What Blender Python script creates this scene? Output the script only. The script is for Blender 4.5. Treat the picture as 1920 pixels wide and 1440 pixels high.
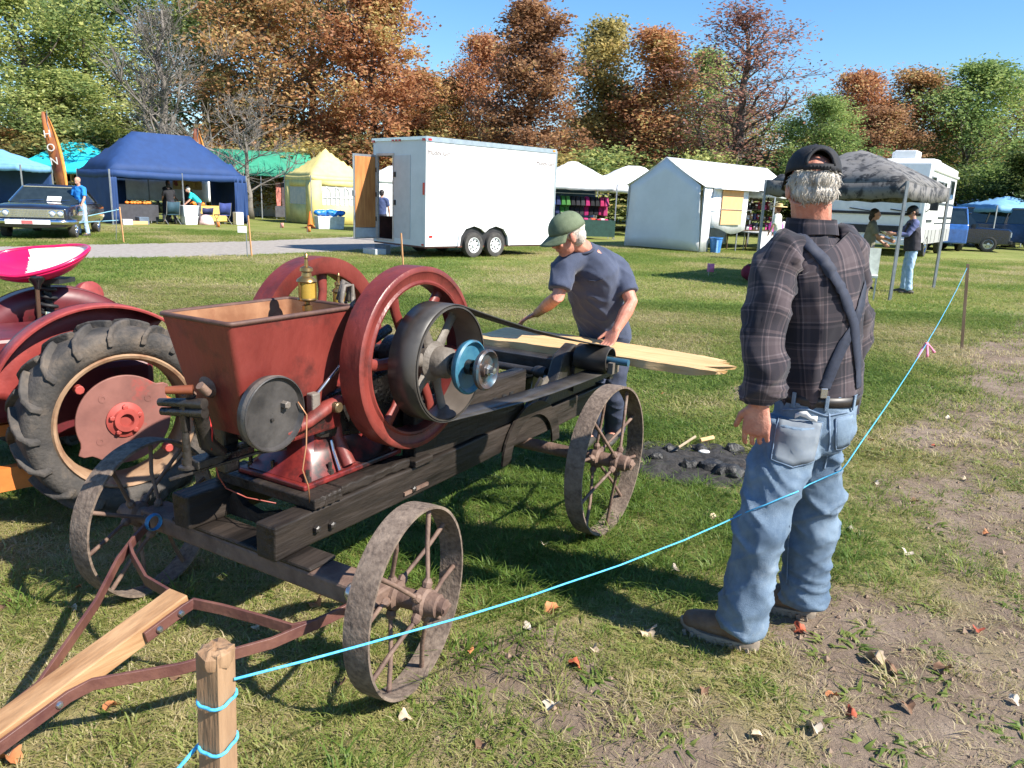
import bpy, bmesh, math, random
import numpy as np
from mathutils import Vector, Matrix
random.seed(7); RNG = np.random.default_rng(7)
R = math.radians
sc = bpy.context.scene
for o in list(bpy.data.objects): bpy.data.objects.remove(o)
col = sc.collection

# ------------------------------------------------------------------ camera
PITCH, ROLL, CAMH, FPX = R(13.5), R(2.2), 1.62, 1450.0
_F = np.array([0, math.cos(PITCH), -math.sin(PITCH)]); _U0 = np.array([0, math.sin(PITCH), math.cos(PITCH)]); _X0 = np.array([1., 0, 0])
_X = _X0*math.cos(ROLL)+_U0*math.sin(ROLL); _U = _U0*math.cos(ROLL)-_X0*math.sin(ROLL); _C = np.array([0, 0, CAMH])
cam = bpy.data.cameras.new('camera'); camo = bpy.data.objects.new('camera', cam); col.objects.link(camo)
cam.sensor_width = 36; cam.lens = FPX/1920*36; cam.clip_start = .05; cam.clip_end = 2000
m = Matrix.Identity(4)
for i in range(3):
    m[i][0] = _X[i]; m[i][1] = _U[i]; m[i][2] = -_F[i]; m[i][3] = _C[i]
camo.matrix_world = m
sc.camera = camo
# ------------------------------------------------------------------ sky and sun
SUN_EL, SUN_H = R(42), Vector((.885, -.465, 0)).normalized()
world = bpy.data.worlds.new('World'); sc.world = world; world.use_nodes = True
wn = world.node_tree; sky = wn.nodes.new('ShaderNodeTexSky'); sky.sky_type = 'NISHITA'; sky.sun_disc = False
sky.sun_elevation = SUN_EL; sky.sun_rotation = math.atan2(SUN_H.x, SUN_H.y)
sky.air_density = 1.15; sky.dust_density = .05; sky.ozone_density = 7.0; sky.altitude = 0
bg = wn.nodes['Background']; bg.inputs['Strength'].default_value = .10
hs_ = wn.nodes.new('ShaderNodeHueSaturation'); hs_.inputs['Saturation'].default_value = 1.12; wn.links.new(sky.outputs[0], hs_.inputs['Color']); wn.links.new(hs_.outputs[0], bg.inputs[0])
sd = bpy.data.lights.new('sun', 'SUN'); so = bpy.data.objects.new('sun', sd); col.objects.link(so)
sd.energy = 5.0; sd.angle = R(.53); sd.color = (1, .935, .83)
sdir = SUN_H*math.cos(SUN_EL)+Vector((0, 0, math.sin(SUN_EL)))
so.rotation_euler = sdir.to_track_quat('Z', 'Y').to_euler(); so.location = sdir*60
sc.view_settings.view_transform = 'Standard'; sc.view_settings.look = 'None'; sc.view_settings.exposure = 1.02; sc.view_settings.gamma = 1
sc.view_settings.use_curve_mapping = False
try: sc.cycles.use_denoising = True
except Exception: pass
sc.cycles.max_bounces = 8; sc.cycles.transparent_max_bounces = 12; sc.cycles.caustics_reflective = False; sc.cycles.caustics_refractive = False

# ------------------------------------------------------------------ helpers
def ray(x, y): return _F+_X*((x-960)/FPX)+_U*((720-y)/FPX)
def P(x, y, Y):                      # a point of the place, from where the photograph shows it and its distance
    d = ray(x, y); return Vector(_C+d*(Y/d[1]))
def G(x, y, z=0.0):
    d = ray(x, y); return Vector(_C+d*((z-CAMH)/d[2]))
def V3(*a): return Vector(a)

MATS = {}
def mat(name, c, rough=.6, metal=0.0, c2=None, var=.18, scale=6.0, bump=0.0, bscale=40.0, spec=.5, fac=(.35, .65), detail=4, coat=0, stretch=None, sheen=0, c3=None, s3=3, f3=(.55, .7), trans=0, alpha=1, rvar=.0, rotz=None):
    if name in MATS: return MATS[name]
    mt = bpy.data.materials.new(name); mt.use_nodes = True; nt = mt.node_tree; N = nt.nodes; K = nt.links
    b = N['Principled BSDF']; b.inputs['Roughness'].default_value = rough; b.inputs['Metallic'].default_value = metal
    b.inputs['Specular IOR Level'].default_value = spec; b.inputs['Coat Weight'].default_value = coat; b.inputs['Coat Roughness'].default_value = .1
    b.inputs['Sheen Weight'].default_value = sheen; b.inputs['Transmission Weight'].default_value = trans; b.inputs['Alpha'].default_value = alpha
    tc = N.new('ShaderNodeTexCoord'); src = tc.outputs['Object']
    if stretch:
        if rotz is not None:
            mr_ = N.new('ShaderNodeMapping'); mr_.inputs['Rotation'].default_value = (0, 0, rotz); K.new(src, mr_.inputs[0]); src = mr_.outputs[0]
        mp = N.new('ShaderNodeMapping'); mp.inputs['Scale'].default_value = stretch; K.new(src, mp.inputs[0]); src = mp.outputs[0]
    nz = N.new('ShaderNodeTexNoise'); nz.inputs['Scale'].default_value = scale; nz.inputs['Detail'].default_value = detail; nz.inputs['Roughness'].default_value = .62; K.new(src, nz.inputs['Vector'])
    rp = N.new('ShaderNodeValToRGB'); K.new(nz.outputs[0], rp.inputs[0])
    if c2 is None: lo = [x*(1-var) for x in c]; hi = [min(1, x*(1+var)) for x in c]
    else: lo, hi = c, c2
    e = rp.color_ramp.elements; e[0].position, e[1].position = fac; e[0].color = (*lo, 1); e[1].color = (*hi, 1)
    out = rp.outputs[0]
    if c3 is not None:
        n3 = N.new('ShaderNodeTexNoise'); n3.inputs['Scale'].default_value = s3; n3.inputs['Detail'].default_value = 6; n3.inputs['Roughness'].default_value = .7; K.new(tc.outputs['Object'], n3.inputs['Vector'])
        r3 = N.new('ShaderNodeMapRange'); r3.inputs[1].default_value, r3.inputs[2].default_value = f3; K.new(n3.outputs[0], r3.inputs[0])
        mx = N.new('ShaderNodeMix'); mx.data_type = 'RGBA'; K.new(r3.outputs[0], mx.inputs[0]); K.new(out, mx.inputs[6]); mx.inputs[7].default_value = (*c3, 1); out = mx.outputs[2]
    K.new(out, b.inputs['Base Color'])
    if rvar:
        r4 = N.new('ShaderNodeMapRange'); r4.inputs[1].default_value = .3; r4.inputs[2].default_value = .7; r4.inputs[3].default_value = max(.05, rough-rvar); r4.inputs[4].default_value = min(1, rough+rvar); K.new(nz.outputs[0], r4.inputs[0]); K.new(r4.outputs[0], b.inputs['Roughness'])
    if bump:
        n2 = N.new('ShaderNodeTexNoise'); n2.inputs['Scale'].default_value = bscale; n2.inputs['Detail'].default_value = 5; K.new(src, n2.inputs['Vector'])
        bp = N.new('ShaderNodeBump'); bp.inputs['Strength'].default_value = min(1, bump); bp.inputs['Distance'].default_value = .01; K.new(n2.outputs[0], bp.inputs['Height']); K.new(bp.outputs[0], b.inputs['Normal'])
    MATS[name] = mt; return mt

ORG = {}
class MB:
    """collects one piece's faces; F maps local to place coordinates"""
    def __init__(s, F=None): s.v = []; s.f = []; s.uv = None; s.F = F
    def add(s, pts, faces):
        o = len(s.v)
        s.v += [Vector(s.F(*p)) if s.F else Vector(p) for p in pts]; s.f += [tuple(i+o for i in q) for q in faces]; return s
    def box(s, lo, hi, T=None):
        x0, y0, z0 = lo; x1, y1, z1 = hi
        p = [(x0, y0, z0), (x1, y0, z0), (x1, y1, z0), (x0, y1, z0), (x0, y0, z1), (x1, y0, z1), (x1, y1, z1), (x0, y1, z1)]
        if T: p = [T @ Vector(q) for q in p]
        return s.add(p, [(0, 3, 2, 1), (4, 5, 6, 7), (0, 1, 5, 4), (1, 2, 6, 5), (2, 3, 7, 6), (3, 0, 4, 7)])
    def hexa(s, bot, top):           # eight corners: bottom four, top four, same order
        return s.add(list(bot)+list(top), [(0, 3, 2, 1), (4, 5, 6, 7), (0, 1, 5, 4), (1, 2, 6, 5), (2, 3, 7, 6), (3, 0, 4, 7)])
    def beam(s, a, b, w, h, up=(0, 0, 1)):
        a = Vector(a); b = Vector(b); d = (b-a).normalized(); u = Vector(up); x = d.cross(u)
        if x.length < 1e-4: x = d.cross(Vector((1, 0, 0)))
        x.normalize(); y = x.cross(d); x *= w/2; y *= h/2
        return s.add([a-x-y, a+x-y, a+x+y, a-x+y, b-x-y, b+x-y, b+x+y, b-x+y], [(0, 1, 2, 3), (7, 6, 5, 4), (0, 4, 5, 1), (1, 5, 6, 2), (2, 6, 7, 3), (3, 7, 4, 0)])
    def rings(s, rings, cap=True, closed=False):
        n = len(rings[0]); pts = [p for r in rings for p in r]; f = []; m_ = len(rings)
        for i in range(m_ if closed else m_-1):
            j = (i+1) % m_
            for k in range(n):
                l = (k+1) % n; f.append((i*n+k, i*n+l, j*n+l, j*n+k))
        if cap and not closed: f.append(tuple(range(n-1, -1, -1))); f.append(tuple((m_-1)*n+k for k in range(n)))
        return s.add(pts, f)
    def tube(s, pts, r, n=8, cap=True, closed=False, flat=1.0, ref=None, round_=False):
        pts = [Vector(p) for p in pts]; N_ = len(pts)
        rr = [r]*N_ if not hasattr(r, '__len__') else list(r)
        rr = [q if hasattr(q, '__len__') else (q, q*flat) for q in rr]
        if round_ and not closed:
            d0 = (pts[0]-pts[1]).normalized(); d1 = (pts[-1]-pts[-2]).normalized(); a, b = rr[0], rr[-1]
            m0 = min(a); m1 = min(b)
            pts = [pts[0]+d0*m0*.97, pts[0]+d0*m0*.7]+pts+[pts[-1]+d1*m1*.7, pts[-1]+d1*m1*.97]
            rr = [(a[0]*.25, a[1]*.25), (a[0]*.72, a[1]*.72)]+rr+[(b[0]*.72, b[1]*.72), (b[0]*.25, b[1]*.25)]; N_ = len(pts)
        t = []
        for i in range(N_):
            a = pts[(i-1) % N_] if (closed or i > 0) else pts[i]; b = pts[(i+1) % N_] if (closed or i < N_-1) else pts[i]
            t.append((b-a).normalized())
        u = Vector(ref) if ref is not None else (Vector((0, 0, 1)) if abs(t[0].z) < .9 else Vector((1, 0, 0)))
        rings = []
        for i in range(N_):
            if ref is not None: u = Vector(ref)
            x = u-t[i]*u.dot(t[i])
            if x.length < 1e-5: x = t[i].orthogonal()
            x.normalize(); y = t[i].cross(x); u = x
            rings.append([pts[i]+x*(math.cos(2*math.pi*k/n)*rr[i][0])+y*(math.sin(2*math.pi*k/n)*rr[i][1]) for k in range(n)])
        return s.rings(rings, cap, closed)
    def lathe(s, prof, o, ax, n=32, cap=True, closed=False, arc=None, start=0):
        o = Vector(o); ax = Vector(ax).normalized(); x = Vector((0, 0, 1)) if abs(ax.z) < .9 else Vector((1, 0, 0))
        x = (x-ax*x.dot(ax)).normalized(); y = ax.cross(x); full = arc is None; arc = arc or 2*math.pi; K = n if full else n+1
        rings = [[o+ax*h+(x*math.cos(start+arc*k/n)+y*math.sin(start+arc*k/n))*r for r, h in prof] for k in range(K)]
        if full:
            m_ = len(prof); pts = [p for r in rings for p in r]; f = []
            for i in range(K):
                j = (i+1) % K
                for k in range(m_ if closed else m_-1):
                    l = (k+1) % m_; f.append((i*m_+k, j*m_+k, j*m_+l, i*m_+l))
            if cap and not closed: f.append(tuple(i*m_ for i in range(K-1, -1, -1))); f.append(tuple(i*m_+m_-1 for i in range(K)))
            return s.add(pts, f)
        return s.rings(rings, cap)
    def prism(s, poly, o, ux, uy, d):
        o = Vector(o); ux = Vector(ux); uy = Vector(uy); d = Vector(d); n = len(poly)
        a = [o+ux*p[0]+uy*p[1] for p in poly]; b = [q+d for q in a]
        return s.add(a+b, [tuple(range(n-1, -1, -1)), tuple(range(n, 2*n))]+[(i, (i+1) % n, n+(i+1) % n, n+i) for i in range(n)])
    def grid(s, pts, closed=False):  # rows of points
        m_ = len(pts); n = len(pts[0]); f = []
        for i in range(m_-1):
            for k in range(n if closed else n-1):
                l = (k+1) % n; f.append((i*n+k, i*n+l, (i+1)*n+l, (i+1)*n+k))
        return s.add([p for r in pts for p in r], f)
    def ball(s, c, r, n=12, m_=8):
        c = Vector(c); r = r if hasattr(r, '__len__') else (r, r, r)
        rings = [[c+Vector((r[0]*math.sin(a)*math.cos(2*math.pi*k/n), r[1]*math.sin(a)*math.sin(2*math.pi*k/n), r[2]*math.cos(a))) for k in range(n)] for a in [math.pi*(i+.25)/(m_-.5) for i in range(m_)]]
        return s.rings(rings)
    def mesh(s, name, org):
        me = bpy.data.meshes.new(name); me.from_pydata([tuple(p-org) for p in s.v], [], s.f); return me
    def build(s, name, mt, parent=None, smooth=None, bevel=0, solid=0, sub=0, org=None, recalc=True):
        if parent is not None: org = ORG[parent.name]
        elif org is None:
            xs = [p.x for p in s.v]; ys = [p.y for p in s.v]; zs = [p.z for p in s.v]; org = Vector(((min(xs)+max(xs))/2, (min(ys)+max(ys))/2, min(zs)))
        me = s.mesh(name, org)
        if recalc:
            bm = bmesh.new(); bm.from_mesh(me); bmesh.ops.recalc_face_normals(bm, faces=bm.faces); bm.to_mesh(me); bm.free()
        return put(name, me, mt, parent, org, smooth, bevel, solid, sub)
def put(name, me, mt, parent=None, org=Vector((0, 0, 0)), smooth=None, bevel=0, solid=0, sub=0):
    o = bpy.data.objects.new(name, me); col.objects.link(o)
    for q in (mt if isinstance(mt, (list, tuple)) else [mt]): me.materials.append(q)
    if parent is not None: o.parent = parent
    else: o.location = org
    ORG[o.name] = Vector(org)
    if smooth is not None:
        me.shade_smooth()
        if smooth < 180: me.set_sharp_from_angle(angle=R(smooth))
    if solid: md = o.modifiers.new('thickness', 'SOLIDIFY'); md.thickness = solid; md.offset = 0
    if bevel:
        md = o.modifiers.new('bevel', 'BEVEL'); md.width = bevel; md.segments = 2; md.limit_method = 'ANGLE'; md.angle_limit = R(40); md.harden_normals = False
    if sub: md = o.modifiers.new('sub', 'SUBSURF'); md.levels = sub; md.render_levels = sub
    return o
def thing(name, label, cat, loc, group=None):
    o = bpy.data.objects.new(name, None); col.objects.link(o); o.location = loc; ORG[o.name] = Vector(loc); o.empty_display_size = .2
    return tag(o, label, cat, group)
def tag(o, label=None, cat=None, group=None, kind=None):
    if label: o['label'] = label
    if cat: o['category'] = cat
    if group: o['group'] = group
    if kind: o['kind'] = kind
    return o
def copy_tree(o, parent=None, loc=None, rz=None, scale=None):
    c = o.copy(); col.objects.link(c); c.parent = parent
    if loc is not None: c.location = loc
    if rz is not None: c.rotation_euler[2] = rz
    if scale is not None: c.scale = scale
    for ch in list(o.children): copy_tree(ch, c)
    return c
def frame(o, ax, ay=None):
    o = Vector(o); ax = Vector((ax[0], ax[1], 0)).normalized(); ay = Vector((-ax.y, ax.x, 0)) if ay is None else Vector(ay)
    return lambda u, v, z: o+ax*u+ay*v+Vector((0, 0, z))
def hashn(i, j, k, seed):
    n = (i*374761393+j*668265263+k*2147483647+seed*974634777) & 0xffffffff
    n = ((n ^ (n >> 13))*1274126177) & 0xffffffff
    return ((n ^ (n >> 16)) & 0xffff)/32767.5-1
def vnoise(p, seed=0):
    p = np.asarray(p, float); i = np.floor(p).astype(np.int64); f = p-i; f = f*f*(3-2*f); out = 0
    for dx in (0, 1):
        for dy in (0, 1):
            for dz in (0, 1):
                w = (f[:, 0] if dx else 1-f[:, 0])*(f[:, 1] if dy else 1-f[:, 1])*(f[:, 2] if dz else 1-f[:, 2])
                out = out+w*hashn(i[:, 0]+dx, i[:, 1]+dy, i[:, 2]+dz, seed)
    return out
def fbm(p, seed=0, oc=3):
    p = np.asarray(p, float); o = 0; a = 1; t = 0
    for k in range(oc): o = o+a*vnoise(p*2**k, seed+k); t += a; a *= .5
    return o/t
def n2(x, y, s, seed=0, oc=3):
    x = np.asarray(x, float).ravel(); y = np.asarray(y, float).ravel(); return fbm(np.stack([x*s, y*s, np.zeros_like(x)], 1), seed, oc)
def remesh(mb, voxel, smooth=6, disp=None):
    """one continuous skin over overlapping volumes"""
    me = bpy.data.meshes.new('t'); me.from_pydata([tuple(p) for p in mb.v], [], mb.f)
    bm = bmesh.new(); bm.from_mesh(me); bmesh.ops.recalc_face_normals(bm, faces=bm.faces); bm.to_mesh(me); bm.free()
    o = bpy.data.objects.new('t', me); col.objects.link(o)
    md = o.modifiers.new('r', 'REMESH'); md.mode = 'VOXEL'; md.voxel_size = voxel; md.adaptivity = 0
    if smooth: ms = o.modifiers.new('s', 'SMOOTH'); ms.iterations = smooth; ms.factor = .5
    dg = bpy.context.evaluated_depsgraph_get(); r = bpy.data.meshes.new_from_object(o.evaluated_get(dg))
    bpy.data.objects.remove(o); bpy.data.meshes.remove(me)
    if disp:
        n = len(r.vertices); co = np.empty(n*3); r.vertices.foreach_get('co', co); co = co.reshape(-1, 3)
        no = np.empty(n*3); r.vertices.foreach_get('normal', no); no = no.reshape(-1, 3)
        co = co+no*disp(co, no)[:, None]; r.vertices.foreach_set('co', co.ravel()); r.update()
    return r
def put_mesh(name, me, mt, parent, smooth=180):
    org = ORG[parent.name]; me.transform(Matrix.Translation(-org)); return put(name, me, mt, parent, org, smooth)
# ================================================================== ground, road, grass
def trail(x, y):                     # worn bare ground: 0 grass .. 1 bare
    x = np.asarray(x, float).ravel(); y = np.asarray(y, float).ravel()
    cx = np.interp(y, [0, 1.5, 2.2, 3, 4, 6, 9, 14, 20, 40], [1.2, 1.75, 2.05, 2.45, 2.95, 4.2, 6.3, 10.2, 16, 45])
    hw = np.interp(y, [0, 1.5, 3, 6, 14, 40], [1.5, 1.4, 1.1, 1.05, 1.3, 2])
    t = np.clip(1.45-np.abs(x-cx)/hw, 0, 1.0)*np.interp(y, [0, 8, 16, 30], [1, .95, .7, .3])
    fg = .80*np.exp(-((x-.45)/1.0)**2-((y-1.7)/.62)**2)+.5*np.exp(-((x-.2)/.55)**2-((y-2.55)/.35)**2)
    pt = .85*np.exp(-((x-1.45)/.5)**2-((y-2.75)/.5)**2)
    b1 = .9*np.exp(-((x-2.55-(y-7.3)*.7)/.3)**2-((y-7.2)/.9)**2)
    b2 = .85*np.exp(-((x-1.15)/.55)**2-((y-4.6)/.42)**2)
    lf = .38*np.exp(-((x+.9)/.9)**2-((y-1.6)/.5)**2)
    s = np.maximum.reduce([t*.86, fg, pt, b1, b2, lf])
    n = n2(x, y, 1.6, 3, 4)
    return np.clip(s+(n*.5+.22*n2(x, y, 6, 5, 2))*np.clip(s*2.2+.12, 0, 1), 0, 1)
def gz(x, y):
    x = np.asarray(x, float).ravel(); y = np.asarray(y, float).ravel(); w = np.clip((15-y)/5, 0, 1)
    tr = trail(x, y)
    return w*(n2(x, y, .7, 11, 2)*.012+n2(x, y, 5, 12, 3)*.009*tr+n2(x, y, 16, 13, 2)*.005*tr)-.004
def axis_pts(lo, hi, step, far, gr=1.22):
    a = list(np.arange(lo, hi+1e-6, step)); s = step; x = hi; r = []
    while x < far: s *= gr; x += s; r.append(x)
    s = step; x = lo; l = []
    while x > -far: s *= gr; x -= s; l.append(x)
    return np.array(l[::-1]+a+r)
gx = axis_pts(-4.5, 6.0, .045, 420); gy = axis_pts(.9, 9.0, .045, 420)
GX, GY = np.meshgrid(gx, gy); fx, fy = GX.ravel(), GY.ravel()
GZ = gz(fx, fy); nx_, ny_ = len(gx), len(gy)
me = bpy.data.meshes.new('ground'); idx = np.arange(nx_*ny_).reshape(ny_, nx_)
quads = np.stack([idx[:-1, :-1], idx[:-1, 1:], idx[1:, 1:], idx[1:, :-1]], -1).reshape(-1, 4)
me.vertices.add(nx_*ny_); me.vertices.foreach_set('co', np.stack([fx, fy, GZ], 1).ravel())
me.loops.add(quads.size); me.loops.foreach_set('vertex_index', quads.ravel()); me.polygons.add(len(quads))
me.polygons.foreach_set('loop_start', np.arange(0, quads.size, 4)); me.update(calc_edges=True)
at = me.attributes.new('bare', 'FLOAT', 'POINT'); at.data.foreach_set('value', trail(fx, fy))
me.shade_smooth()
gm = bpy.data.materials.new('ground_soil_and_turf'); gm.use_nodes = True; nt = gm.node_tree; N = nt.nodes; K = nt.links; b = N['Principled BSDF']; b.inputs['Roughness'].default_value = .95; b.inputs['Specular IOR Level'].default_value = .15
def nnode(kind, **kw):
    n = N.new(kind)
    for k, v in kw.items(): n.inputs[k].default_value = v
    return n
def ramp(src, stops):
    r = N.new('ShaderNodeValToRGB'); K.new(src, r.inputs[0]); e = r.color_ramp.elements
    while len(e) < len(stops): e.new(.5)
    for q, (p, c) in zip(e, stops): q.position = p; q.color = (*c, 1)
    return r.outputs[0]
def mixc(f, a, b_):
    mx = N.new('ShaderNodeMix'); mx.data_type = 'RGBA'
    for s, i in ((f, 0), (a, 6), (b_, 7)):
        if hasattr(s, 'links') or hasattr(s, 'is_linked'): K.new(s, mx.inputs[i])
        else: mx.inputs[i].default_value = s if i == 0 else (*s, 1)
    return mx.outputs[2]
tc = N.new('ShaderNodeTexCoord'); ob = tc.outputs['Object']
def noise(scale, detail=5, rough=.6):
    n = nnode('ShaderNodeTexNoise', Scale=scale, Detail=detail, Roughness=rough); K.new(ob, n.inputs['Vector']); return n.outputs[0]
soil = ramp(noise(2.2, 8, .7), [(.3, (.13, .092, .068)), (.5, (.235, .175, .13)), (.72, (.35, .275, .21))])
soil = mixc(ramp(noise(60, 4), [(.52, (0, 0, 0)), (.7, (.35, .35, .35))]), soil, (.10, .07, .05))
thatch = ramp(noise(9, 8, .7), [(.28, (.20, .16, .075)), (.45, (.34, .275, .14)), (.6, (.25, .235, .085)), (.75, (.40, .33, .18))])
lawn = ramp(noise(.55, 8, .68), [(.33, (.16, .20, .045)), (.5, (.24, .255, .075)), (.66, (.32, .285, .115))])
lawn = mixc(ramp(noise(30, 6, .75), [(.35, (0, 0, 0)), (.7, (.6, .6, .6))]), lawn, (.09, .13, .026))
sep = N.new('ShaderNodeSeparateXYZ'); K.new(ob, sep.inputs[0])
mr = N.new('ShaderNodeMapRange'); mr.inputs[1].default_value = 3; mr.inputs[2].default_value = 9; K.new(sep.outputs[1], mr.inputs[0])
turf = mixc(mr.outputs[0], thatch, lawn)
ba = N.new('ShaderNodeAttribute'); ba.attribute_name = 'bare'
K.new(mixc(ramp(ba.outputs['Fac'], [(.25, (0, 0, 0)), (.62, (1, 1, 1))]), turf, soil), b.inputs['Base Color'])
bp = nnode('ShaderNodeBump', Strength=.9, Distance=.02); K.new(noise(45, 8, .75), bp.inputs['Height']); K.new(bp.outputs[0], b.inputs['Normal'])
me.materials.append(gm); go = bpy.data.objects.new('ground', me); col.objects.link(go); tag(go, 'mown grass field with worn bare earth along the rope line', kind='structure')

M_gravel = mat('gravel', (.25, .222, .195), .95, c2=(.36, .325, .29), scale=7, detail=10, bump=.8, bscale=26)
rd = MB()
edge_n = [G(-300, 505), G(0, 489), G(170, 484), G(330, 482), G(480, 478), G(620, 472), G(700, 467), G(760, 462)]; edge_f = [G(-300, 468), G(0, 463), G(170, 459), G(330, 456), G(480, 452), G(620, 446), G(700, 442), G(760, 439)]
rows = []
for k in range(60):
    t = k/59*7; i = min(6, int(t)); w = t-i
    a = edge_n[i].lerp(edge_n[i+1], w); c = edge_f[i].lerp(edge_f[i+1], w)
    a = a+Vector((0, .25*math.sin(k*1.9)+.12*math.sin(k*4.7), 0)); c = c+Vector((0, .25*math.sin(k*2.3), 0))
    rows.append([Vector((q.x, q.y, .004)) for q in (a, a.lerp(c, .33), a.lerp(c, .66), c)])
tag(rd.grid(rows).build('gravel_road', M_gravel), 'pale gravel track between the lawn and the tents', kind='structure')

# ---- grass tufts, scattered as one uncountable cover
def grass_mat(name, stops, trans=.5):
    mt = bpy.data.materials.new(name); mt.use_nodes = True; nt_ = mt.node_tree; n_ = nt_.nodes; k_ = nt_.links
    out = n_['Material Output']; n_.remove(n_['Principled BSDF'])
    a = n_.new('ShaderNodeAttribute'); a.attribute_type = 'INSTANCER'; a.attribute_name = 'tint'
    a2 = n_.new('ShaderNodeAttribute'); a2.attribute_name = 'blade'
    ad = n_.new('ShaderNodeMath'); ad.operation = 'MULTIPLY_ADD'; k_.new(a2.outputs['Fac'], ad.inputs[0]); ad.inputs[1].default_value = .38; k_.new(a.outputs['Fac'], ad.inputs[2])
    r = n_.new('ShaderNodeValToRGB'); k_.new(ad.outputs[0], r.inputs[0]); e = r.color_ramp.elements
    while len(e) < len(stops): e.new(.5)
    for q, (p, c) in zip(e, stops): q.position = p; q.color = (*c, 1)
    d = n_.new('ShaderNodeBsdfPrincipled'); d.inputs['Roughness'].default_value = .5; d.inputs['Specular IOR Level'].default_value = .35; t = n_.new('ShaderNodeBsdfTranslucent'); mx = n_.new('ShaderNodeMixShader'); mx.inputs[0].default_value = trans
    k_.new(r.outputs[0], d.inputs['Base Color']); k_.new(r.outputs[0], t.inputs[0]); k_.new(d.outputs[0], mx.inputs[1]); k_.new(t.outputs[0], mx.inputs[2]); k_.new(mx.outputs[0], out.inputs[0])
    return mt
M_grass = grass_mat('grass_blades', [(0, (.085, .165, .025)), (.3, (.17, .255, .048)), (.58, (.285, .32, .085)), (.82, (.42, .375, .16)), (1, (.56, .47, .29))])
def tuft(seed, nb, rad, h, w, seg, lean):
    rg = random.Random(seed); v = []; f = []; bl = []
    for k in range(nb):
        a = rg.uniform(0, 6.283); r = rad*math.sqrt(rg.random()); x, y = r*math.cos(a), r*math.sin(a)
        d = a+rg.uniform(-1.2, 1.2); hh = h*rg.uniform(.45, 1.15); ln = lean*rg.uniform(.15, 1.2)*hh; ww = w*rg.uniform(.6, 1.2); pd = d+math.pi/2+rg.uniform(-.5, .5); c = rg.random()
        o = len(v)
        for s in range(seg+1):
            t = s/seg; q = ww*(1-t**1.6)*.5
            cx, cy, cz = x+math.cos(d)*ln*t*t, y+math.sin(d)*ln*t*t, hh*(t-.28*lean*t*t)
            if s < seg: v += [(cx-math.cos(pd)*q, cy-math.sin(pd)*q, cz), (cx+math.cos(pd)*q, cy+math.sin(pd)*q, cz)]; bl += [c, c]
            else: v.append((cx, cy, cz)); bl.append(c)
        for s in range(seg-1): f.append((o+2*s, o+2*s+1, o+2*s+3, o+2*s+2))
        f.append((o+2*seg-2, o+2*seg-1, o+2*seg))
    me_ = bpy.data.meshes.new('tuft'); me_.from_pydata(v, [], f); a = me_.attributes.new('blade', 'FLOAT', 'POINT'); a.data.foreach_set('value', bl); me_.materials.append(M_grass); me_.shade_smooth()
    return me_
def scatter(name, label, x, y, z, scl, tint, tufts):
    c = bpy.data.collections.new(name+'_tufts')
    for i, t in enumerate(tufts): c.objects.link(bpy.data.objects.new(f'{name}_tuft_{i}', t))
    me_ = bpy.data.meshes.new(name); n = len(x); me_.vertices.add(n); me_.vertices.foreach_set('co', np.stack([x, y, z], 1).ravel())
    for k, v in (('scl', scl), ('tint', tint), ('spin', RNG.uniform(0, 6.283, n))): me_.attributes.new(k, 'FLOAT', 'POINT').data.foreach_set('value', v)
    o = bpy.data.objects.new(name, me_); col.objects.link(o); me_.materials.append(M_grass)
    g = bpy.data.node_groups.new(name, 'GeometryNodeTree'); g.interface.new_socket('Geometry', in_out='INPUT', socket_type='NodeSocketGeometry'); g.interface.new_socket('Geometry', in_out='OUTPUT', socket_type='NodeSocketGeometry')
    gi = g.nodes.new('NodeGroupInput'); gout = g.nodes.new('NodeGroupOutput'); ip = g.nodes.new('GeometryNodeInstanceOnPoints'); ci = g.nodes.new('GeometryNodeCollectionInfo')
    ci.inputs['Collection'].default_value = c; ci.inputs['Separate Children'].default_value = True; ci.inputs['Reset Children'].default_value = True
    def na(k):
        q = g.nodes.new('GeometryNodeInputNamedAttribute'); q.data_type = 'FLOAT'; q.inputs['Name'].default_value = k; return q.outputs['Attribute']
    cx = g.nodes.new('ShaderNodeCombineXYZ'); g.links.new(na('spin'), cx.inputs[2]); cs = g.nodes.new('ShaderNodeCombineXYZ'); s = na('scl')
    for i in range(3): g.links.new(s, cs.inputs[i])
    m2p = g.nodes.new('GeometryNodeMeshToPoints'); g.links.new(gi.outputs[0], m2p.inputs['Mesh']); g.links.new(m2p.outputs[0], ip.inputs['Points']); g.links.new(ci.outputs[0], ip.inputs['Instance']); ip.inputs['Pick Instance'].default_value = True
    e2r = g.nodes.new('FunctionNodeEulerToRotation'); g.links.new(cx.outputs[0], e2r.inputs[0]); g.links.new(e2r.outputs[0], ip.inputs['Rotation']); g.links.new(cs.outputs[0], ip.inputs['Scale']); g.links.new(ip.outputs[0], gout.inputs[0])
    md = o.modifiers.new('scatter', 'NODES'); md.node_group = g
    return tag(o, label, kind='stuff')
def in_road(x, y):
    yn = np.interp(x, [p.x for p in edge_n], [p.y for p in edge_n]); yf = np.interp(x, [p.x for p in edge_f], [p.y for p in edge_f])
    return (y > yn-.1) & (y < yf+.1) & (x < edge_n[-1].x)
def cover(n, ya, yb, mx=1.2):
    y = np.sqrt(RNG.uniform(ya*ya, yb*yb, n)); x = RNG.uniform(-1, 1, n)*(y*.74+mx); return x, y
def lush(x, y): return np.clip(.5+1.1*n2(x, y, .55, 21, 3)+.25*n2(x, y, 2.5, 22, 2), 0, 1)
def pick(n, ya, yb, dens, mx=1.2):
    x, y = cover(n, ya, yb, mx); k = RNG.random(n) < dens(x, y)
    k &= ~in_road(x, y); return x[k], y[k]
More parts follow.
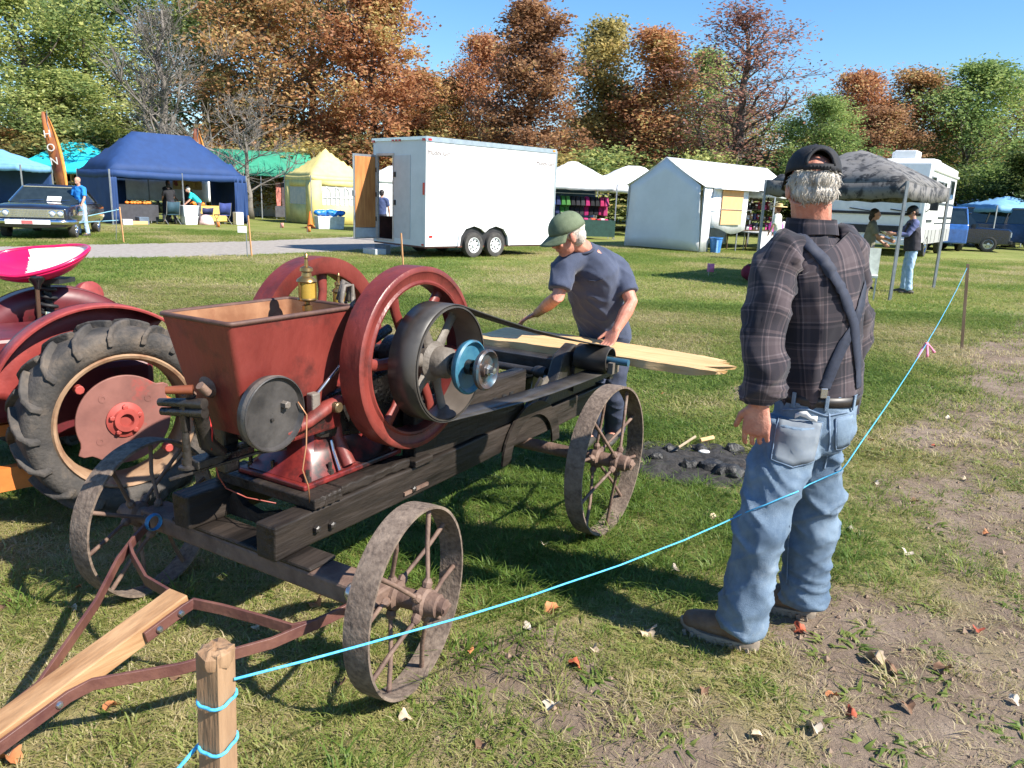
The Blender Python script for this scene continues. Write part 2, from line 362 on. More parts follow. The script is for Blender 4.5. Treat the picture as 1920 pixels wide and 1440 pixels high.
char_c, char_r = Vector((1.2, 4.78, 0)), (.52, .42)
def in_char(x, y): return ((x-char_c.x)/char_r[0])**2+((y-char_c.y)/char_r[1])**2 < 1
def tint(x, y):
    t = .66-.62*lush(x, y)+.05*np.clip((5-y)/2.5, 0, 1)+.22*np.clip(trail(x, y), 0, 1)+RNG.normal(0, .12, len(x))
    t += .16*np.exp(-((x+1.5)/1.6)**2-((y-7)/3)**2)+.06*(x < -.7)*(y < 3.2)
    t -= .2*np.exp(-((x-2)/2.2)**2-((y-6.5)/2)**2)
    return np.clip(t, 0, 1)
# near: short turf
x, y = pick(38000, 1.15, 5.2, lambda x, y: np.clip(.80-.88*trail(x, y)+.35*n2(x, y, 2.2, 77, 3), .06, 1)*np.where(in_char(x, y), .04, 1)*.9)
scatter('grass', 'short patchy grass in front of and around the wagon', x, y, gz(x, y), RNG.uniform(.55, 1.15, len(x)), tint(x, y), [tuft(i, 17, .055, .042, .0052, 2, 1.9) for i in range(6)])
# near: long tufts
x, y = pick(10500, 1.2, 6.5, lambda x, y: np.clip(lush(x, y)*1.6-.62, .02, 1)*np.clip(1.05-1.0*trail(x, y), .1, 1)*np.where(in_char(x, y), .1, 1))
scatter('grass', 'taller green grass tufts in front of and around the wagon', x, y, gz(x, y), RNG.uniform(.5, 1.25, len(x)), np.clip(tint(x, y)-.24, 0, 1), [tuft(40+i, 20, .055, .095, .006, 4, 1.7) for i in range(6)])
# broken straw and clippings lying on the soil
x, y = pick(7000, 1.15, 5.5, lambda x, y: .25+.5*trail(x, y))
scatter('grass', 'dry straw and clippings lying on the bare soil', x, y, gz(x, y), RNG.uniform(.5, 1.1, len(x)), np.clip(RNG.normal(.86, .12, len(x)), 0, 1), [tuft(60+i, 7, .09, .03, .004, 2, 3.4) for i in range(4)])
# broad-leaved weeds and clover between the grass
x, y = pick(4200, 1.15, 5.5, lambda x, y: np.clip(.5+.9*n2(x, y, 1.3, 91, 3), .03, 1)*np.clip(1.0-.75*trail(x, y), .1, 1)*np.where(in_char(x, y), .05, 1))
scatter('clover', 'broad-leaved weeds and clover among the grass', x, y, gz(x, y), RNG.uniform(.5, 1.2, len(x)), np.clip(RNG.normal(.16, .1, len(x)), 0, 1), [tuft(160+i, 9, .04, .03, .017, 3, 2.6) for i in range(4)])
# middle lawn
x, y = pick(60000, 5.0, 13, lambda x, y: np.clip(1.0-1.2*trail(x, y), .08, 1))
scatter('grass', 'mown lawn behind the wagon', x, y, gz(x, y), RNG.uniform(.7, 1.4, len(x)), tint(x, y), [tuft(80+i, 16, .10, .055, .0085, 2, 1.7) for i in range(6)])
x, y = pick(46000, 12.5, 30, lambda x, y: np.clip(1.0-.9*trail(x, y), .1, 1), 2)
scatter('grass', 'mown lawn running back to the tents', x, y, np.zeros(len(x)), RNG.uniform(.8, 1.5, len(x)), tint(x, y), [tuft(100+i, 13, .2, .065, .015, 1, 1.5) for i in range(5)])
# ================================================================== trees
def leaf_mat(name, stops, trans=.5):
    mt = bpy.data.materials.new(name); mt.use_nodes = True; nt_ = mt.node_tree; n_ = nt_.nodes; k_ = nt_.links
    out = n_['Material Output']; n_.remove(n_['Principled BSDF'])
    a = n_.new('ShaderNodeAttribute'); a.attribute_name = 'leaf'; tc_ = n_.new('ShaderNodeTexCoord'); oi = n_.new('ShaderNodeObjectInfo')
    nz = n_.new('ShaderNodeTexNoise'); nz.noise_dimensions = '4D'; nz.inputs['Scale'].default_value = .42; nz.inputs['Detail'].default_value = 3; k_.new(tc_.outputs['Object'], nz.inputs['Vector'])
    mw = n_.new('ShaderNodeMath'); mw.operation = 'MULTIPLY'; mw.inputs[1].default_value = 30; k_.new(oi.outputs['Random'], mw.inputs[0]); k_.new(mw.outputs[0], nz.inputs['W'])
    m1 = n_.new('ShaderNodeMath'); m1.operation = 'MULTIPLY_ADD'; k_.new(a.outputs['Fac'], m1.inputs[0]); m1.inputs[1].default_value = .55; m1.inputs[2].default_value = -.275
    m2 = n_.new('ShaderNodeMath'); m2.operation = 'MULTIPLY_ADD'; k_.new(nz.outputs[0], m2.inputs[0]); m2.inputs[1].default_value = 1.7; m2.inputs[2].default_value = -.35
    m3 = n_.new('ShaderNodeMath'); k_.new(m1.outputs[0], m3.inputs[0]); k_.new(m2.outputs[0], m3.inputs[1])
    r = n_.new('ShaderNodeValToRGB'); k_.new(m3.outputs[0], r.inputs[0]); e = r.color_ramp.elements
    while len(e) < len(stops): e.new(.5)
    for q, (p, c) in zip(e, stops): q.position = p; q.color = (*c, 1)
    d = n_.new('ShaderNodeBsdfPrincipled'); d.inputs['Roughness'].default_value = .55; d.inputs['Specular IOR Level'].default_value = .3
    t = n_.new('ShaderNodeBsdfTranslucent'); mx = n_.new('ShaderNodeMixShader'); mx.inputs[0].default_value = trans
    k_.new(r.outputs[0], d.inputs['Base Color']); k_.new(r.outputs[0], t.inputs[0]); k_.new(d.outputs[0], mx.inputs[1]); k_.new(t.outputs[0], mx.inputs[2]); k_.new(mx.outputs[0], out.inputs[0])
    return mt
LM = dict(
    green=leaf_mat('leaf_yellow_green', [(0, (0.092, 0.161, 0.060)), (.4, (0.247, 0.324, 0.112)), (.7, (0.569, 0.589, 0.205)), (1, (0.600, 0.600, 0.293))]),
    orange=leaf_mat('leaf_orange_brown', [(0, (0.235, 0.109, 0.057)), (.4, (0.501, 0.229, 0.119)), (.75, (0.600, 0.369, 0.169)), (1, (0.600, 0.571, 0.234))]),
    brown=leaf_mat('leaf_red_brown', [(0, (0.155, 0.085, 0.052)), (.45, (0.354, 0.192, 0.106)), (.8, (0.525, 0.311, 0.158)), (1, (0.552, 0.508, 0.206))]),
    gold=leaf_mat('leaf_olive_gold', [(0, (0.146, 0.154, 0.057)), (.4, (0.354, 0.302, 0.111)), (.75, (0.600, 0.484, 0.175)), (1, (0.600, 0.403, 0.166))]),
    bright=leaf_mat('leaf_bright_green', [(0, (0.100, 0.159, 0.055)), (.5, (0.251, 0.354, 0.111)), (1, (0.480, 0.539, 0.185))]),
    dark=leaf_mat('leaf_dark_green', [(0, (0.035, 0.068, 0.031)), (.5, (0.088, 0.136, 0.043)), (1, (0.232, 0.253, 0.057))]),
    purple=leaf_mat('leaf_dull_purple_brown', [(0, (0.194, 0.098, 0.081)), (.5, (0.369, 0.184, 0.145)), (1, (0.542, 0.290, 0.194))]),
    mixed=leaf_mat('leaf_rust_and_olive', [(0, (0.094, 0.107, 0.049)), (.35, (0.265, 0.221, 0.088)), (.6, (0.557, 0.291, 0.145)), (1, (0.600, 0.453, 0.188))]))
M_bark = mat('bark_dark', (.075, .06, .05), .95, c2=(.16, .135, .115), scale=5, bump=.6, bscale=14, stretch=(1, 1, .25))
M_barkg = mat('bark_pale_grey', (.13, .115, .10), .9, c2=(.25, .225, .20), scale=4, bump=.4, bscale=14, stretch=(1, 1, .3))

def branch(rg, p, d, length, n, up):
    pts = [Vector(p)]; d = Vector(d).normalized()
    for k in range(n):
        d = (d+Vector((rg.gauss(0, .16), rg.gauss(0, .16), rg.gauss(0, .12)+up))).normalized(); pts.append(pts[-1]+d*length/n)
    return pts
def tree_meshes(seed, H, W, env, t0=.18, limbs=38, leaves=16000, ls=.2, sig=.5, r0=.26, subs=4, twig=0, up=.10, elev=.55, lean=0):
    """a tapered trunk with limbs, and leaf-sized faces gathered round the limbs' outer ends"""
    rg = random.Random(seed); rn = np.random.default_rng(seed); tr = MB(); cl = []
    tp = [Vector((lean*(k/9)**2+rg.gauss(0, .08)*k/3, rg.gauss(0, .08)*k/3, H*.93*k/9)) for k in range(10)]
    tr.tube(tp, [r0*(1-.93*(k/9)**.8)*(1.35 if k == 0 else 1)+.015 for k in range(10)], 8)
    for i in range(limbs):
        t = t0+(.97-t0)*((i+rg.random())/limbs); q = t*9; j = min(8, int(q)); p = tp[j].lerp(tp[j+1], q-j)
        az = i*2.4+rg.uniform(-.5, .5); L_ = W*env(t)*rg.uniform(.65, 1.12); el = elev*rg.uniform(.5, 1.3)+.5*t
        d = Vector((math.cos(az)*math.cos(el), math.sin(az)*math.cos(el), math.sin(el)))
        b_ = branch(rg, p, d, L_, 5, up*rg.random()); rb = max(.02, r0*.34*(1-t)*L_/W+.02)
        tr.tube(b_, [rb*(1-.85*k/5) for k in range(6)], 5, cap=False)
        cl += [(b_[k], k/5) for k in (3, 4, 5)]
        for s_ in range(subs):
            k = rg.randint(1, 4); dd = (b_[k+1]-b_[k]).normalized()+Vector((rg.gauss(0, .7), rg.gauss(0, .7), rg.gauss(.1, .5)))
            sb = branch(rg, b_[k], dd, L_*rg.uniform(.25, .5), 3, up); tr.tube(sb, [rb*.5, rb*.35, rb*.22, .006], 4, cap=False); cl += [(sb[2], .8), (sb[3], 1)]
            for w_ in range(twig):
                kk = rg.randint(0, 2); d3 = (sb[kk+1]-sb[kk]).normalized()+Vector((rg.gauss(0, .7), rg.gauss(0, .7), rg.gauss(.25, .45)))
                tw = branch(rg, sb[kk], d3, L_*rg.uniform(.12, .34), 2, up); tr.tube(tw, [rb*.22+.006, .009, .004], 3, cap=False)
                if twig > 3:
                    for z_ in range(2): d4 = d3.normalized()+Vector((rg.gauss(0, .6), rg.gauss(0, .6), rg.gauss(.3, .4))); tr.tube(branch(rg, tw[1], d4, L_*rg.uniform(.08, .2), 2, up), [.009, .006, .003], 3, cap=False)
    tm = tr.mesh('trunk', Vector((0, 0, 0))); tm.shade_smooth()
    if not leaves: return tm, None
    C_ = np.array([tuple(c[0]) for c in cl]); pk = rn.integers(0, len(C_), leaves)
    size = rn.uniform(.55, 1.25, len(C_)); ctr = C_[pk]+np.clip(rn.normal(0, 1, (leaves, 3)), -1.7, 1.7)*np.array([sig, sig, sig*.72])*size[pk][:, None]
    ctr[:, 2] = np.maximum(ctr[:, 2], .3)
    nrm = rn.normal(0, 1, (leaves, 3))+np.array([.35, -.2, .5]); nrm /= np.linalg.norm(nrm, axis=1)[:, None]
    t1 = np.cross(nrm, rn.normal(0, 1, (leaves, 3))); t1 /= np.linalg.norm(t1, axis=1)[:, None]; t2 = np.cross(nrm, t1); s1 = ls*rn.uniform(.4, 1.25, (leaves, 1)); s2 = s1*rn.uniform(.45, .75, (leaves, 1))
    v = np.stack([ctr-t1*s1*.5, ctr+t2*s2*.5+nrm*s1*.08, ctr+t1*s1*.5, ctr-t2*s2*.5+nrm*s1*.08], 1).reshape(-1, 3)
    cm = bpy.data.meshes.new('crown'); cm.vertices.add(len(v)); cm.vertices.foreach_set('co', v.ravel()); cm.loops.add(leaves*4); cm.loops.foreach_set('vertex_index', np.arange(leaves*4)); cm.polygons.add(leaves); cm.polygons.foreach_set('loop_start', np.arange(0, leaves*4, 4)); cm.update(calc_edges=True)
    cm.attributes.new('leaf', 'FLOAT', 'POINT').data.foreach_set('value', np.repeat(rn.random(leaves), 4))
    return tm, cm
oval = lambda t: max(.12, math.sin(math.pi*min(1, (t*.82+.17)))**.7)
cone = lambda t: max(.08, (1.05-t)**.62*min(1, t*4+.35))
TM = dict(
    oval_a=(tree_meshes(1, 15, 4.6, oval, leaves=25000), 15, 4.6), oval_b=(tree_meshes(2, 15, 4.0, oval, t0=.12, leaves=24000, limbs=48), 15, 4.0),
    cone_a=(tree_meshes(3, 16, 4.6, cone, t0=.08, leaves=33000, limbs=64, sig=.36), 16, 4.6), cone_b=(tree_meshes(4, 14, 3.2, cone, t0=.08, leaves=22000, limbs=54, sig=.42), 14, 3.2),
    sparse=(tree_meshes(5, 16, 4.6, cone, t0=.1, leaves=9000, limbs=62, subs=5, twig=3, sig=.45, ls=.15), 16, 4.6),
    bare=(tree_meshes(6, 12, 4.2, oval, t0=.2, limbs=26, leaves=0, subs=6, twig=5, elev=1.05, up=.14, r0=.25), 12, 4.2),
    bare_low=(tree_meshes(7, 7, 3.8, oval, t0=.12, limbs=16, leaves=0, subs=6, twig=5, elev=.5, r0=.14), 7, 3.8),
    bush=(tree_meshes(8, 4.4, 2.4, oval, t0=.03, limbs=20, leaves=5500, sig=.42, r0=.07, subs=3), 4.4, 2.4))
def plant(kind, px, top, Y, wide, leafm, label, group, bark=M_bark, rz=None, name='tree'):
    if label is None:
        cw = dict(dark='dark green', mixed='rust and olive', green='yellow-green', gold='olive-gold', bright='bright green')[leafm]; label = cw+(' shrub in the undergrowth along the edge of the wood' if name == 'shrub' else ' tree deeper in the wood, filling gaps between front trees')
    (tm, cm), H, W = TM[kind]; b0 = P(px, 380, Y); h = P(px, top, Y).z; loc = Vector((b0.x, Y, 0))
    o = thing(name, label, 'tree' if name != 'shrub' else 'shrub', loc, group); o.rotation_euler.z = random.uniform(0, 6.28) if rz is None else rz
    s = 1.75*wide/(2*W)/(FPX/Y); o.scale = (s, s, h/H)
    for nm, me_, mt_ in (('trunk', tm, bark), ('crown', cm, LM.get(leafm))):
        if me_ is None: continue
        c = bpy.data.objects.new(nm, me_); col.objects.link(c); c.parent = o
        if not me_.materials: me_.materials.append(mt_)
        c.material_slots[0].link = 'OBJECT'; c.material_slots[0].material = mt_
    return o
gA = 'trees at the edge of the wood'
trees = [
    ('oval_a', 70, -60, 50, 240, 'green', 'yellow-green tree rising behind the turquoise canopy'), ('oval_b', 190, -90, 56, 235, 'green', 'tall yellow-green tree behind the blue tent and its pale bare neighbour'),
    ('oval_a', 10, 235, 47, 150, 'mixed', 'low rust and olive tree behind the classic car'), ('oval_b', 130, 120, 49, 190, 'green', 'smaller yellow-green tree behind the brown feather flag'),
    ('oval_a', 395, -110, 60, 260, 'green', 'yellow-green tree behind the pale bare tree'),
    ('oval_b', 490, -120, 52, 215, 'mixed', 'rust and olive tree with thick dark trunk behind the green tent'), ('oval_a', 590, -140, 57, 210, 'mixed', 'olive and rust tree behind the yellow tent'), ('cone_a', 705, -90, 51, 235, 'orange', 'broad orange-brown tree behind the white trailer, its crown cut by the sky gap'),
    ('cone_b', 780, 120, 54, 140, 'mixed', 'small rust and olive tree behind the trailer roof'), ('cone_b', 845, 130, 58, 130, 'gold', 'olive-gold tree behind the trailer at the narrow sky gap'), ('oval_b', 895, 48, 57, 125, 'orange', 'slim orange-gold tree beside the dense red-brown cone'),
    ('cone_a', 985, -15, 48, 225, 'brown', 'dense red-brown cone-shaped tree behind the trailer'), ('cone_b', 1125, 10, 53, 150, 'gold', 'olive-gold pointed tree between two brown ones'), ('cone_b', 1215, 36, 51, 165, 'orange', 'orange-brown tree behind the white gabled shelter'),
    ('oval_b', 1300, 75, 60, 130, 'green', 'pale green tree half hidden by the sparse purple-brown one'), ('sparse', 1372, -20, 48, 300, 'purple', 'sparse purple-brown tree with its branches showing'),
    ('oval_a', 1515, 172, 45, 150, 'bright', 'small bright green tree beside the motorhome'), ('oval_b', 1578, 118, 55, 130, 'orange', 'orange tree behind the camouflage canopy'), ('oval_a', 1680, 122, 56, 190, 'mixed', 'rust-brown tree behind the motorhome roof'),
    ('oval_b', 1640, 190, 50, 140, 'brown', 'low red-brown tree right behind the motorhome'), ('oval_b', 1800, 98, 52, 180, 'bright', 'tall leafy green tree behind the dark pickup'), ('oval_a', 1925, 125, 58, 170, 'gold', 'olive-gold tree beyond the blue market canopy'), ('cone_b', 1905, 275, 44, 130, 'dark', 'dark evergreen beside the blue market canopy')]
for k in trees: plant(*k, group=gA)
plant('bare', 322, -10, 44, 225, None, 'pale leafless grey tree behind the blue tent', gA, bark=M_barkg, rz=.4)
plant('bare_low', 468, 185, 43, 185, None, 'low leafless spreading tree behind the green tent', gA, bark=M_barkg, rz=2.2)
for i in range(15):
    x_ = -60+i*142+random.uniform(-30, 30)
    plant(random.choice(['oval_a', 'oval_b', 'cone_b']), x_, random.uniform(185, 275), random.uniform(66, 74), random.uniform(150, 230), random.choice(['mixed', 'mixed', 'green', 'gold', 'green']), None, 'trees deeper in the wood')
for i in range(26):
    x_ = -40+i*79+random.uniform(-20, 20); hz_ = 338+x_*.0385
    if 840 < x_ < 880: continue
    plant('bush', x_, hz_-random.uniform(55, 95), random.uniform(45.5, 50), random.uniform(110, 170), random.choice(['dark', 'mixed', 'gold', 'green', 'gold']) if x_ < 1450 else random.choice(['dark', 'bright', 'bright']), None, 'undergrowth along the edge of the wood', name='shrub')
# ================================================================== people: shared shapes
M_skin = mat('skin', (.50, .25, .17), .5, c2=(.62, .34, .24), scale=14, bump=.15, bscale=180, spec=.4)
M_hair_dark = mat('hair_dark', (.025, .02, .018), .6, var=.4, scale=40, bump=.5, bscale=120)
M_hair_grey = mat('hair_grey', (.42, .38, .33), .6, c2=(.68, .63, .55), scale=30, bump=.8, bscale=160, stretch=(1, 1, .3))
M_shoe = mat('shoe_dark', (.04, .035, .03), .6, var=.3)
def ell(mb, c, r, f=(0, 1, 0), u=(0, 0, 1), n=14, m_=10):
    f = Vector(f).normalized(); u = Vector(u); u = (u-f*u.dot(f)).normalized(); s = f.cross(u); c = Vector(c)
    rings = [[c+s*(r[0]*math.sin(a)*math.cos(2*math.pi*k/n))+f*(r[1]*math.sin(a)*math.sin(2*math.pi*k/n))+u*(r[2]*math.cos(a)) for k in range(n)] for a in [math.pi*(i+.25)/(m_-.5) for i in range(m_)]]
    return mb.rings(rings)
def head_shape(mb, c, f, u=(0, 0, 1), k=1.0, face=True):
    c = Vector(c); f = Vector(f).normalized(); u = Vector(u); u = (u-f*u.dot(f)).normalized(); s = f.cross(u)
    L = lambda a, b, d: c+s*(a*k)+f*(b*k)+u*(d*k)
    ell(mb, L(0, -.012, .03), (.076*k, .096*k, .086*k), f, u); ell(mb, L(0, .03, -.035), (.062*k, .066*k, .078*k), f, u)
    ell(mb, L(0, .055, -.088), (.034*k, .034*k, .026*k), f, u)
    if face:
        mb.tube([L(0, .088, .012), L(0, .108, -.018), L(0, .1, -.03)], [.009*k, .014*k, .016*k], 8, round_=True)
        mb.tube([L(-.042, .072, .022), L(0, .09, .026), L(.042, .072, .022)], .011*k, 8, round_=True)
        mb.tube([L(-.024, .086, -.06), L(0, .094, -.06), L(.024, .086, -.06)], .0075*k, 8, round_=True)
        for q in (-1, 1):
            ell(mb, L(q*.079, -.002, -.012), (.012*k, .02*k, .032*k), f, u); ell(mb, L(q*.04, .072, -.028), (.022*k, .016*k, .018*k), f, u)
def hand_shape(mb, w, d, pn, ts, curl=.35, k=1.0, thumb=.5, fr=.0085):
    """palm, four fingers of different lengths and a thumb leaving the side of the palm"""
    w = Vector(w); d = Vector(d).normalized(); pn = Vector(pn); pn = (pn-d*pn.dot(d)).normalized(); ts = Vector(ts); ac = d.cross(pn).normalized()
    if ac.dot(ts) < 0: ac = -ac
    mb.tube([w-d*.02, w+d*.02*k, w+d*.06*k, w+d*.092*k], [(.027*k, .02*k), (.035*k, .017*k), (.044*k, .014*k), (.043*k, .0105*k)], 12, ref=ac, round_=True)
    for i, ln in enumerate((.078, .086, .08, .062)):
        p = w+d*(.086*k)+ac*((.0335-.0224*i)*k); pts = [p-d*.02]; dd = d.copy(); pts.append(p)
        for seg in (.45, .32, .23):
            dd = (Matrix.Rotation(curl*(1+.1*i), 3, dd.cross(pn))@dd).normalized(); pts.append(pts[-1]+dd*(ln*seg*k))
        mb.tube(pts, [fr*k*1.05, fr*k*1.1, fr*k, fr*k*.95, fr*k*.85], 8, round_=True)
    p = w+d*.022*k+ac*.028*k; t1 = (ac*.75+d*.75+pn*thumb).normalized(); t2 = (ac*.35+d*.95+pn*thumb).normalized()
    mb.tube([p-t1*.01, p+t1*.035*k, p+t1*.035*k+t2*.03*k, p+t1*.035*k+t2*.055*k], [.014*k, .0125*k, .0105*k, .009*k], 8, round_=True)
def folds(amp, sc_, seed, gain=None):
    def f(co, no):
        q = co*np.array([sc_, sc_, sc_*1.7]); a = vnoise(q, seed); b = vnoise(q*2.3, seed+5)
        c_ = (1-np.abs(vnoise(np.stack([co[:, 0]*6, co[:, 1]*6, (co[:, 2]+.6*(co[:, 0]-co[:, 1]))*13], 1), seed+9)))**4-.25; r = amp*.5*a+amp*.25*b+(amp*1.3*c_ if sc_ < 12 else amp*(.35-np.abs(a))); return r*(gain(co) if gain else 1)
    return f
def person(name, label, J, shirt, pants, skin=M_skin, hair=M_hair_dark, hat=None, sleeve=.5, vox=.02, shoes=M_shoe, long_hair=False, bulk=1.0, group=None, face=False, hands=True, extra=None):
    """J: joints in place coordinates; one continuous body, with clothing as its children"""
    J = {k: Vector(v) for k, v in J.items()}; f = J['f'].normalized(); fb = Vector((f.x, f.y, 0)).normalized() if 'fb' not in J else J['fb'].normalized(); side = fb.cross(Vector((0, 0, 1)))
    foot = (J['al']+J['ar'])/2; root = thing(name, label, 'person', (foot.x, foot.y, 0), group)
    up = (J['neck']-J['pel']).normalized(); B = bulk
    b = MB(); head_shape(b, J['head'], f, J.get('u', Vector((0, 0, 1))), 1.0, face)
    b.tube([J['neck']-up*.06, J['neck'], J['head']-Vector((0, 0, .02))], [.062, .056, .056], 10)
    b.tube([J['pel'], J['pel'].lerp(J['neck'], .5), J['neck']-up*.07], [(.13, .085), (.12, .085), (.13, .07)], 12, ref=side, round_=True)
    for q in 'lr':
        b.tube([J['s'+q], J['s'+q].lerp(J['e'+q], .5), J['e'+q], J['e'+q].lerp(J['w'+q], .35), J['w'+q]], [.05*B, .046*B, .038*B, .041*B, .027*B], 10, round_=True)
        b.tube([J['neck']-up*.05, J['s'+q]], .045, 8)
        b.tube([J['h'+q], J['k'+q], J['a'+q]], [.08, .05, .035], 10, round_=True)
        dd = J['f'+q] if 'f'+q in J else fb
        b.tube([J['a'+q], Vector((J['a'+q].x, J['a'+q].y, .05))+dd*.08], .035, 8, round_=True)
        if hands:
            hd = J.get('d'+q, (J['w'+q]-J['e'+q]).normalized()); hand_shape(b, J['w'+q], hd, J.get('p'+q, -side if q == 'r' else side), J.get('t'+q, fb), J.get('c'+q, Vector((.35, 0, 0))).x, thumb=J.get('th'+q, Vector((.4, 0, 0))).x)
    body = put_mesh('body', remesh(b, vox if vox > .01 else .0052, 3 if vox < .01 else 2), skin, root)
    s = MB()
    pl, nk = J['pel'], J['neck']
    s.tube([pl-up*.06, pl+up*.06, pl.lerp(nk, .45), pl.lerp(nk, .75), nk-up*.07, nk-up*.0], [(.165*B, .115*B), (.165*B, .12*B), (.165*B, .12*B), (.175*B, .11*B), (.13*B, .085*B), (.068, .062)], 20, ref=side)
    for q in 'lr':
        s.tube([nk-up*.05, nk.lerp(J['s'+q], .5)-up*.01, J['s'+q]], [(.07, .07), (.075*B, .07*B), (.072*B, .072*B)], 12, round_=True)
        e = J['s'+q].lerp(J['e'+q], min(1, sleeve*2)); pts = [J['s'+q], J['s'+q].lerp(e, .5), e]; rr = [.073*B, .069*B, .068*B]
        if sleeve > .5: w_ = J['e'+q].lerp(J['w'+q], (sleeve-.5)*2); pts += [J['e'+q].lerp(w_, .5), w_]; rr[2] = .058*B; rr += [.053*B, .044*B]
        s.tube(pts, rr, 14)
    put_mesh('shirt', remesh(s, max(vox, .009), 4, folds(.007 if vox < .015 else .006, 9, 3)), shirt, root)
    t = MB()
    t.tube([pl+up*.07, pl, pl-Vector((0, 0, .09))], [(.155*B, .112*B), (.165*B, .12*B), (.155*B, .12*B)], 18, ref=side)
    for q in 'lr':
        h, k, a = J['h'+q], J['k'+q], J['a'+q]; t.tube([h+Vector((0, 0, .03)), h.lerp(k, .5), k, k.lerp(a, .5), a+(a-k).normalized()*.02], [.088*B, .085*B, .07*B, .066*B, .068*B], 14)
    put_mesh('trousers', remesh(t, max(vox, .009), 4, folds(.007, 8, 9)), pants, root)
    for q in 'lr':
        dd = (J['f'+q] if 'f'+q in J else fb).normalized(); a = Vector((J['a'+q].x, J['a'+q].y, 0)); m1 = MB()
        m1.tube([a-dd*.07+Vector((0, 0, .045)), a+Vector((0, 0, .05)), a+dd*.1+Vector((0, 0, .042)), a+dd*.17+Vector((0, 0, .034))], [(.038, .042), (.042, .048), (.047, .04), (.042, .03)], 12, ref=dd.cross(Vector((0, 0, 1))), round_=True)
        sh = remesh(m1, .012, 1); put_mesh('shoe', sh, shoes, root)
    hu = J.get('u', Vector((0, 0, 1))); hu = (hu-f*hu.dot(f)).normalized()
    if hair is not None:
        hm = MB(); ell(hm, J['head']+hu*.036-f*.022, (.084, .097, .09), f, hu); ell(hm, J['head']-f*.045-hu*.015, (.08, .062, .075), f, hu)
        if long_hair: ell(hm, J['head']-f*.075-hu*.06, (.05, .05, .09), f, hu)
        put_mesh('hair', remesh(hm, max(vox*.6, .006), 1, folds(.006, 40, 4)), hair, root)
    if hat is not None: ball_cap(root, J['head'], f, hu, hat)
    return root
def ball_cap(root, c, f, u, mt, k=1.0, brim=True, lift=.028):
    f = Vector(f).normalized(); u = Vector(u); s = f.cross(u); m1 = MB(); c = Vector(c)+u*lift*k
    rings = []
    for i in range(9):
        a = math.pi/2*i/8; rr = math.cos(a)**.8; rings.append([c+s*(math.cos(t)*.094*rr*k)+f*(math.sin(t)*.112*rr*k-.008*k)+u*(math.sin(a)*.102*k) for t in [2*math.pi*j/24 for j in range(24)]])
    cp = m1.rings(rings, cap=False).build('cap', mt, root, smooth=180, solid=.004)
    bt = MB(); bt.ball(c+u*.103*k-f*.008*k, .009*k, 8, 5).build('button', mt, cp, smooth=180)
    if brim:
        m2 = MB(); g_ = []
        for i in range(6):
            q = i/5; g_.append([c+s*(math.sin(t)*(.09+.004*q)*k)+f*((math.cos(t)*.108-.008)*k+q*.078*k*max(0, math.cos(t))**.5)+u*((.004-.028*q*math.cos(t)-.045*math.sin(t)**2*q)*k) for t in np.linspace(-1.35, 1.35, 15)])
        m2.grid(g_).build('brim', mt, cp, smooth=180, solid=.004)
    return cp
def stand(x, y, ang, h=1.74, lean=0.0, arms=(.25, .25), spread=.1, look=0.0, reach=None):
    """a plain standing pose; ang = facing direction from +X, arms = how far each forearm is raised"""
    f = Vector((math.cos(ang), math.sin(ang), 0)); s = f.cross(Vector((0, 0, 1))); k = h/1.75; o = Vector((x, y, 0)); Z_ = Vector((0, 0, 1))
    pel = o+Z_*.96*k; d = (Z_*math.cos(lean)+f*math.sin(lean)); neck = pel+d*.53*k; head = neck+(d*.6+Z_*.4).normalized()*.155*k+f*.02
    J = dict(f=(f+Z_*(-look)), fb=f, pel=pel, neck=neck, head=head)
    for q, sg, ar in (('l', -1, arms[0]), ('r', 1, arms[1])):
        sh = neck+s*(sg*.185*k)-d*.07*k; el = sh-Z_*.27*k*math.cos(ar*.6)+f*(.27*k*math.sin(ar*.6))+s*sg*.05; wr = el-Z_*.24*k*math.cos(ar*1.7)+f*.24*k*math.sin(ar*1.7)-s*sg*.04*ar
        J.update({'s'+q: sh, 'e'+q: el, 'w'+q: wr, 'h'+q: pel+s*sg*.085*k-Z_*.05, 'k'+q: o+s*sg*(.09+spread*.5)*k+f*.03+Z_*.5*k, 'a'+q: o+s*sg*(.08+spread)*k+Z_*.1})
    return J
# ================================================================== market tents, vehicles and people at the back
def cloth(name, c, **kw): return mat(name, c, .75, var=.1, scale=3, bump=.25, bscale=9, **kw)
M_blue = cloth('canvas_blue', (.012, .045, .155)); M_cyan = cloth('canvas_turquoise', (.02, .55, .68)); M_sky = cloth('canvas_light_blue', (.16, .36, .62)); M_green = cloth('canvas_green', (.03, .26, .16))
M_yel = cloth('canvas_yellow', (.80, .66, .24)); M_wht = cloth('canvas_white', (.82, .83, .85)); M_pole = mat('pole_grey', (.45, .46, .48), .4, .6); M_poled = mat('pole_dark_grey', (.22, .24, .26), .45, .4)
M_white_paint = mat('white_paint', (.70, .71, .72), .35, var=.04, scale=2, c3=(.66, .66, .64), s3=1.2, f3=(.62, .9)); M_grey_paint = mat('grey_paint', (.45, .47, .5), .4, var=.1)
M_black = mat('black', (.02, .02, .022), .6, var=.4); M_rub = mat('tyre_rubber', (.035, .034, .033), .85, c2=(.075, .07, .065), scale=8, bump=.2)
M_red = mat('lamp_red', (.55, .02, .02), .25, var=.1); M_amber = mat('lamp_amber', (.8, .25, .02), .25, var=.1); M_chrome = mat('chrome', (.75, .76, .78), .12, 1.0, var=.05)
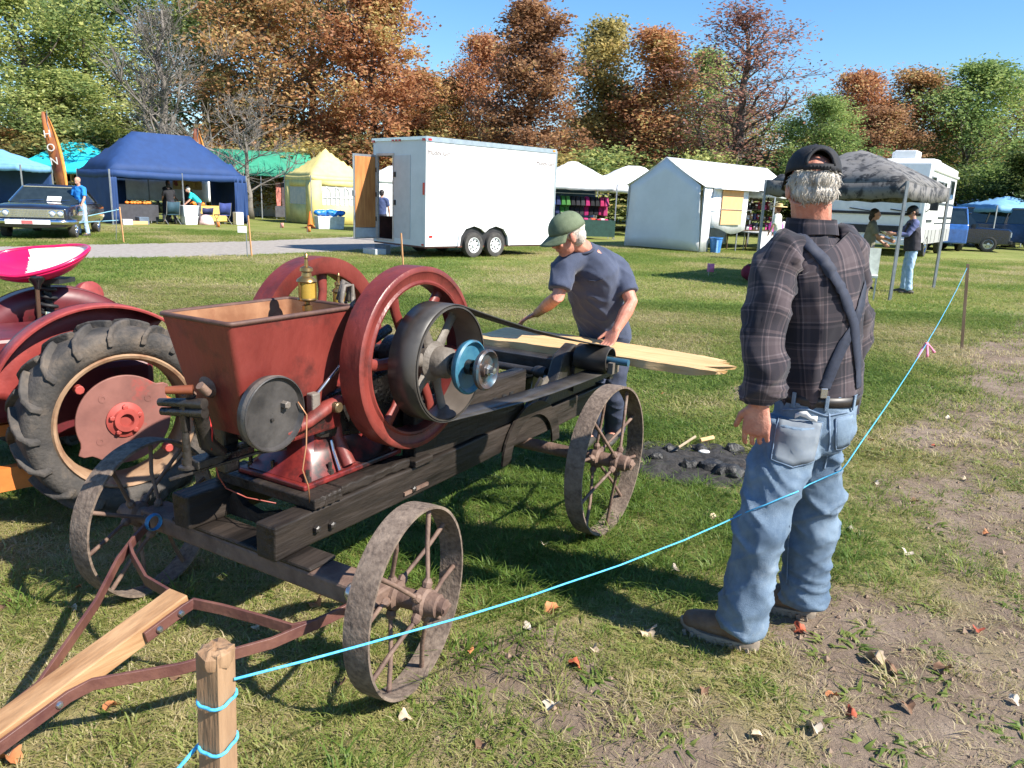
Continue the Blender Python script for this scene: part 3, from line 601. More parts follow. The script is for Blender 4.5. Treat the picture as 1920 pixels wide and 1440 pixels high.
M_glass_dark = mat('tinted_glass', (.02, .03, .035), .06, var=.2, spec=.8); M_wood_red = mat('plywood_orange', (.42, .15, .045), .5, c2=(.60, .25, .08), scale=3, stretch=(4, 4, .5)); M_brownin = mat('inside_brown_panel', (.10, .035, .025), .6, var=.3)
M_paper = mat('paper_white', (.78, .77, .74), .7, var=.05); M_card = mat('cardboard', (.72, .40, .19), .8, var=.06); M_orange_cone = mat('cone_orange', (.85, .2, .03), .5, var=.08)
def roof_pts(c, eave, peak, n=14, sag=1.12, wob=.02, seed=0):
    A, B_, C_, D_ = [Vector((q[0], q[1], 0)) for q in c]; w = (B_-A).length; d = (D_-A).length; h2 = min(w, d)/2; rg = random.Random(seed); rows = []
    for i in range(n+1):
        t = i/n; r = []
        for k in range(n+1):
            s = k/n; p = A.lerp(B_, s).lerp(D_.lerp(C_, s), t); e = min(1, min(min(s, 1-s)*w, min(t, 1-t)*d)/h2); z = eave+(peak-eave)*e**sag
            r.append(Vector((p.x, p.y, z+(rg.gauss(0, wob) if 0 < e < .95 else 0)-(.05*math.sin(math.pi*s)*(t in (0, 1)))-(.05*math.sin(math.pi*t)*(s in (0, 1))))))
        rows.append(r)
    return rows
def popup(name, label, c, eave, peak, fab, val=.22, legs=(0, 1, 2, 3), pole=M_pole, sag=1.12, group=None, seed=0, walls=(), wallm=None, mids=False, valm=None, cat='canopy'):
    root = thing(name, label, cat, ((c[0][0]+c[2][0])/2, (c[0][1]+c[2][1])/2, 0), group)
    rows = roof_pts(c, eave, peak, sag=sag, seed=seed); rf = MB().grid(rows).build('roof', fab, root, smooth=50, solid=.006)
    n = len(rows)-1; edges = [rows[0], [r[n] for r in rows], rows[n][::-1], [r[0] for r in rows][::-1]]
    for e in edges:
        top = [q+Vector((0, 0, -.003)) for q in e]; cx = Vector((root.location.x, root.location.y, 0))
        MB().grid([top, [q+(q-cx).normalized()*Vector((1, 1, 0)).length*.015+Vector((0, 0, -val+.015*math.sin(i*2.1))) for i, q in enumerate(e)]]).build('valance', valm or fab, root, smooth=60, solid=.005)
    for i in legs:
        q = c[i]; MB().box((-.025, -.025, 0), (.025, .025, eave), Matrix.Translation((q[0], q[1], 0))).build('leg', pole, root)
        MB().box((-.07, -.07, 0), (.07, .07, .008), Matrix.Translation((q[0], q[1], 0))).build('foot_plate', pole, root)
    if mids:
        for a, b_ in ((0, 1), (2, 3)):
            q = ((c[a][0]+c[b_][0])/2, (c[a][1]+c[b_][1])/2); MB().box((-.02, -.02, 0), (.02, .02, eave-.03), Matrix.Translation((*q, 0))).build('leg', pole, root)
    for (i, j, z0) in walls: wall(root, c[i], c[j], z0, eave-.02, wallm or fab, seed=i)
    return root
def wall(root, a, b_, z0, z1, fab, name='side_wall', seed=0, n=16, inset=.03, amp=.05, s0=0, s1=1):
    a = Vector((a[0], a[1], 0)); b_ = Vector((b_[0], b_[1], 0)); a, b_ = a.lerp(b_, s0), a.lerp(b_, s1); nr = (b_-a).cross(Vector((0, 0, 1))).normalized(); rows = []
    for k in range(7):
        z = z0+(z1-z0)*k/6; rows.append([a.lerp(b_, i/n)+nr*(amp*math.sin(i*1.7+seed)*math.sin(i*.6+k*.35)*(1-k/7))+Vector((0, 0, z)) for i in range(n+1)])
    return MB().grid(rows).build(name, fab, root, smooth=180, solid=.005)
def quad_c(a, u, w, d):              # four corners from one, an edge direction and a size
    a = Vector((a[0], a[1])); u = Vector((u[0], u[1])).normalized(); v = Vector((-u.y, u.x)); return [a, a+u*w, a+u*w+v*d, a+v*d]
# ---- blue double tent
bt0, bt1 = P(211, 400, 31.5), P(464, 400, 36.0); bu = (bt1-bt0); BT = quad_c(bt0, bu, bu.to_2d().length, 3.2)
bl = popup('market_tent', 'long dark blue tent with side walls sheltering the pumpkin stall', BT, 2.15, 3.75, M_blue, .3, mids=True, sag=.95, seed=2, walls=[(0, 3, .02), (1, 2, .02)], cat='tent')
wall(bl, BT[3], BT[2], .02, 1.75, M_blue, 'back_wall', 5, s1=.33); wall(bl, BT[0], BT[1], .02, 2.1, M_blue, 'side_wall', 7, s1=.045); wall(bl, BT[0], BT[1], .1, 2.1, M_blue, 'side_wall', 9, s0=.9, amp=.16)
bF = frame((BT[0].x, BT[0].y, 0), bu); bw = bu.to_2d().length
M_banner = mat('banner_tan', (.55, .44, .2), .7, c2=(.75, .62, .3), scale=5, c3=(.30, .07, .10), s3=4, f3=(.55, .62))
tag(MB(bF).box((bw-1.9, 3.08, 1.45), (bw-.5, 3.1, 2.0)).build('banner', M_banner), 'tan printed banner hung inside the blue tent', 'banner')
def table(name, label, F, lo, hi, z, cloth_m, group=None):
    r = thing(name, label, 'table', F((lo[0]+hi[0])/2, (lo[1]+hi[1])/2, 0), group)
    MB(F).box((lo[0], lo[1], z-.03), (hi[0], hi[1], z)).build('table_top', cloth_m, r)
    MB(F).box((lo[0]-.01, lo[1]-.012, .12), (hi[0]+.01, lo[1]-.002, z-.002)).build('table_cloth', cloth_m, r)
    for x_ in (lo[0]+.06, hi[0]-.06):
        for y_ in (lo[1]+.06, hi[1]-.06): MB(F).box((x_-.015, y_-.015, 0), (x_+.015, y_+.015, z-.03)).build('leg', M_pole, r)
    return r
table('stall_table', 'folding table under a charcoal cloth at the blue tent', bF, (.5, .55), (2.1, 1.2), .78, mat('cloth_charcoal', (.05, .05, .06), .8))
table('stall_table', 'folding table under a yellow cloth at the blue tent', bF, (3.65, .55), (5.2, 1.2), .78, mat('cloth_yellow', (.85, .55, .14), .8))
M_pump = mat('pumpkin_orange', (.80, .17, .02), .5, c2=(.85, .3, .04), scale=5); M_stem = mat('pumpkin_stem', (.16, .14, .05), .8)
def pumpkin(F, x_, y_, z_, r, label, group):
    m1 = MB(); c = F(x_, y_, z_+r*.78); rings = []
    for i in range(7):
        a = math.pi*(i+.3)/6.6; rings.append([c+Vector((math.cos(t), math.sin(t), 0))*(r*math.sin(a)*(1-.09*abs(math.sin(t*4))))+Vector((0, 0, r*.78*math.cos(a))) for t in [2*math.pi*j/16 for j in range(16)]])
    o = thing('pumpkin', label, 'pumpkin', F(x_, y_, z_), group); m1.rings(rings).build('rind', M_pump, o, smooth=180); MB().tube([c+Vector((0, 0, r*.6)), c+Vector((.01, 0, r*1.05))], .02, 6).build('stem', M_stem, o)
for i in range(11): pumpkin(bF, .95+.1*i+random.uniform(-.03, .03), .75+random.uniform(0, .3), .78, random.uniform(.06, .1), 'small orange pumpkin on the charcoal table', 'pumpkins on the charcoal table')
for i in range(12): pumpkin(bF, 3.75+.055*(i % 6)*1.6+random.uniform(-.02, .02), .7+.18*(i//6), .78, random.uniform(.07, .12), 'orange pumpkin on the yellow table', 'pumpkins on the yellow table')
def folding_chair(label, F, x_, y_, colm, w=.55, h=.95, group=None):
    r = thing('folding_chair', label, 'chair', F(x_+w/2, y_, 0), group)
    MB(F).grid([[(x_+.03, y_-.02, .45), (x_+w/2, y_+.02, .44), (x_+w-.03, y_-.02, .45)], [(x_, y_-.09, h), (x_+w/2, y_-.05, h-.03), (x_+w, y_-.09, h)]]).build('backrest', colm, r, smooth=180, solid=.02)
    MB(F).box((x_+.02, y_, .4), (x_+w-.02, y_+.45, .44)).build('seat', colm, r)
    for q in (x_, x_+w): MB(F).tube([(q, y_+.42, 0), (q, y_+.02, .42), (q, y_-.09, h)], .014, 6).build('frame', M_pole, r); MB(F).tube([(q, y_-.1, 0), (q, y_+.45, .42)], .014, 6).build('leg', M_pole, r)
folding_chair('dark teal folding camp chair at the charcoal table', bF, 2.15, -.1, mat('chair_teal', (.02, .06, .09), .8)); folding_chair('blue folding camp chair with a pale emblem at the yellow table', bF, 4.35, -.35, mat('chair_blue', (.03, .05, .2), .8)); folding_chair('low navy folding chair beside the emblem chair', bF, 3.75, .0, mat('chair_navy', (.02, .03, .10), .8), .5, .72)
M_tub = mat('clear_plastic', (.45, .5, .56), .3, var=.1); M_lid = mat('white_plastic', (.78, .79, .8), .4, var=.05)
def tub(name, label, F, x0, x1, y0, y1, z0, z1, m1, group=None, cat='bin', tz=.03):
    c = F((x0+x1)/2, (y0+y1)/2, z0); r = thing(name, label, cat, c, group); k = .04
    MB(F).hexa([(x0+k, y0+k, z0), (x1-k, y0+k, z0), (x1-k, y1-k, z0), (x0+k, y1-k, z0)], [(x0, y0, z1-tz), (x1, y0, z1-tz), (x1, y1, z1-tz), (x0, y1, z1-tz)]).build('tub', m1, r, bevel=.01)
    MB(F).box((x0-.015, y0-.015, z1-tz), (x1+.015, y1+.015, z1)).build('lid', M_lid, r, bevel=.008); return r
tub('storage_tub', 'clear plastic storage tub stacked on a white one', bF, 2.8, 3.5, -.25, .2, .36, .8, M_tub); tub('storage_tub', 'white plastic storage tub under the clear one', bF, 2.85, 3.45, -.25, .2, 0, .35, M_lid)
def box_pile(F, items):
    for (nm, lb, ct, lo, hi, m1) in items: tag(MB(F).box(lo, hi).build(nm, m1, bevel=.01), lb, ct)
M_pink = mat('cloth_pink', (.75, .5, .48), .9)
m1 = MB(); pc = bF(3.75, -.3, 0)
cl_ = [[pc+Vector((math.cos(t)*(r_*(1+.12*math.sin(3*t))), math.sin(t)*r_*.7, z_)) for t in [2*math.pi*j/18 for j in range(18)]] for r_, z_ in ((.34, .0), (.31, .12), (.24, .34), (.1, .42), (.01, .43))]
tag(m1.rings(cl_).build('pink_cloth', M_pink, smooth=180), 'pale pink cloth draped over a heap in front of the tent', 'cloth')
box_pile(bF, [('paper_carton', 'small white carton on the grass by the blue tent leg', 'carton', (.25, -.35, 0), (.62, -.1, .22), M_paper), ('paper_carton', 'white carton on the grass by the emblem chair', 'carton', (5.2, -.3, 0), (5.55, 0, .55), M_paper), ('cardboard_box', 'flat brown cardboard box on the grass by the charcoal table', 'box', (.6, -.2, 0), (1.3, .15, .14), M_card), ('metal_drum', 'dark drum under the charcoal table', 'drum', (1.0, -.1, .0), (1.4, .3, .3), mat('drum_blue_grey', (.10, .14, .2), .5))])
wF = frame(bF(1.6, 3.4, 0), bu); bk = MB(wF).grid([[(-.4+.45*i, .05*math.sin(i*2), .9+.2*k) for i in range(12)] for k in range(6)]).build('white_sheet', M_wht, smooth=180, solid=.006); tag(bk, 'white sheet hung across the back of the blue tent', 'sheet')
T_dk = mat('tshirt_black', (.018, .018, .022), .9); T_teal = mat('tshirt_turquoise', (.02, .50, .52), .85); T_navy = mat('tshirt_navy', (.06, .085, .19), .9); T_blue = mat('tshirt_bright_blue', (.02, .24, .66), .85); T_cream = mat('tshirt_cream', (.66, .68, .58), .85); T_olive = mat('tshirt_olive_grey', (.20, .19, .145), .9); T_maroon = mat('tshirt_maroon', (.25, .03, .07), .9)
J_grey = mat('trousers_grey', (.09, .09, .10), .9); J_jean = mat('jeans_pale_blue', (.28, .42, .58), .9, c2=(.42, .56, .72), scale=9); J_dark = mat('trousers_dark', (.03, .03, .045), .9)
ba = math.atan2(bu.y, bu.x)
def at_b(u, v): q = bF(u, v, 0); return q.x, q.y
person('person', 'person in black tee with a pale back print bent over the stall table', stand(*at_b(2.55, .35), ba+1.4, 1.7, .3, (.6, .6)), T_dk, J_dark, sleeve=.4); person('person', 'tall person in black leaning on the table inside the blue tent', stand(*at_b(3.0, 1.7), ba-1.2, 1.82, .25, (.5, .5)), T_dk, J_dark, sleeve=.4)
person('person', 'person in turquoise tee and grey trousers stooping over the plastic tub', stand(*at_b(3.75, .2), ba+2.75, 1.72, .75, (.5, .5)), T_teal, J_grey, hair=M_hair_grey, sleeve=.4); person('person', 'person in black seen behind the stall inside the blue tent', stand(*at_b(4.1, 1.9), ba-1.6, 1.65, .1), T_dk, J_dark, sleeve=.4)
# ---- feather flags
M_flag = mat('flag_brown', (.13, .035, .02), .7, c2=(.46, .16, .04), scale=1.3, fac=(.4, .6), stretch=(1, 1, .5)); M_flago = mat('flag_orange', (.75, .28, .05), .7)
def text_on(txt, size, loc, xa, up, mt, parent, name='lettering', ext=.004):
    cu = bpy.data.curves.new(name, 'FONT'); cu.body = txt; cu.size = size; cu.extrude = ext; cu.align_x = 'CENTER'; cu.align_y = 'CENTER'; to = bpy.data.objects.new(name, cu); col.objects.link(to)
    xa = Vector(xa).normalized(); up = Vector(up).normalized(); nz_ = xa.cross(up); up = nz_.cross(xa); M = Matrix.Identity(4)
    for i in range(3): M[i][0] = xa[i]; M[i][1] = up[i]; M[i][2] = nz_[i]; M[i][3] = loc[i]
    dg = bpy.context.evaluated_depsgraph_get(); me_ = bpy.data.meshes.new_from_object(to.evaluated_get(dg)); bpy.data.objects.remove(to); me_.transform(M); org = ORG[parent.name]; me_.transform(Matrix.Translation(-org)); return put(name, me_, mt, parent, org)
def feather(label, px, base_y, Y, ztop, w, letters, lean):
    b0 = P(px, base_y, Y); b0.z = 0; r = thing('feather_flag', label, 'flag', b0); x_ = Vector((1, 0, 0)); Z_ = Vector((0, 0, 1))
    pole = [b0+Z_*(ztop*t)-x_*(lean*t*t if t < .9 else lean*t*t-(t-.9)*1.2) for t in (0, .2, .4, .6, .8, .9, .96, 1)]
    MB().tube(pole, [.02]*4+[.014]*4, 6).build('pole', M_poled, r)
    rows = []
    for k in range(15):
        t = .2+.79*k/14; p = b0+Z_*(ztop*t)-x_*(lean*t*t); ww = w*(math.sin(math.pi*min(1, (t-.2)/.8*.86+.14))**.55); rows.append([p+x_*(ww*q-ww*.55)+Vector((0, .06*math.sin(q*4+t*5), 0)) for q in (0, .25, .5, .75, 1)])
    fl = MB().grid(rows).build('cloth', M_flag, r, smooth=180, solid=.006)
    st = [[q[4]+Vector((0, -.012, 0)), q[3].lerp(q[4], .2)+Vector((0, -.012, 0))] for q in rows]; MB().grid(st).build('orange_edge', M_flago, fl, smooth=180, solid=.004)
    for i, ch in enumerate(letters):
        t = .80-.115*i; p = b0+Z_*(ztop*t)-x_*(lean*t*t)-x_*w*.12+Vector((0, -.11, 0)); text_on(ch, w*.75, p, (1, 0, .12), (.1, 0, 1), M_paper, fl)
    return r
feather('tall brown and orange feather flag with white letters beside the car', 124, 380, 28.5, 4.0, .5, 'HON', .5); feather('brown feather flag showing above the blue tent roof', 384, 340, 39, 4.35, .7, 'E', .3)
# ---- turquoise, light blue and green shelters
def at3(px, Y): q = P(px, 400, Y); return q.x, q.y
a = at3(28, 43); popup('market_tent', 'turquoise canopy with a pointed roof behind the classic car', quad_c(a, (1, .12), 5.4, 4), 2.35, 3.75, M_cyan, .3, cat='tent', seed=4); a = at3(-95, 37); popup('market_tent', 'light blue canopy at the back beside the turquoise one', quad_c(a, (1, .1), 3.4, 3), 2.3, 3.0, M_sky, .3, cat='tent', seed=5, walls=[(3, 2, .3)], wallm=M_blue)
M_stall = mat('stall_pink_board', (.70, .50, .42), .8); sF = frame((*at3(30, 44.5), 0), (1, .1))
sh = thing('stall_shelf', 'pale wooden stall shelving under the turquoise canopy', 'shelf', sF(2.5, 0, 0))
for z_ in (.5, 1.0, 1.5, 2.0): MB(sF).box((0, 0, z_), (4.6, .4, z_+.12)).build('shelf_board', M_stall, sh)
for x_ in (0, 1.5, 3.1, 4.55): MB(sF).box((x_, .02, 0), (x_+.06, .38, 2.2)).build('upright', M_stall, sh)
x_, y_ = at3(66, 41); person('person', 'dark silhouetted person at the turquoise canopy, taller of the two', stand(x_, y_, 1.2, 1.75), T_dk, J_dark, sleeve=.4); x_, y_ = at3(92, 41.5); person('person', 'dark silhouetted person at the turquoise canopy, shorter of the two', stand(x_, y_, 2.0, 1.66), T_dk, J_dark, sleeve=.4)
x_, y_ = at3(125, 29.5); person('person', 'person in maroon half hidden behind the brown feather flag', stand(x_, y_, 2.2, 1.6), T_maroon, J_dark, sleeve=.5)
gF = frame((*at3(405, 43), 0), (.93, .35)); gt = thing('market_tent', 'green arched tent beyond the blue one', 'tent', gF(2.4, 2, 0))
arc = [(4.2*i/12-.1, 2.3+1.4*math.sin(math.pi*i/12)**.8) for i in range(13)]
MB(gF).grid([[(u_, v_, z_) for v_, z_ in arc] for u_ in (-.2, 1, 2.4, 3.6, 5.2)]).build('roof', M_green, gt, smooth=180, solid=.01)
for u_ in (.05, 2.4, 4.75):
    for v_ in (0, 4): MB(gF).tube([(u_, v_, 0), (u_, v_, 2.4)], .03, 6).build('leg', M_pole, gt)
MB(gF).grid([[(.1, 4, z_), (2.4, 4.05, z_), (4.7, 4, z_)] for z_ in (0, 1.2, 2.4)]).build('back_wall', M_wht, gt, smooth=180, solid=.01); MB(gF).grid([[(.1, v_, z_) for v_ in (0, 2, 4)] for z_ in (0, 2.35)]).build('side_wall', M_wht, gt, solid=.01)
for i, (c_, n_) in enumerate((((.55, .2, .16), 'rust'), ((.10, .07, .07), 'dark'), ((.62, .56, .5), 'pale'), ((.30, .18, .12), 'brown'), ((.05, .06, .10), 'navy'))):
    tag(MB(gF).grid([[(3.2+.3*i, .4, 2.0), (3.45+.3*i, .45, 2.0)], [(3.2+.3*i, .42, 1.3), (3.47+.3*i, .4, 1.3)], [(3.22+.3*i, .38, .7), (3.44+.3*i, .44, .72)]]).build('hanging_garment', mat('garment_'+n_, c_, .9), solid=.06), n_+' garment hanging under the green tent', 'garment', 'garments under the green tent')
table('stall_table', 'low folding table under the green tent', gF, (3.1, -.3), (4.7, .3), .7, J_grey)
# ---- yellow tent with arched windows
yc = G(585, 421); yF = frame((yc.x, yc.y, 0), (.77, .64)); YT = quad_c(yc, (.77, .64), 3.1, 3.1); yt = popup('market_tent', 'yellow square tent with arched clear windows', YT, 2.35, 3.72, M_yel, .25, cat='tent', seed=8, walls=[(3, 2, .02), (1, 2, .02)])
M_win = mat('clear_vinyl', (.42, .46, .47), .25, c2=(.62, .6, .52), scale=4)
def framed_wall(F, axis, L_, openings, parent, mt, z1=2.12):      # wall with openings, built strip by strip
    us = sorted({0, L_, *[q for o_ in openings for q in o_[:2]]})
    pt = (lambda u_, v_, z_: (u_, v_, z_)) if axis == 'u' else (lambda u_, v_, z_: (v_, u_, z_))
    for a_, b_ in zip(us[:-1], us[1:]):
        op = [o_ for o_ in openings if o_[0] <= a_+1e-6 and o_[1] >= b_-1e-6]; segs = [(.02, z1)] if not op else [(.02, op[0][2]), (op[0][3], z1)]
        for z0_, z1_ in segs: MB(F).grid([[pt(a_, -.01, z0_), pt((a_+b_)/2, -.03, z0_), pt(b_, -.01, z0_)], [pt(a_, -.01, z1_), pt((a_+b_)/2, -.015, z1_), pt(b_, -.01, z1_)]]).build('wall_panel', mt, parent, smooth=180, solid=.006)
framed_wall(yF, 'u', 3.1, [(.55, 2.55, .95, 1.85)], yt, M_yel); framed_wall(yF, 'v', 3.1, [(.6, 2.5, .95, 1.8)], yt, M_yel)
pn = MB(yF).box((.5, .0, .93), (2.6, .008, 1.87)).build('window', M_win, yt); MB(yF).box((-.0, .55, .93), (.008, 2.55, 1.83)).build('window', M_win, yt)
for i in range(4):
    u0 = .55+.5*i; MB(yF).tube([(u0+.02, -.035, .95), (u0+.02, -.035, 1.5), (u0+.08, -.035, 1.72), (u0+.25, -.035, 1.83), (u0+.42, -.035, 1.72), (u0+.48, -.035, 1.5), (u0+.48, -.035, .95)], .014, 5).build('window_tracery', M_wht, pn); MB(yF).box((u0, -.045, 1.3), (u0+.5, -.03, 1.325)).build('window_tracery', M_wht, pn); MB(yF).box((u0+.24, -.045, .95), (u0+.26, -.03, 1.82)).build('window_tracery', M_wht, pn)
# ---- cone, blue tarpaulin bundle
cn = G(582, 427); ct = thing('traffic_cone', 'orange traffic cone on the grass by the yellow tent', 'cone', cn); MB().box((-.2, -.2, 0), (.2, .2, .04), Matrix.Translation(cn)).build('base', M_orange_cone, ct); MB().lathe([(.15, .04), (.03, .72)], cn, (0, 0, 1), 16).build('cone_body', M_orange_cone, ct, smooth=40)
tb = G(622, 430); tF = frame(tb, (.85, .5)); tub('storage_tub', 'pale grey plastic tub under the blue tarpaulin by the yellow tent', tF, -.6, .6, 0, .6, 0, .55, mat('tub_grey', (.55, .6, .62), .5))
m1 = MB(); rg = random.Random(3)
for i in range(7): m1.ball(tF(-.5+.17*i, .3+rg.uniform(-.1, .1), .64+rg.uniform(0, .1)), (.22, .26, .12), 10, 6)
tp = thing('tarpaulin', 'crumpled bright blue tarpaulin heaped on a plastic tub', 'tarpaulin', tF(0, .3, .55)); put_mesh('sheet', remesh(m1, .03, 2, folds(.03, 4, 2)), mat('tarp_blue', (.02, .20, .62), .4, var=.2), tp)
# ---- white box trailer
A_ = G(797, 486); A_.z = 0; tu = Vector((.715, .70, 0)).normalized(); TF = frame(A_, tu); tl, tw = 4.75, 2.35; z0, z1 = .32, 3.0
tr = thing('box_trailer', 'white enclosed box trailer with its end door open', 'trailer', A_)
wh0, wh1, wr = 1.62, 2.42, .34      # wheel centres along the side
side_poly = [(0, z0), (wh0-.5, z0), (wh0-.46, z0+.25), (wh0-.3, z0+.45), (wh0, z0+.53), (wh0+.25, z0+.46), ((wh0+wh1)/2, z0+.36), (wh1-.25, z0+.46), (wh1, z0+.53), (wh1+.3, z0+.45), (wh1+.46, z0+.25), (wh1+.5, z0), (tl, z0), (tl, z1), (0, z1)]
MB(TF).prism(side_poly, (0, 0, 0), (1, 0, 0), (0, 0, 1), (0, .03, 0)).build('side_wall', M_white_paint, tr)
MB(TF).box((0, tw-.03, z0), (tl, tw, 1.0)).build('side_wall', M_white_paint, tr); MB(TF).box((0, tw-.03, 1.0), (.06, tw, z1)).build('side_wall', M_white_paint, tr); MB(TF).box((1.7, tw-.03, 1.0), (tl, tw, z1)).build('side_wall', M_white_paint, tr); MB(TF).box((.06, tw-.03, 2.6), (1.7, tw, z1)).build('side_wall', M_white_paint, tr)
for q in (.95, 1.9, 2.85, 3.8): MB(TF).box((q, -.003, z0+.02+(.55 if 1.1 < q < 2.95 else 0)), (q+.012, -.0005, z1-.02)).build('panel_seam', mat('seam_grey', (.56, .57, .58), .5), tr)
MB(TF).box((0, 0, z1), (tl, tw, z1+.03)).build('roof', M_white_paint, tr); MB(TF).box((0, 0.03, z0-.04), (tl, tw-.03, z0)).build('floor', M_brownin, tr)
M_alu = mat('aluminium_trim', (.55, .57, .6), .3, .8, var=.1)
MB(TF).box((-.02, -.02, z1-.07), (tl+.02, -.001, z1+.05)).build('roof_rail', M_alu, tr); MB(TF).box((-.03, -.02, z1-.03), (-.001, tw+.02, z1+.05)).build('roof_rail', M_alu, tr); MB(TF).box((tl-.0, -.012, z0), (tl+.06, .05, z1)).build('corner_trim', M_alu, tr); MB(TF).box((-.014, -.014, z0), (-.001, .03, z1-.07)).build('corner_trim', M_white_paint, tr)
d0, d1, dz = 1.42, 2.12, 2.28          # door opening in the end wall (across the width)
M_end = mat('end_wall_grey_white', (.62, .64, .67), .4, var=.06, scale=1.5, c3=(.75, .77, .8), s3=2.5, f3=(.58, .75))
for lo, hi in (((0, .03, z0), (.03, d0, z1)), ((0, d0, z0+dz-.0), (.03, d1, z1)), ((0, d1, z0), (.03, tw, z1)), ((0, d0, z0), (.03, d1, z0+.1))): MB(TF).box(lo, hi).build('end_wall', M_end, tr)
MB(TF).box((-.012, .65, z0+.15), (-.002, d0-.04, z0+dz)).build('end_panel', mat('panel_mauve_grey', (.52, .50, .52), .35, var=.05), tr)
for lo, hi in (((-.025, d0-.05, z0+.05), (.04, d0, z0+dz+.06)), ((-.025, d1, z0+.05), (.04, d1+.05, z0+dz+.06)), ((-.025, d0, z0+dz), (.04, d1, z0+dz+.06)), ((-.025, d0, z0+.05), (.04, d1, z0+.1))): MB(TF).box(lo, hi).build('door_frame', mat('frame_pinkish', (.6, .48, .42), .5), tr)
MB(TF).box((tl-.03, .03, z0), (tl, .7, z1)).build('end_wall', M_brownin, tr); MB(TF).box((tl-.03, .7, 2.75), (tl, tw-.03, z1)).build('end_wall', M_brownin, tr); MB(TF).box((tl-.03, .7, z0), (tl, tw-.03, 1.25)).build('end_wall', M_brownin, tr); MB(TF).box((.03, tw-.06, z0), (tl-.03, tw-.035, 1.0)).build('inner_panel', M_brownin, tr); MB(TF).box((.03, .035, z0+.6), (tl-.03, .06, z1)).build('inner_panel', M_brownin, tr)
dr = MB(TF).box((-.74, d1+.05, z0+.08), (-.03, d1+.09, z0+dz+.02)).build('door', M_alu, tr); MB(TF).box((-.70, d1+.038, z0+.38), (-.06, d1+.049, z0+dz-.04)).build('door_lining', M_wood_red, dr); MB(TF).box((-.70, d1+.04, z0+.12), (-.06, d1+.049, z0+.36)).build('kick_plate', M_grey_paint, dr); MB(TF).box((-.76, d1+.03, z0+1.2), (-.70, d1+.1, z0+1.35)).build('door_latch', M_poled, dr)
for z_ in (.55, 1.2, 1.85): MB(TF).box((-.05, d1+.03, z0+z_), (.0, d1+.075, z0+z_+.12)).build('hinge', M_black, tr)
for q in (.06, .18): MB(TF).box((-.035, d0-.14, z0+.65+6*q), (-.005, d0-.07, z0+.78+6*q)).build('latch', M_black, tr)
for lo, hi in (((-.045, .02, z1-.06), (-.031, .12, z1)), ((-.045, 1.05, z1-.05), (-.031, 1.13, z1)), ((-.045, 1.2, z1-.05), (-.031, 1.28, z1)), ((-.045, 1.35, z1-.05), (-.031, 1.43, z1)), ((-.045, tw-.12, z1-.06), (-.031, tw-.02, z1)), ((-.03, .03, 1.62), (-.014, .10, 1.92)), ((-.03, tw-.12, 1.62), (-.001, tw-.04, 1.92)), ((.05, -.035, z1-.05), (.15, -.021, z1)), ((.12, -.02, .55), (.22, -.001, .6)), ((-.03, .05, z0+.02), (-.015, .13, z0+.06))): MB(TF).box(lo, hi).build('marker_lamp', M_red, tr)
for q in (tl-.14,): MB(TF).box((q, -.035, z1-.03), (q+.08, -.021, z1+.02)).build('marker_lamp', M_amber, tr)
MB(TF).prism([(wh0-.56, z0), (wh0-.5, z0+.32), (wh0-.32, z0+.53), (wh0, z0+.61), ((wh0+wh1)/2, z0+.6), (wh1, z0+.61), (wh1+.32, z0+.53), (wh1+.5, z0+.32), (wh1+.56, z0), (wh1+.5, z0), (wh1+.46, z0+.25), (wh1+.3, z0+.45), (wh1, z0+.53), (wh1-.25, z0+.46), ((wh0+wh1)/2, z0+.36), (wh0+.25, z0+.46), (wh0, z0+.53), (wh0-.3, z0+.45), (wh0-.46, z0+.25), (wh0-.5, z0)], (0, -.05, 0), (1, 0, 0), (0, 0, 1), (0, .049, 0)).build('fender', M_lid, tr)
MB(TF).box((wh0-.55, .032, z0), (wh1+.55, .4, z0+.6)).build('wheel_well', M_black, tr)
def car_wheel(parent, c, ax, r, w, rimm, name='wheel', spokes=8):
    c = Vector(c); ax = Vector(ax).normalized(); h = w/2
    o = MB().lathe([(r*.62, -h*.9), (r*.8, -h), (r*.95, -h*.85), (r, -h*.4), (r, h*.4), (r*.95, h*.85), (r*.8, h), (r*.62, h*.9), (r*.6, 0)], c, ax, 28, closed=True).build(name, M_rub, parent, smooth=50)
    MB().lathe([(r*.63, h*.8), (r*.57, h*.85), (r*.54, h*.45), (r*.22, h*.6), (r*.16, h*.95), (.001, h*.98)], c, ax, 24, cap=False).build('rim', rimm, o, smooth=40)
    x = Vector((0, 0, 1)); y = ax.cross(x)
    for k in range(spokes):
        t = 2*math.pi*k/spokes; q = c+ax*(h*.56)+(x*math.cos(t)+y*math.sin(t))*r*.4; MB().lathe([(.001, .02*r/.3), (r*.06, .02*r/.3), (r*.06, -.01)], q, ax, 8, cap=False).build('rim_hole', M_black, o)
    return o
for q in (wh0, wh1): car_wheel(tr, TF(q, .02, wr), TF(0, -1, 0)-TF(0, 0, 0), wr, .2, M_lid); car_wheel(tr, TF(q, tw-.02, wr), TF(0, 1, 0)-TF(0, 0, 0), wr, .2, M_lid, spokes=0)
M_ink = mat('marker_ink', (.12, .07, .06), .6)
text_on('Muddy Girl', .16, TF(.42, -.004, 2.66), TF(1, 0, 0)-TF(0, 0, 0), (0, 0, 1), M_ink, tr, ext=.002); text_on('Muddy Girl', .16, TF(tl-.42, -.004, 2.62), TF(1, 0, 0)-TF(0, 0, 0), (0, 0, 1), M_ink, tr, ext=.002)
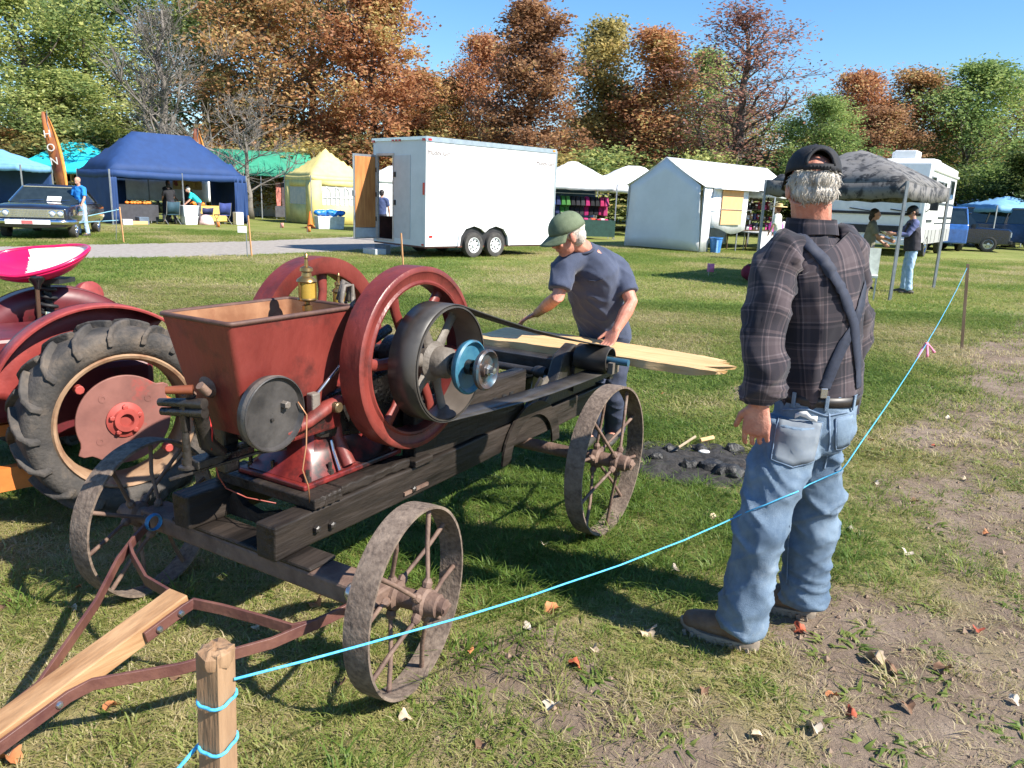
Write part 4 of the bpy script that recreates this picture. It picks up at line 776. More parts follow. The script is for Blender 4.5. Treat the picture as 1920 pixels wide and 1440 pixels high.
st = thing('entry_step', 'grey block step under the open trailer door', 'step', TF(-.3, 1.75, 0)); MB(TF).box((-.55, 1.45, 0), (-.2, 2.05, .16)).build('tread', M_grey_paint, st, bevel=.01); MB(TF).box((-.2, 1.5, 0), (-.02, 2.0, .26)).build('riser', mat('step_dark', (.16, .16, .17), .8), st, bevel=.01)
q = P(690, 400, 33.5); popup('market_tent', 'grey-white walled tent seen through the trailer doorway', quad_c(q, (1, .25), 3.6, 3), 2.3, 3.0, M_wht, .25, cat='tent', seed=41, walls=[(0, 1, .02)], wallm=M_wht)
x_, y_ = at3(716, 27.5); person('person', 'dark-haired person in navy tee seen from behind through the trailer doorway', stand(x_, y_, 1.4, 1.72), T_navy, J_dark, sleeve=.4)
# ---- white canopies with clothing
wa = G(1062, 452); WA = quad_c((wa.x-.9, wa.y+2.5), (.97, .22), 3.3, 3.0); popup('market_tent', 'white canopy with blue lining over hanging shirts beside the trailer', WA, 2.4, 3.35, M_wht, .3, cat='tent', seed=12, sag=.9, walls=[(3, 2, .8)], wallm=M_blue)
wb = P(1118, 400, 38); popup('market_tent', 'second white canopy farther back behind the shirt stall', quad_c(wb, (1, .1), 4.2, 3.4), 2.4, 3.4, M_wht, .3, cat='tent', seed=13, sag=.9)
wF = frame((WA[0].x, WA[0].y, 0), (.97, .22)); cols = [('orange', (.80, .10, .04)), ('blue', (.03, .12, .4)), ('navy', (.03, .05, .16)), ('green', (.06, .28, .05)), ('lime', (.10, .33, .07)), ('black', (.015, .015, .02)), ('charcoal', (.03, .03, .04)), ('dark grey', (.05, .05, .06)), ('magenta', (.55, .02, .18)), ('black', (.015, .015, .02)), ('black', (.02, .02, .02)), ('crimson', (.6, .03, .15)), ('pink', (.7, .06, .24))]
tag(MB(wF).tube([(.05, .5, 1.93), (3.2, .5, 1.93)], .018, 6).build('clothes_rail', M_pole), 'metal rail carrying the hanging shirts', 'rail')
for i, (n_, c_) in enumerate(cols):
    u_ = .28+.225*i; s_ = random.uniform(-.04, .04); g_ = thing('hanging_shirt', n_+' shirt on a hanger under the white canopy', 'shirt', wF(u_, .5, 1.1), 'shirts under the white canopy'); mm = mat('shirt_'+n_.replace(' ', '_'), tuple(q*.55 for q in c_), .9)
    MB(wF).hexa([(u_-.10, .42, 1.0+s_), (u_+.10, .40, 1.0), (u_+.10, .58, 1.0), (u_-.10, .6, 1.0+s_)], [(u_-.09, .45, 1.82), (u_+.09, .45, 1.82), (u_+.09, .55, 1.82), (u_-.09, .55, 1.82)]).build('body', mm, g_, bevel=.03)
    MB(wF).hexa([(u_-.1, .22, 1.42), (u_+.1, .22, 1.42), (u_+.1, .36, 1.38), (u_-.1, .36, 1.38)], [(u_-.07, .36, 1.8), (u_+.07, .36, 1.8), (u_+.07, .44, 1.78), (u_-.07, .44, 1.78)]).build('sleeve', mm, g_, bevel=.02)
table('stall_table', 'table of folded clothes under the white canopy', wF, (1.0, -.6), (3.1, .1), .82, mat('cloth_dark_green', (.02, .06, .05), .9))
for i in range(9):
    c_ = [(.8, .12, .05), (.5, .03, .08), (.7, .6, .6), (.6, .05, .2), (.1, .1, .12)][i % 5]; tag(MB(wF).box((1.1+.2*i, -.5+.1*(i % 3), .822), (1.28+.2*i, -.2+.1*(i % 3), .87+.03*(i % 2))).build('folded_shirt', mat('folded_%d' % (i % 5), c_, .9), bevel=.015), ['orange', 'maroon', 'pale pink', 'crimson', 'dark grey'][i % 5]+' folded shirt on the table under the white canopy', 'shirt', 'folded shirts on the table')
# ---- white gabled shelter
h0, h1 = G(1310, 474), G(1160, 464); hv = (h1-h0); hw_ = hv.to_2d().length; SF = frame((h0.x, h0.y, 0), (-hv.y if False else hv.y*-1*-1, -hv.x)) if False else None
hvn = Vector((-.71, .70, 0)).normalized(); hw_ = 3.25; hu = Vector((hvn.y, -hvn.x, 0)); SF = lambda u_, v_, z_: Vector((h0.x, h0.y, 0))+hu*u_+hvn*v_+Vector((0, 0, z_)); sl = 7.4
sh = thing('shelter', 'white gabled canvas shelter with a closed front', 'shelter', SF(sl/2, hw_/2, 0)); ez, az_ = 2.28, 3.25
M_tarp = mat('canvas_grey_white', (.74, .75, .77), .55, var=.05, scale=1.2, bump=.35, bscale=2.5)
rows = []
for k in range(9):
    t = k/8; zt = ez+(az_-ez)*(1-abs(2*t-1)); rows.append([SF(-.02+.018*math.sin(k*1.3+j*.8), hw_*t*(1+.0*j)+(.02*j*(1-2*t)), .05+(zt-.05)*j/7) for j in range(8)])
MB().grid(rows).build('front_wall', M_tarp, sh, smooth=30, solid=.004)
for v0, v1 in ((-.08, hw_/2), (hw_+.08, hw_/2)): MB(SF).grid([[(u_, v0+(v1-v0)*t, ez-.03+(az_+.03-ez)*t-.04*math.sin(math.pi*t)-.03*abs(math.sin(u_*1.9))*math.sin(math.pi*t)) for t in (0, .25, .5, .75, 1)] for u_ in np.linspace(-.06, sl, 14)]).build('roof', M_wht, sh, smooth=60, solid=.008)
MB(SF).grid([[(u_, -.02+.03*math.sin(u_*5), z_) for u_ in np.linspace(0, .55, 4)] for z_ in (.03, 1, 2.25)]).build('side_wall', M_wht, sh, smooth=180, solid=.006); MB(SF).grid([[(u_, -.02+.03*math.sin(u_*3+z_), z_+.12*math.sin(u_*2.2)*(z_ < 1)) for u_ in np.linspace(.55, 3.0, 9)] for z_ in (.75, 1.4, 2.25)]).build('side_wall', M_wht, sh, smooth=180, solid=.006); MB(SF).grid([[(u_, hw_, z_) for u_ in (0, 2.6, sl)] for z_ in (.03, 2.25)]).build('side_wall', M_wht, sh, solid=.006)
for u_ in (0.05, 2.6, sl-.05):
    for v_ in (.05, hw_-.05): MB(SF).tube([(u_, v_, 0), (u_, v_, ez)], .025, 6).build('pole', M_pole, sh)
MB(SF).tube([(.5, -.12, 1.52), (3.2, -.12, 1.5)], .012, 5).build('rail', M_pole, sh)
MB(SF).box((1.1, -.1, .98), (2.55, -.085, 2.18)).build('cardboard_panel', M_card, sh); MB(SF).box((.55, -.35, 2.2), (3.2, -.05, 2.25)).build('awning_edge', M_wht, sh)
bk = thing('bucket', 'blue plastic barrel standing by the white shelter', 'barrel', SF(.7, -.25, 0)); MB().lathe([(.17, 0), (.22, .5), (.24, .5), (.24, .54), (.2, .54), (.16, .05)], SF(.75, -.2, 0), (0, 0, 1), 20).build('barrel_body', mat('plastic_blue', (.05, .2, .5), .4), bk, smooth=40); MB().box((-.03, -.245, .0), (.03, -.215, .45), Matrix.Translation(SF(.75, -.2, 0))).build('barrel_band', mat('plastic_pale_blue', (.25, .5, .8), .4), bk)
wc = SF(4.2, -.5, 0); popup('market_tent', 'low white awning over the flea-market stall beside the shelter', quad_c(wc, hu, 4.2, 3.2), 2.2, 2.75, M_wht, .2, cat='tent', seed=17, sag=1)
# flea-market goods
rg = random.Random(5); gcol = [('dark brown', (.06, .03, .02)), ('red', (.5, .02, .02)), ('black', (.02, .02, .02)), ('grey', (.25, .25, .26)), ('tan', (.4, .26, .14)), ('olive green', (.12, .2, .05)), ('white', (.7, .7, .68)), ('maroon', (.2, .02, .03)), ('navy', (.03, .04, .12)), ('pink', (.6, .08, .25))]
qF = lambda u_, v_, z_: SF(3.6+u_, v_, z_)
fs = thing('stall_shelf', 'dark stall shelving packed with second-hand goods', 'shelf', qF(1.5, .9, 0))
for z_ in (.75, 1.15, 1.55, 1.95): MB(qF).box((0, .6, z_-.03), (3, 1.0, z_)).build('shelf_board', mat('shelf_wood_dark', (.09, .06, .04), .8), fs)
for u_ in (0, 1.5, 2.96): MB(qF).box((u_, .98, 0), (u_+.04, 1.02, 2.1)).build('upright', MATS['shelf_wood_dark'], fs)
for i in range(34):
    n_, c_ = gcol[rg.randrange(len(gcol))]; z_ = (.75, 1.15, 1.55)[i % 3]; u_ = .05+(i//3)*.26+rg.uniform(0, .03); w_ = rg.uniform(.12, .22); h_ = rg.uniform(.12, .32)
    g_ = thing('second_hand_item', n_+' boxed item on the flea-market shelving', 'box', qF(u_+w_/2, .8, z_), 'goods on the flea-market shelving'); MB(qF).box((u_, .68, z_), (u_+w_, .92, z_+h_)).build('case', mat('goods_'+n_.replace(' ', '_'), c_, .7), g_, bevel=.015); MB(qF).box((u_+.02, .672, z_+h_*.55), (u_+w_-.02, .679, z_+h_*.75)).build('label_strip', M_paper if i % 2 else M_black, g_)
table('stall_table', 'stall table with a white cloth and bags at the flea market', qF, (-.3, -.5), (2.4, .2), .72, M_lid)
for i, (n_, c_) in enumerate((('magenta', (.55, .05, .35)), ('pink', (.75, .12, .4)), ('purple', (.35, .08, .4)), ('white', (.75, .75, .75)))):
    c0 = qF(1.2+.32*i, -.2, .722); b_ = thing('plush_bag', n_+' rounded bag standing on the flea-market table', 'bag', c0, 'bags on the flea-market table'); m1 = MB(); m1.ball(c0+Vector((0, 0, .2)), (.14, .1, .21), 10, 7); m1.build('pouch', mat('bag_'+n_, c_, .8), b_, smooth=180); MB().tube([c0+Vector((-.08, 0, .36)), c0+Vector((0, 0, .46)), c0+Vector((.08, 0, .36))], .012, 5).build('handle', M_black, b_)
hp = P(1462, 400, 24.5); ph = person('person', 'person in cream top and straw hat browsing the flea-market stall', stand(hp.x, hp.y, 2.5, 1.7, .1), T_cream, J_jean, hair=mat('hair_auburn', (.22, .07, .03), .7), sleeve=.45)
MB().lathe([(.24, 0), (.22, .025), (.1, .03), (.09, .1), (.001, .12)], hp*Vector((1, 1, 0)).length*0+Vector((hp.x-.02, hp.y+.03, 1.66)), (0, 0, 1), 20, cap=False).build('straw_hat', mat('straw', (.62, .45, .2), .8), ph, smooth=60, solid=.006)
# ---- camouflage canopy
M_camo = mat('canvas_camouflage', (.028, .028, .03), .8, c2=(.17, .163, .158), scale=3.2, fac=(.44, .56), detail=3, c3=(.16, .15, .14), s3=5, f3=(.5, .56))
c0, c1, c3_ = G(1668, 563), G(1750, 540), G(1415, 533); CC = [c0.to_2d(), c1.to_2d(), (c1+c3_-c0).to_2d(), c3_.to_2d()]
popup('canopy_tent', 'camouflage pop-up canopy on thin grey poles by the motorhome', CC, 2.2, 2.88, M_camo, .32, pole=M_poled, sag=.85, seed=21, cat='canopy')
# ---- motorhome
r0, r1 = G(1722, 484), G(1800, 466); rv = (r1-r0); rv.z = 0; ru = rv.normalized(); rl = 7.2; RF = lambda u_, v_, z_: Vector((r0.x, r0.y, 0))+ru*u_+Vector((-ru.y, ru.x, 0))*v_+Vector((0, 0, z_)); rw = 3.4
mh = thing('motorhome', 'white motorhome with dark stripes parked behind the camouflage canopy', 'motorhome', RF(rl/2, rw/2, 0)); M_rvw = mat('rv_white', (.80, .80, .78), .35, var=.03); M_rvs = mat('rv_grey_skirt', (.33, .33, .32), .5, c2=(.42, .42, .41), scale=9)
MB(RF).prism([(-.25, .55), (rl, .55), (rl, 3.5), (.35, 3.62), (-.1, 3.45), (-.28, 2.6), (-.3, 1.45)], (0, 0, 0), (1, 0, 0), (0, 0, 1), (0, rw, 0)).build('body', M_rvw, mh, bevel=.04)
MB(RF).box((.5, -.02, .5), (rl-.02, -.002, 1.05)).build('skirt', M_rvs, mh)
for q in (1.2, 2.0, 3.0, 4.2, 5.2, 6.2): MB(RF).box((q, -.03, .52), (q+.02, -.021, 1.03)).build('skirt_seam', M_black, mh)
for lo, hi in (((.35, -.025, 2.0), (rl-.02, -.002, 2.08)), ((.35, -.025, 1.32), (1.6, -.002, 1.42)), ((3.2, -.025, 1.45), (rl-.02, -.002, 1.53)), ((2.4, -.025, 1.25), (rl-.02, -.002, 1.29))): MB(RF).box(lo, hi).build('stripe', mat('stripe_dark', (.04, .045, .05), .4), mh)
for lo, hi, nm in (((.2, -.03, 2.25), (1.15, -.004, 2.95), 'cab_window'), ((1.9, -.03, 2.3), (3.1, -.004, 2.85), 'window'), ((3.5, -.03, 2.55), (4.1, -.004, 2.85), 'window'), ((5.3, -.03, 2.3), (6.4, -.004, 3.0), 'window')):
    w_ = MB(RF).box(lo, hi).build(nm, M_glass_dark, mh); k = .04
    for a_, b_ in (((lo[0]-k, -.04, lo[2]-k), (hi[0]+k, -.005, lo[2])), ((lo[0]-k, -.04, hi[2]), (hi[0]+k, -.005, hi[2]+k)), ((lo[0]-k, -.04, lo[2]), (lo[0], -.005, hi[2])), ((hi[0], -.04, lo[2]), (hi[0]+k, -.005, hi[2]))): MB(RF).box(a_, b_).build('window_frame', M_poled, w_)
MB(RF).hexa([(-.33, .15, 1.62), (-.305, .15, 1.62), (-.305, rw-.15, 1.62), (-.33, rw-.15, 1.62)], [(-.30, .2, 2.72), (-.26, .2, 2.72), (-.26, rw-.2, 2.72), (-.30, rw-.2, 2.72)]).build('windshield', mat('windshield_shade', (.55, .57, .58), .12, c2=(.70, .71, .7), scale=1.5), mh); MB(RF).box((-.36, .1, 1.54), (-.3, rw-.1, 1.64)).build('wiper_cowl', M_black, mh)
for q in (.3, 1.75): MB(RF).tube([(-.37, q+.1, 1.66), (-.365, q+.85, 1.75)], .02, 5).build('wiper', M_black, mh)
MB(RF).box((-.34, .6, .85), (-.3, rw-.6, 1.15)).build('grille', M_black, mh)
for q in (.25, rw-.55): MB(RF).box((-.34, q, .88), (-.3, q+.32, 1.12)).build('headlight', M_lid, mh)
MB(RF).box((-.42, .05, .45), (-.28, rw-.05, .68)).build('bumper', M_rvw, mh, bevel=.03); MB(RF).box((-.12, -.4, 1.75), (.02, -.12, 2.3)).build('mirror', M_black, mh, bevel=.03); MB(RF).tube([(-.05, -.2, 1.9), (.1, .0, 1.7)], .02, 5).build('mirror_arm', M_black, mh)
for lo, hi in (((.7, .7, 3.6), (1.7, 1.5, 3.95)), ((1.9, 1.0, 3.58), (2.9, 1.8, 3.98)), ((4.6, .5, 3.5), (5.5, 1.3, 3.85))): MB(RF).box(lo, hi).build('roof_unit', M_rvw, mh, bevel=.05)
MB(RF).tube([(.4, -.02, 3.25), (rl, -.02, 3.2)], .06, 8).build('awning_roll', M_rvw, mh)
for q in (1.1, 5.2): car_wheel(mh, RF(q, .1, .42), RF(0, -1, 0)-RF(0, 0, 0), .42, .26, M_chrome); car_wheel(mh, RF(q, rw-.1, .42), RF(0, 1, 0)-RF(0, 0, 0), .42, .26, M_chrome, spokes=0)
# woman and man under the canopy
wp = G(1640, 545); wp.z = 0
person('person', 'woman in olive-grey tee with tied-back dark hair and sunglasses', {**stand(P(1637, 400, 16.9).x, 16.9, -.35, 1.68, .05, (.55, .75))}, T_olive, J_dark, long_hair=True, sleeve=.4, vox=.014, face=True)
vm = person('person', 'man in dark vest, black cap and pale jeans reading a paper', stand(G(1690, 548).x, 16.2, 2.95, 1.76, .12, (.95, .95), look=.5), mat('sleeve_slate_blue', (.10, .12, .26), .9), J_jean, hat=M_black, sleeve=.9, vox=.014, face=True)
vx, vy = G(1690, 548).x, 16.2; ff = Vector((math.cos(2.95), math.sin(2.95), 0)); ss = ff.cross(Vector((0, 0, 1)))
m1 = MB(); pe = Vector((vx, vy, .9)); nk = Vector((vx, vy, 1.47))+ff*.06
m1.tube([pe-Vector((0, 0, .02)), pe.lerp(nk, .3), pe.lerp(nk, .7), nk-Vector((0, 0, .03))], [(.205, .16), (.2, .16), (.195, .145), (.13, .1)], 18, ref=ss); put_mesh('vest', remesh(m1, .014, 2, folds(.006, 10, 2)), mat('vest_dark', (.03, .027, .035), .85), vm)
tag(MB().box((-.15, -.1, 0), (.15, .1, .004), Matrix.Translation(Vector((vx, vy, 1.17))+ff*.5)@Matrix.Rotation(.5, 4, 'Y')).build('paper_sheet', M_paper), 'sheet of paper held between the woman and the man in the vest', 'paper')
ch = thing('folding_chair', 'pale folding chair half hidden behind the plaid-shirted man', 'chair', G(1618, 560)); cF = frame(G(1618, 560), (.4, .9)); MB(cF).box((-.2, -.2, .42), (.25, .25, .46)).build('seat', T_cream, ch); MB(cF).hexa([(.2, -.2, .46), (.24, -.2, .46), (.24, .25, .46), (.2, .25, .46)], [(.3, -.2, .95), (.34, -.2, .95), (.34, .25, .95), (.3, .25, .95)]).build('backrest', T_cream, ch)
for u_, v_ in ((-.18, -.18), (.22, -.18), (-.18, .22), (.22, .22)): MB(cF).box((u_-.012, v_-.012, 0), (u_+.012, v_+.012, .42)).build('leg', M_pole, ch)
rb = G(1408, 528); m1 = MB(); m1.ball(rb+Vector((0, 0, .2)), (.24, .2, .2), 12, 8); m1.ball(rb+Vector((.25, .1, .28)), (.2, .2, .26), 12, 8); bg_ = thing('duffel_bag', 'dark red duffel bag lying on the grass under the canopy', 'bag', rb); put_mesh('bag_body', remesh(m1, .025, 2, folds(.015, 6, 2)), mat('cloth_dark_red', (.16, .01, .03), .85), bg_); MB().tube([rb+Vector((-.12, -.1, .36)), rb+Vector((.1, -.12, .5)), rb+Vector((.3, -.05, .5))], .018, 6).build('strap', M_black, bg_)
# ---- classic car (nose towards the camera)
k0 = G(60, 446); kd = Vector((.30, -.95, 0)).normalized(); kx = Vector((-kd.y, kd.x, 0)); KF = lambda u_, v_, z_: Vector((G(60, 449).x, G(60, 449).y, 0))+kx*u_-kd*v_+Vector((0, 0, z_))   # u across, v back from the nose
M_car = mat('car_midnight_blue', (.012, .016, .035), .12, var=.2, coat=1); ca = thing('classic_car', 'dark blue 1960s sedan with chrome quad headlight grille', 'car', KF(0, 2.6, 0))
hwid = 1.0
def body_ring(v_, zs): return [(q[0], v_, q[1]) for q in zs]
secs = []
for v_, hoodz, wd in ((.0, .88, .93), (.12, .93, 1.0), (1.2, .97, 1.0), (2.0, 1.0, 1.0), (3.2, 1.0, 1.0), (4.4, .98, .98), (5.3, .9, .92)): secs.append([(-wd*.9, v_, .34), (-wd, v_, .5), (-wd, v_, .78), (-wd*.95, v_, hoodz-.03), (-wd*.6, v_, hoodz+.01), (0, v_, hoodz+.03), (wd*.6, v_, hoodz+.01), (wd*.95, v_, hoodz-.03), (wd, v_, .78), (wd, v_, .5), (wd*.9, v_, .34), (0, v_, .3)])
MB(KF).rings(secs).build('body', M_car, ca, smooth=35, bevel=.02)
gh = [[(-.92, 1.75, .98), (.92, 1.75, .98), (.92, 4.1, .98), (-.92, 4.1, .98)], [(-.68, 2.4, 1.43), (.68, 2.4, 1.43), (.7, 3.5, 1.43), (-.7, 3.5, 1.43)]]
MB(KF).hexa(*gh).build('window_glass', M_glass_dark, ca); MB(KF).hexa([(-.7, 2.36, 1.425), (.7, 2.36, 1.425), (.72, 3.55, 1.425), (-.72, 3.55, 1.425)], [(-.6, 2.5, 1.5), (.6, 2.5, 1.5), (.62, 3.4, 1.5), (-.62, 3.4, 1.5)]).build('roof', M_car, ca, bevel=.03)
for s in (-1, 1):
    MB(KF).tube([(s*.93, 1.74, .98), (s*.69, 2.39, 1.43)], .03, 6).build('windshield_pillar', M_chrome, ca); MB(KF).tube([(s*.93, 4.12, .98), (s*.71, 3.52, 1.43)], .04, 6).build('rear_pillar', M_car, ca)
MB(KF).tube([(-.69, 2.38, 1.43), (.69, 2.38, 1.43)], .025, 6).build('windshield_trim', M_chrome, ca)
gr = MB(KF).box((-.86, -.03, .60), (.86, .02, .84)).build('grille', M_chrome, ca, bevel=.01)
for i in range(26): MB(KF).box((-.44+.035*i, -.045, .62), (-.43+.035*i, -.031, .82)).build('grille_bar', M_poled, gr)
for z_ in (.66, .72, .78): MB(KF).box((-.45, -.05, z_), (.45, -.046, z_+.012)).build('grille_bar', M_chrome, gr)
for s in (-.77, -.57, .57, .77):
    hl = MB().lathe([(.085, .0), (.09, .03), (.075, .035)], KF(s, -.02, .72), kd, 18, cap=False).build('headlight_bezel', M_chrome, ca, smooth=40); MB().lathe([(.075, .02), (.05, .04), (.001, .045)], KF(s, -.02, .72), kd, 16, cap=False).build('headlight', mat('lamp_glass', (.7, .72, .74), .08, .3), hl, smooth=180)
MB(KF).tube([(-1.06, .35, .5), (-1.04, .0, .5), (-.7, -.12, .5), (.7, -.12, .5), (1.04, .0, .5), (1.06, .35, .5)], (.07), 10, flat=1.4).build('bumper', M_chrome, ca, smooth=60); MB(KF).box((-.55, -.235, .43), (.55, -.225, .55)).build('number_plate', M_paper, ca); MB(KF).box((-.15, -.242, .44), (.12, -.236, .53)).build('plate_mark', mat('plate_red', (.5, .12, .12), .5), ca)
for s in (-1, 1): MB(KF).tube([(s*.35-.3, 1.70, 1.02), (s*.35+.3, 1.85, 1.06)], .012, 5).build('wiper', M_chrome, ca)
MB(KF).hexa([(.05, 1.72, 1.03), (.42, 1.72, 1.03), (.42, 1.73, 1.03), (.05, 1.73, 1.03)], [(.05, 1.88, 1.16), (.42, 1.88, 1.16), (.42, 1.89, 1.16), (.05, 1.89, 1.16)]).build('window_card', M_paper, ca)
for s in (-1, 1):
    for v_ in (.95, 4.1): car_wheel(ca, KF(s*.86, v_, .33), kx*s, .33, .2, M_chrome, spokes=0)
x_, y_ = at3(153, 24.0); person('person', 'bald man in a bright blue shirt standing beside the classic car', stand(x_, y_, -1.9, 1.74, .03, (.3, .2), look=.5), T_blue, J_jean, hair=None, sleeve=.4, vox=.014, face=True)
# ---- vehicles at the far right
def suv(name, label, c, d, L_, W_, H_, paint, box=False):
    d = Vector(d).normalized(); s = Vector((-d.y, d.x, 0)); F = lambda u_, v_, z_: Vector((c[0], c[1], 0))+d*u_+s*v_+Vector((0, 0, z_)); r = thing(name, label, 'car', F(L_/2, W_/2, 0)); k = .06
    hood = L_*(.10 if box else .30); poly = [(0, .35), (L_, .35), (L_, H_*.56), (L_-.1, H_*.6), (L_-hood, H_*.62), (.05, H_*.62), (0, H_*.5)]; MB(F).prism(poly, (0, 0, 0), (1, 0, 0), (0, 0, 1), (0, W_, 0)).build('body', paint, r, bevel=.06)
    MB(F).hexa([(.06, k, H_*.62), (L_-hood, k, H_*.62), (L_-hood, W_-k, H_*.62), (.06, W_-k, H_*.62)], [(.2, k+.12, H_*.96), (L_-hood-(.5), k+.12, H_*.96), (L_-hood-.5, W_-k-.12, H_*.96), (.2, W_-k-.12, H_*.96)]).build('window_glass', M_glass_dark, r); MB(F).box((.15, k+.08, H_*.95), (L_-hood-.42, W_-k-.08, H_)).build('roof', paint, r, bevel=.04)
    for u_ in (.1, L_*.3, L_*.5):
        for v_, w_ in ((k-.01, k+.1), (W_-k+.01, W_-k-.1)): MB(F).beam((u_, v_, H_*.61), (u_+.1, w_, H_*.96), .07, .05).build('pillar', paint, r)
    MB(F).box((L_, .2, H_*.38), (L_+.03, W_-.2, H_*.52)).build('grille', M_black, r)
    for v_ in (.05, W_-.3): MB(F).box((L_, v_, H_*.40), (L_+.04, v_+.24, H_*.52)).build('headlight', M_lid, r)
    MB(F).box((L_-.05, -.02, .38), (L_+.1, W_+.02, .55)).build('bumper', M_black, r, bevel=.03)
    for u_ in (.8, L_-.85):
        for v_, sg in ((.1, -1), (W_-.1, 1)): car_wheel(r, F(u_, v_, .36), s*sg, .36, .24, M_alu, spokes=5)
    for v_ in (-.18, W_+.02): MB(F).box((L_-hood-.35, v_, H_*.6), (L_-hood-.2, v_+.16, H_*.7)).build('mirror', M_black, r)
    return r
q = P(1836, 400, 37); suv('pickup_truck', 'dark navy off-roader parked beyond the motorhome', (q.x-2.6, q.y+1.2), (.92, -.4, 0), 4.3, 1.85, 1.78, mat('paint_navy', (.012, .02, .05), .15, coat=1)); q = P(1870, 400, 43); suv('parked_car', 'dark blue van parked behind the navy off-roader', (q.x-2.0, q.y), (.6, -.8, 0), 4.5, 1.9, 2.1, mat('paint_dark_blue', (.02, .05, .12), .2, coat=1), True)
q = P(1822, 400, 36); suv('parked_car', 'bright blue van half hidden by the motorhome', (q.x, q.y), (.25, .97, 0), 4.2, 1.8, 2.0, mat('paint_blue', (.04, .13, .42), .2, coat=1), True)
q = P(1868, 400, 41); popup('market_tent', 'light blue canopy beyond the parked cars', quad_c(q, (1, .15), 3.6, 3), 2.2, 2.7, M_sky, .35, cat='tent', seed=30); q = P(1880, 400, 47); popup('market_tent', 'white canopy farther off behind the light blue one', quad_c(q, (1, .1), 4, 3), 2.5, 3.3, M_wht, .25, cat='tent', seed=31)
q = P(1800, 400, 45); popup('market_tent', 'low dark blue canopy between the parked cars', quad_c(q, (1, .1), 4, 3), 2.1, 2.6, M_blue, .25, cat='tent', seed=32)
q = G(1905, 449); m1 = MB()
for i in range(4): m1.ball(q+Vector((-.5+.35*i, .1*(i % 2), .25)), (.4, .35, .3), 10, 7)
tq = thing('tarpaulin', 'bright blue tarpaulin heap on the grass by the off-roader', 'tarpaulin', q); put_mesh('sheet', remesh(m1, .04, 2, folds(.05, 3, 2)), MATS['tarp_blue'], tq)
# ================================================================== tractor (partly out of view)
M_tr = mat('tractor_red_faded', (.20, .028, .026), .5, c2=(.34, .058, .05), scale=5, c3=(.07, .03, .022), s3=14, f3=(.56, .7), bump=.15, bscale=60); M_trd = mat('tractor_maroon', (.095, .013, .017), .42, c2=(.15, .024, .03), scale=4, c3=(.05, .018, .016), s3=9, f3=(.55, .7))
M_tyre = mat('old_tractor_tyre', (.03, .028, .027), .85, c2=(.085, .074, .065), scale=7, detail=9, bump=.5, bscale=60, c3=(.16, .122, .09), s3=4, f3=(.52, .75)); M_rim = mat('rim_rusty_tan', (.25, .145, .08), .75, c2=(.38, .245, .15), scale=5, detail=8, c3=(.20, .09, .045), s3=8, f3=(.5, .7))
M_disc = mat('wheel_disc_red_brown', (.15, .06, .05), .6, c2=(.25, .105, .085), scale=5, detail=9, c3=(.36, .055, .045), s3=4, f3=(.55, .68)); M_hubred = mat('hub_salmon_red', (.38, .065, .052), .55, var=.25)
TC = Vector((-1.94, 3.69, 0)); tn = Vector((.70, -.714, 0)).normalized(); th = Vector((-tn.y*-1, 0, 0)); th = Vector((-.714, -.70, 0)).normalized()
TT = lambda u_, v_, z_: TC+th*u_+tn*v_+Vector((0, 0, z_))
tk = thing('tractor', 'old red farm tractor with bar-lug rear tyre and pink and white pan seat', 'tractor', TT(.5, -.6, 0))
TR, TZ = .485, .49
def ring_pt(ang, r, v_, cv=0): return TT(math.cos(ang)*r, v_+cv, TZ+math.sin(ang)*r)   # angle 0 = towards the tractor's nose
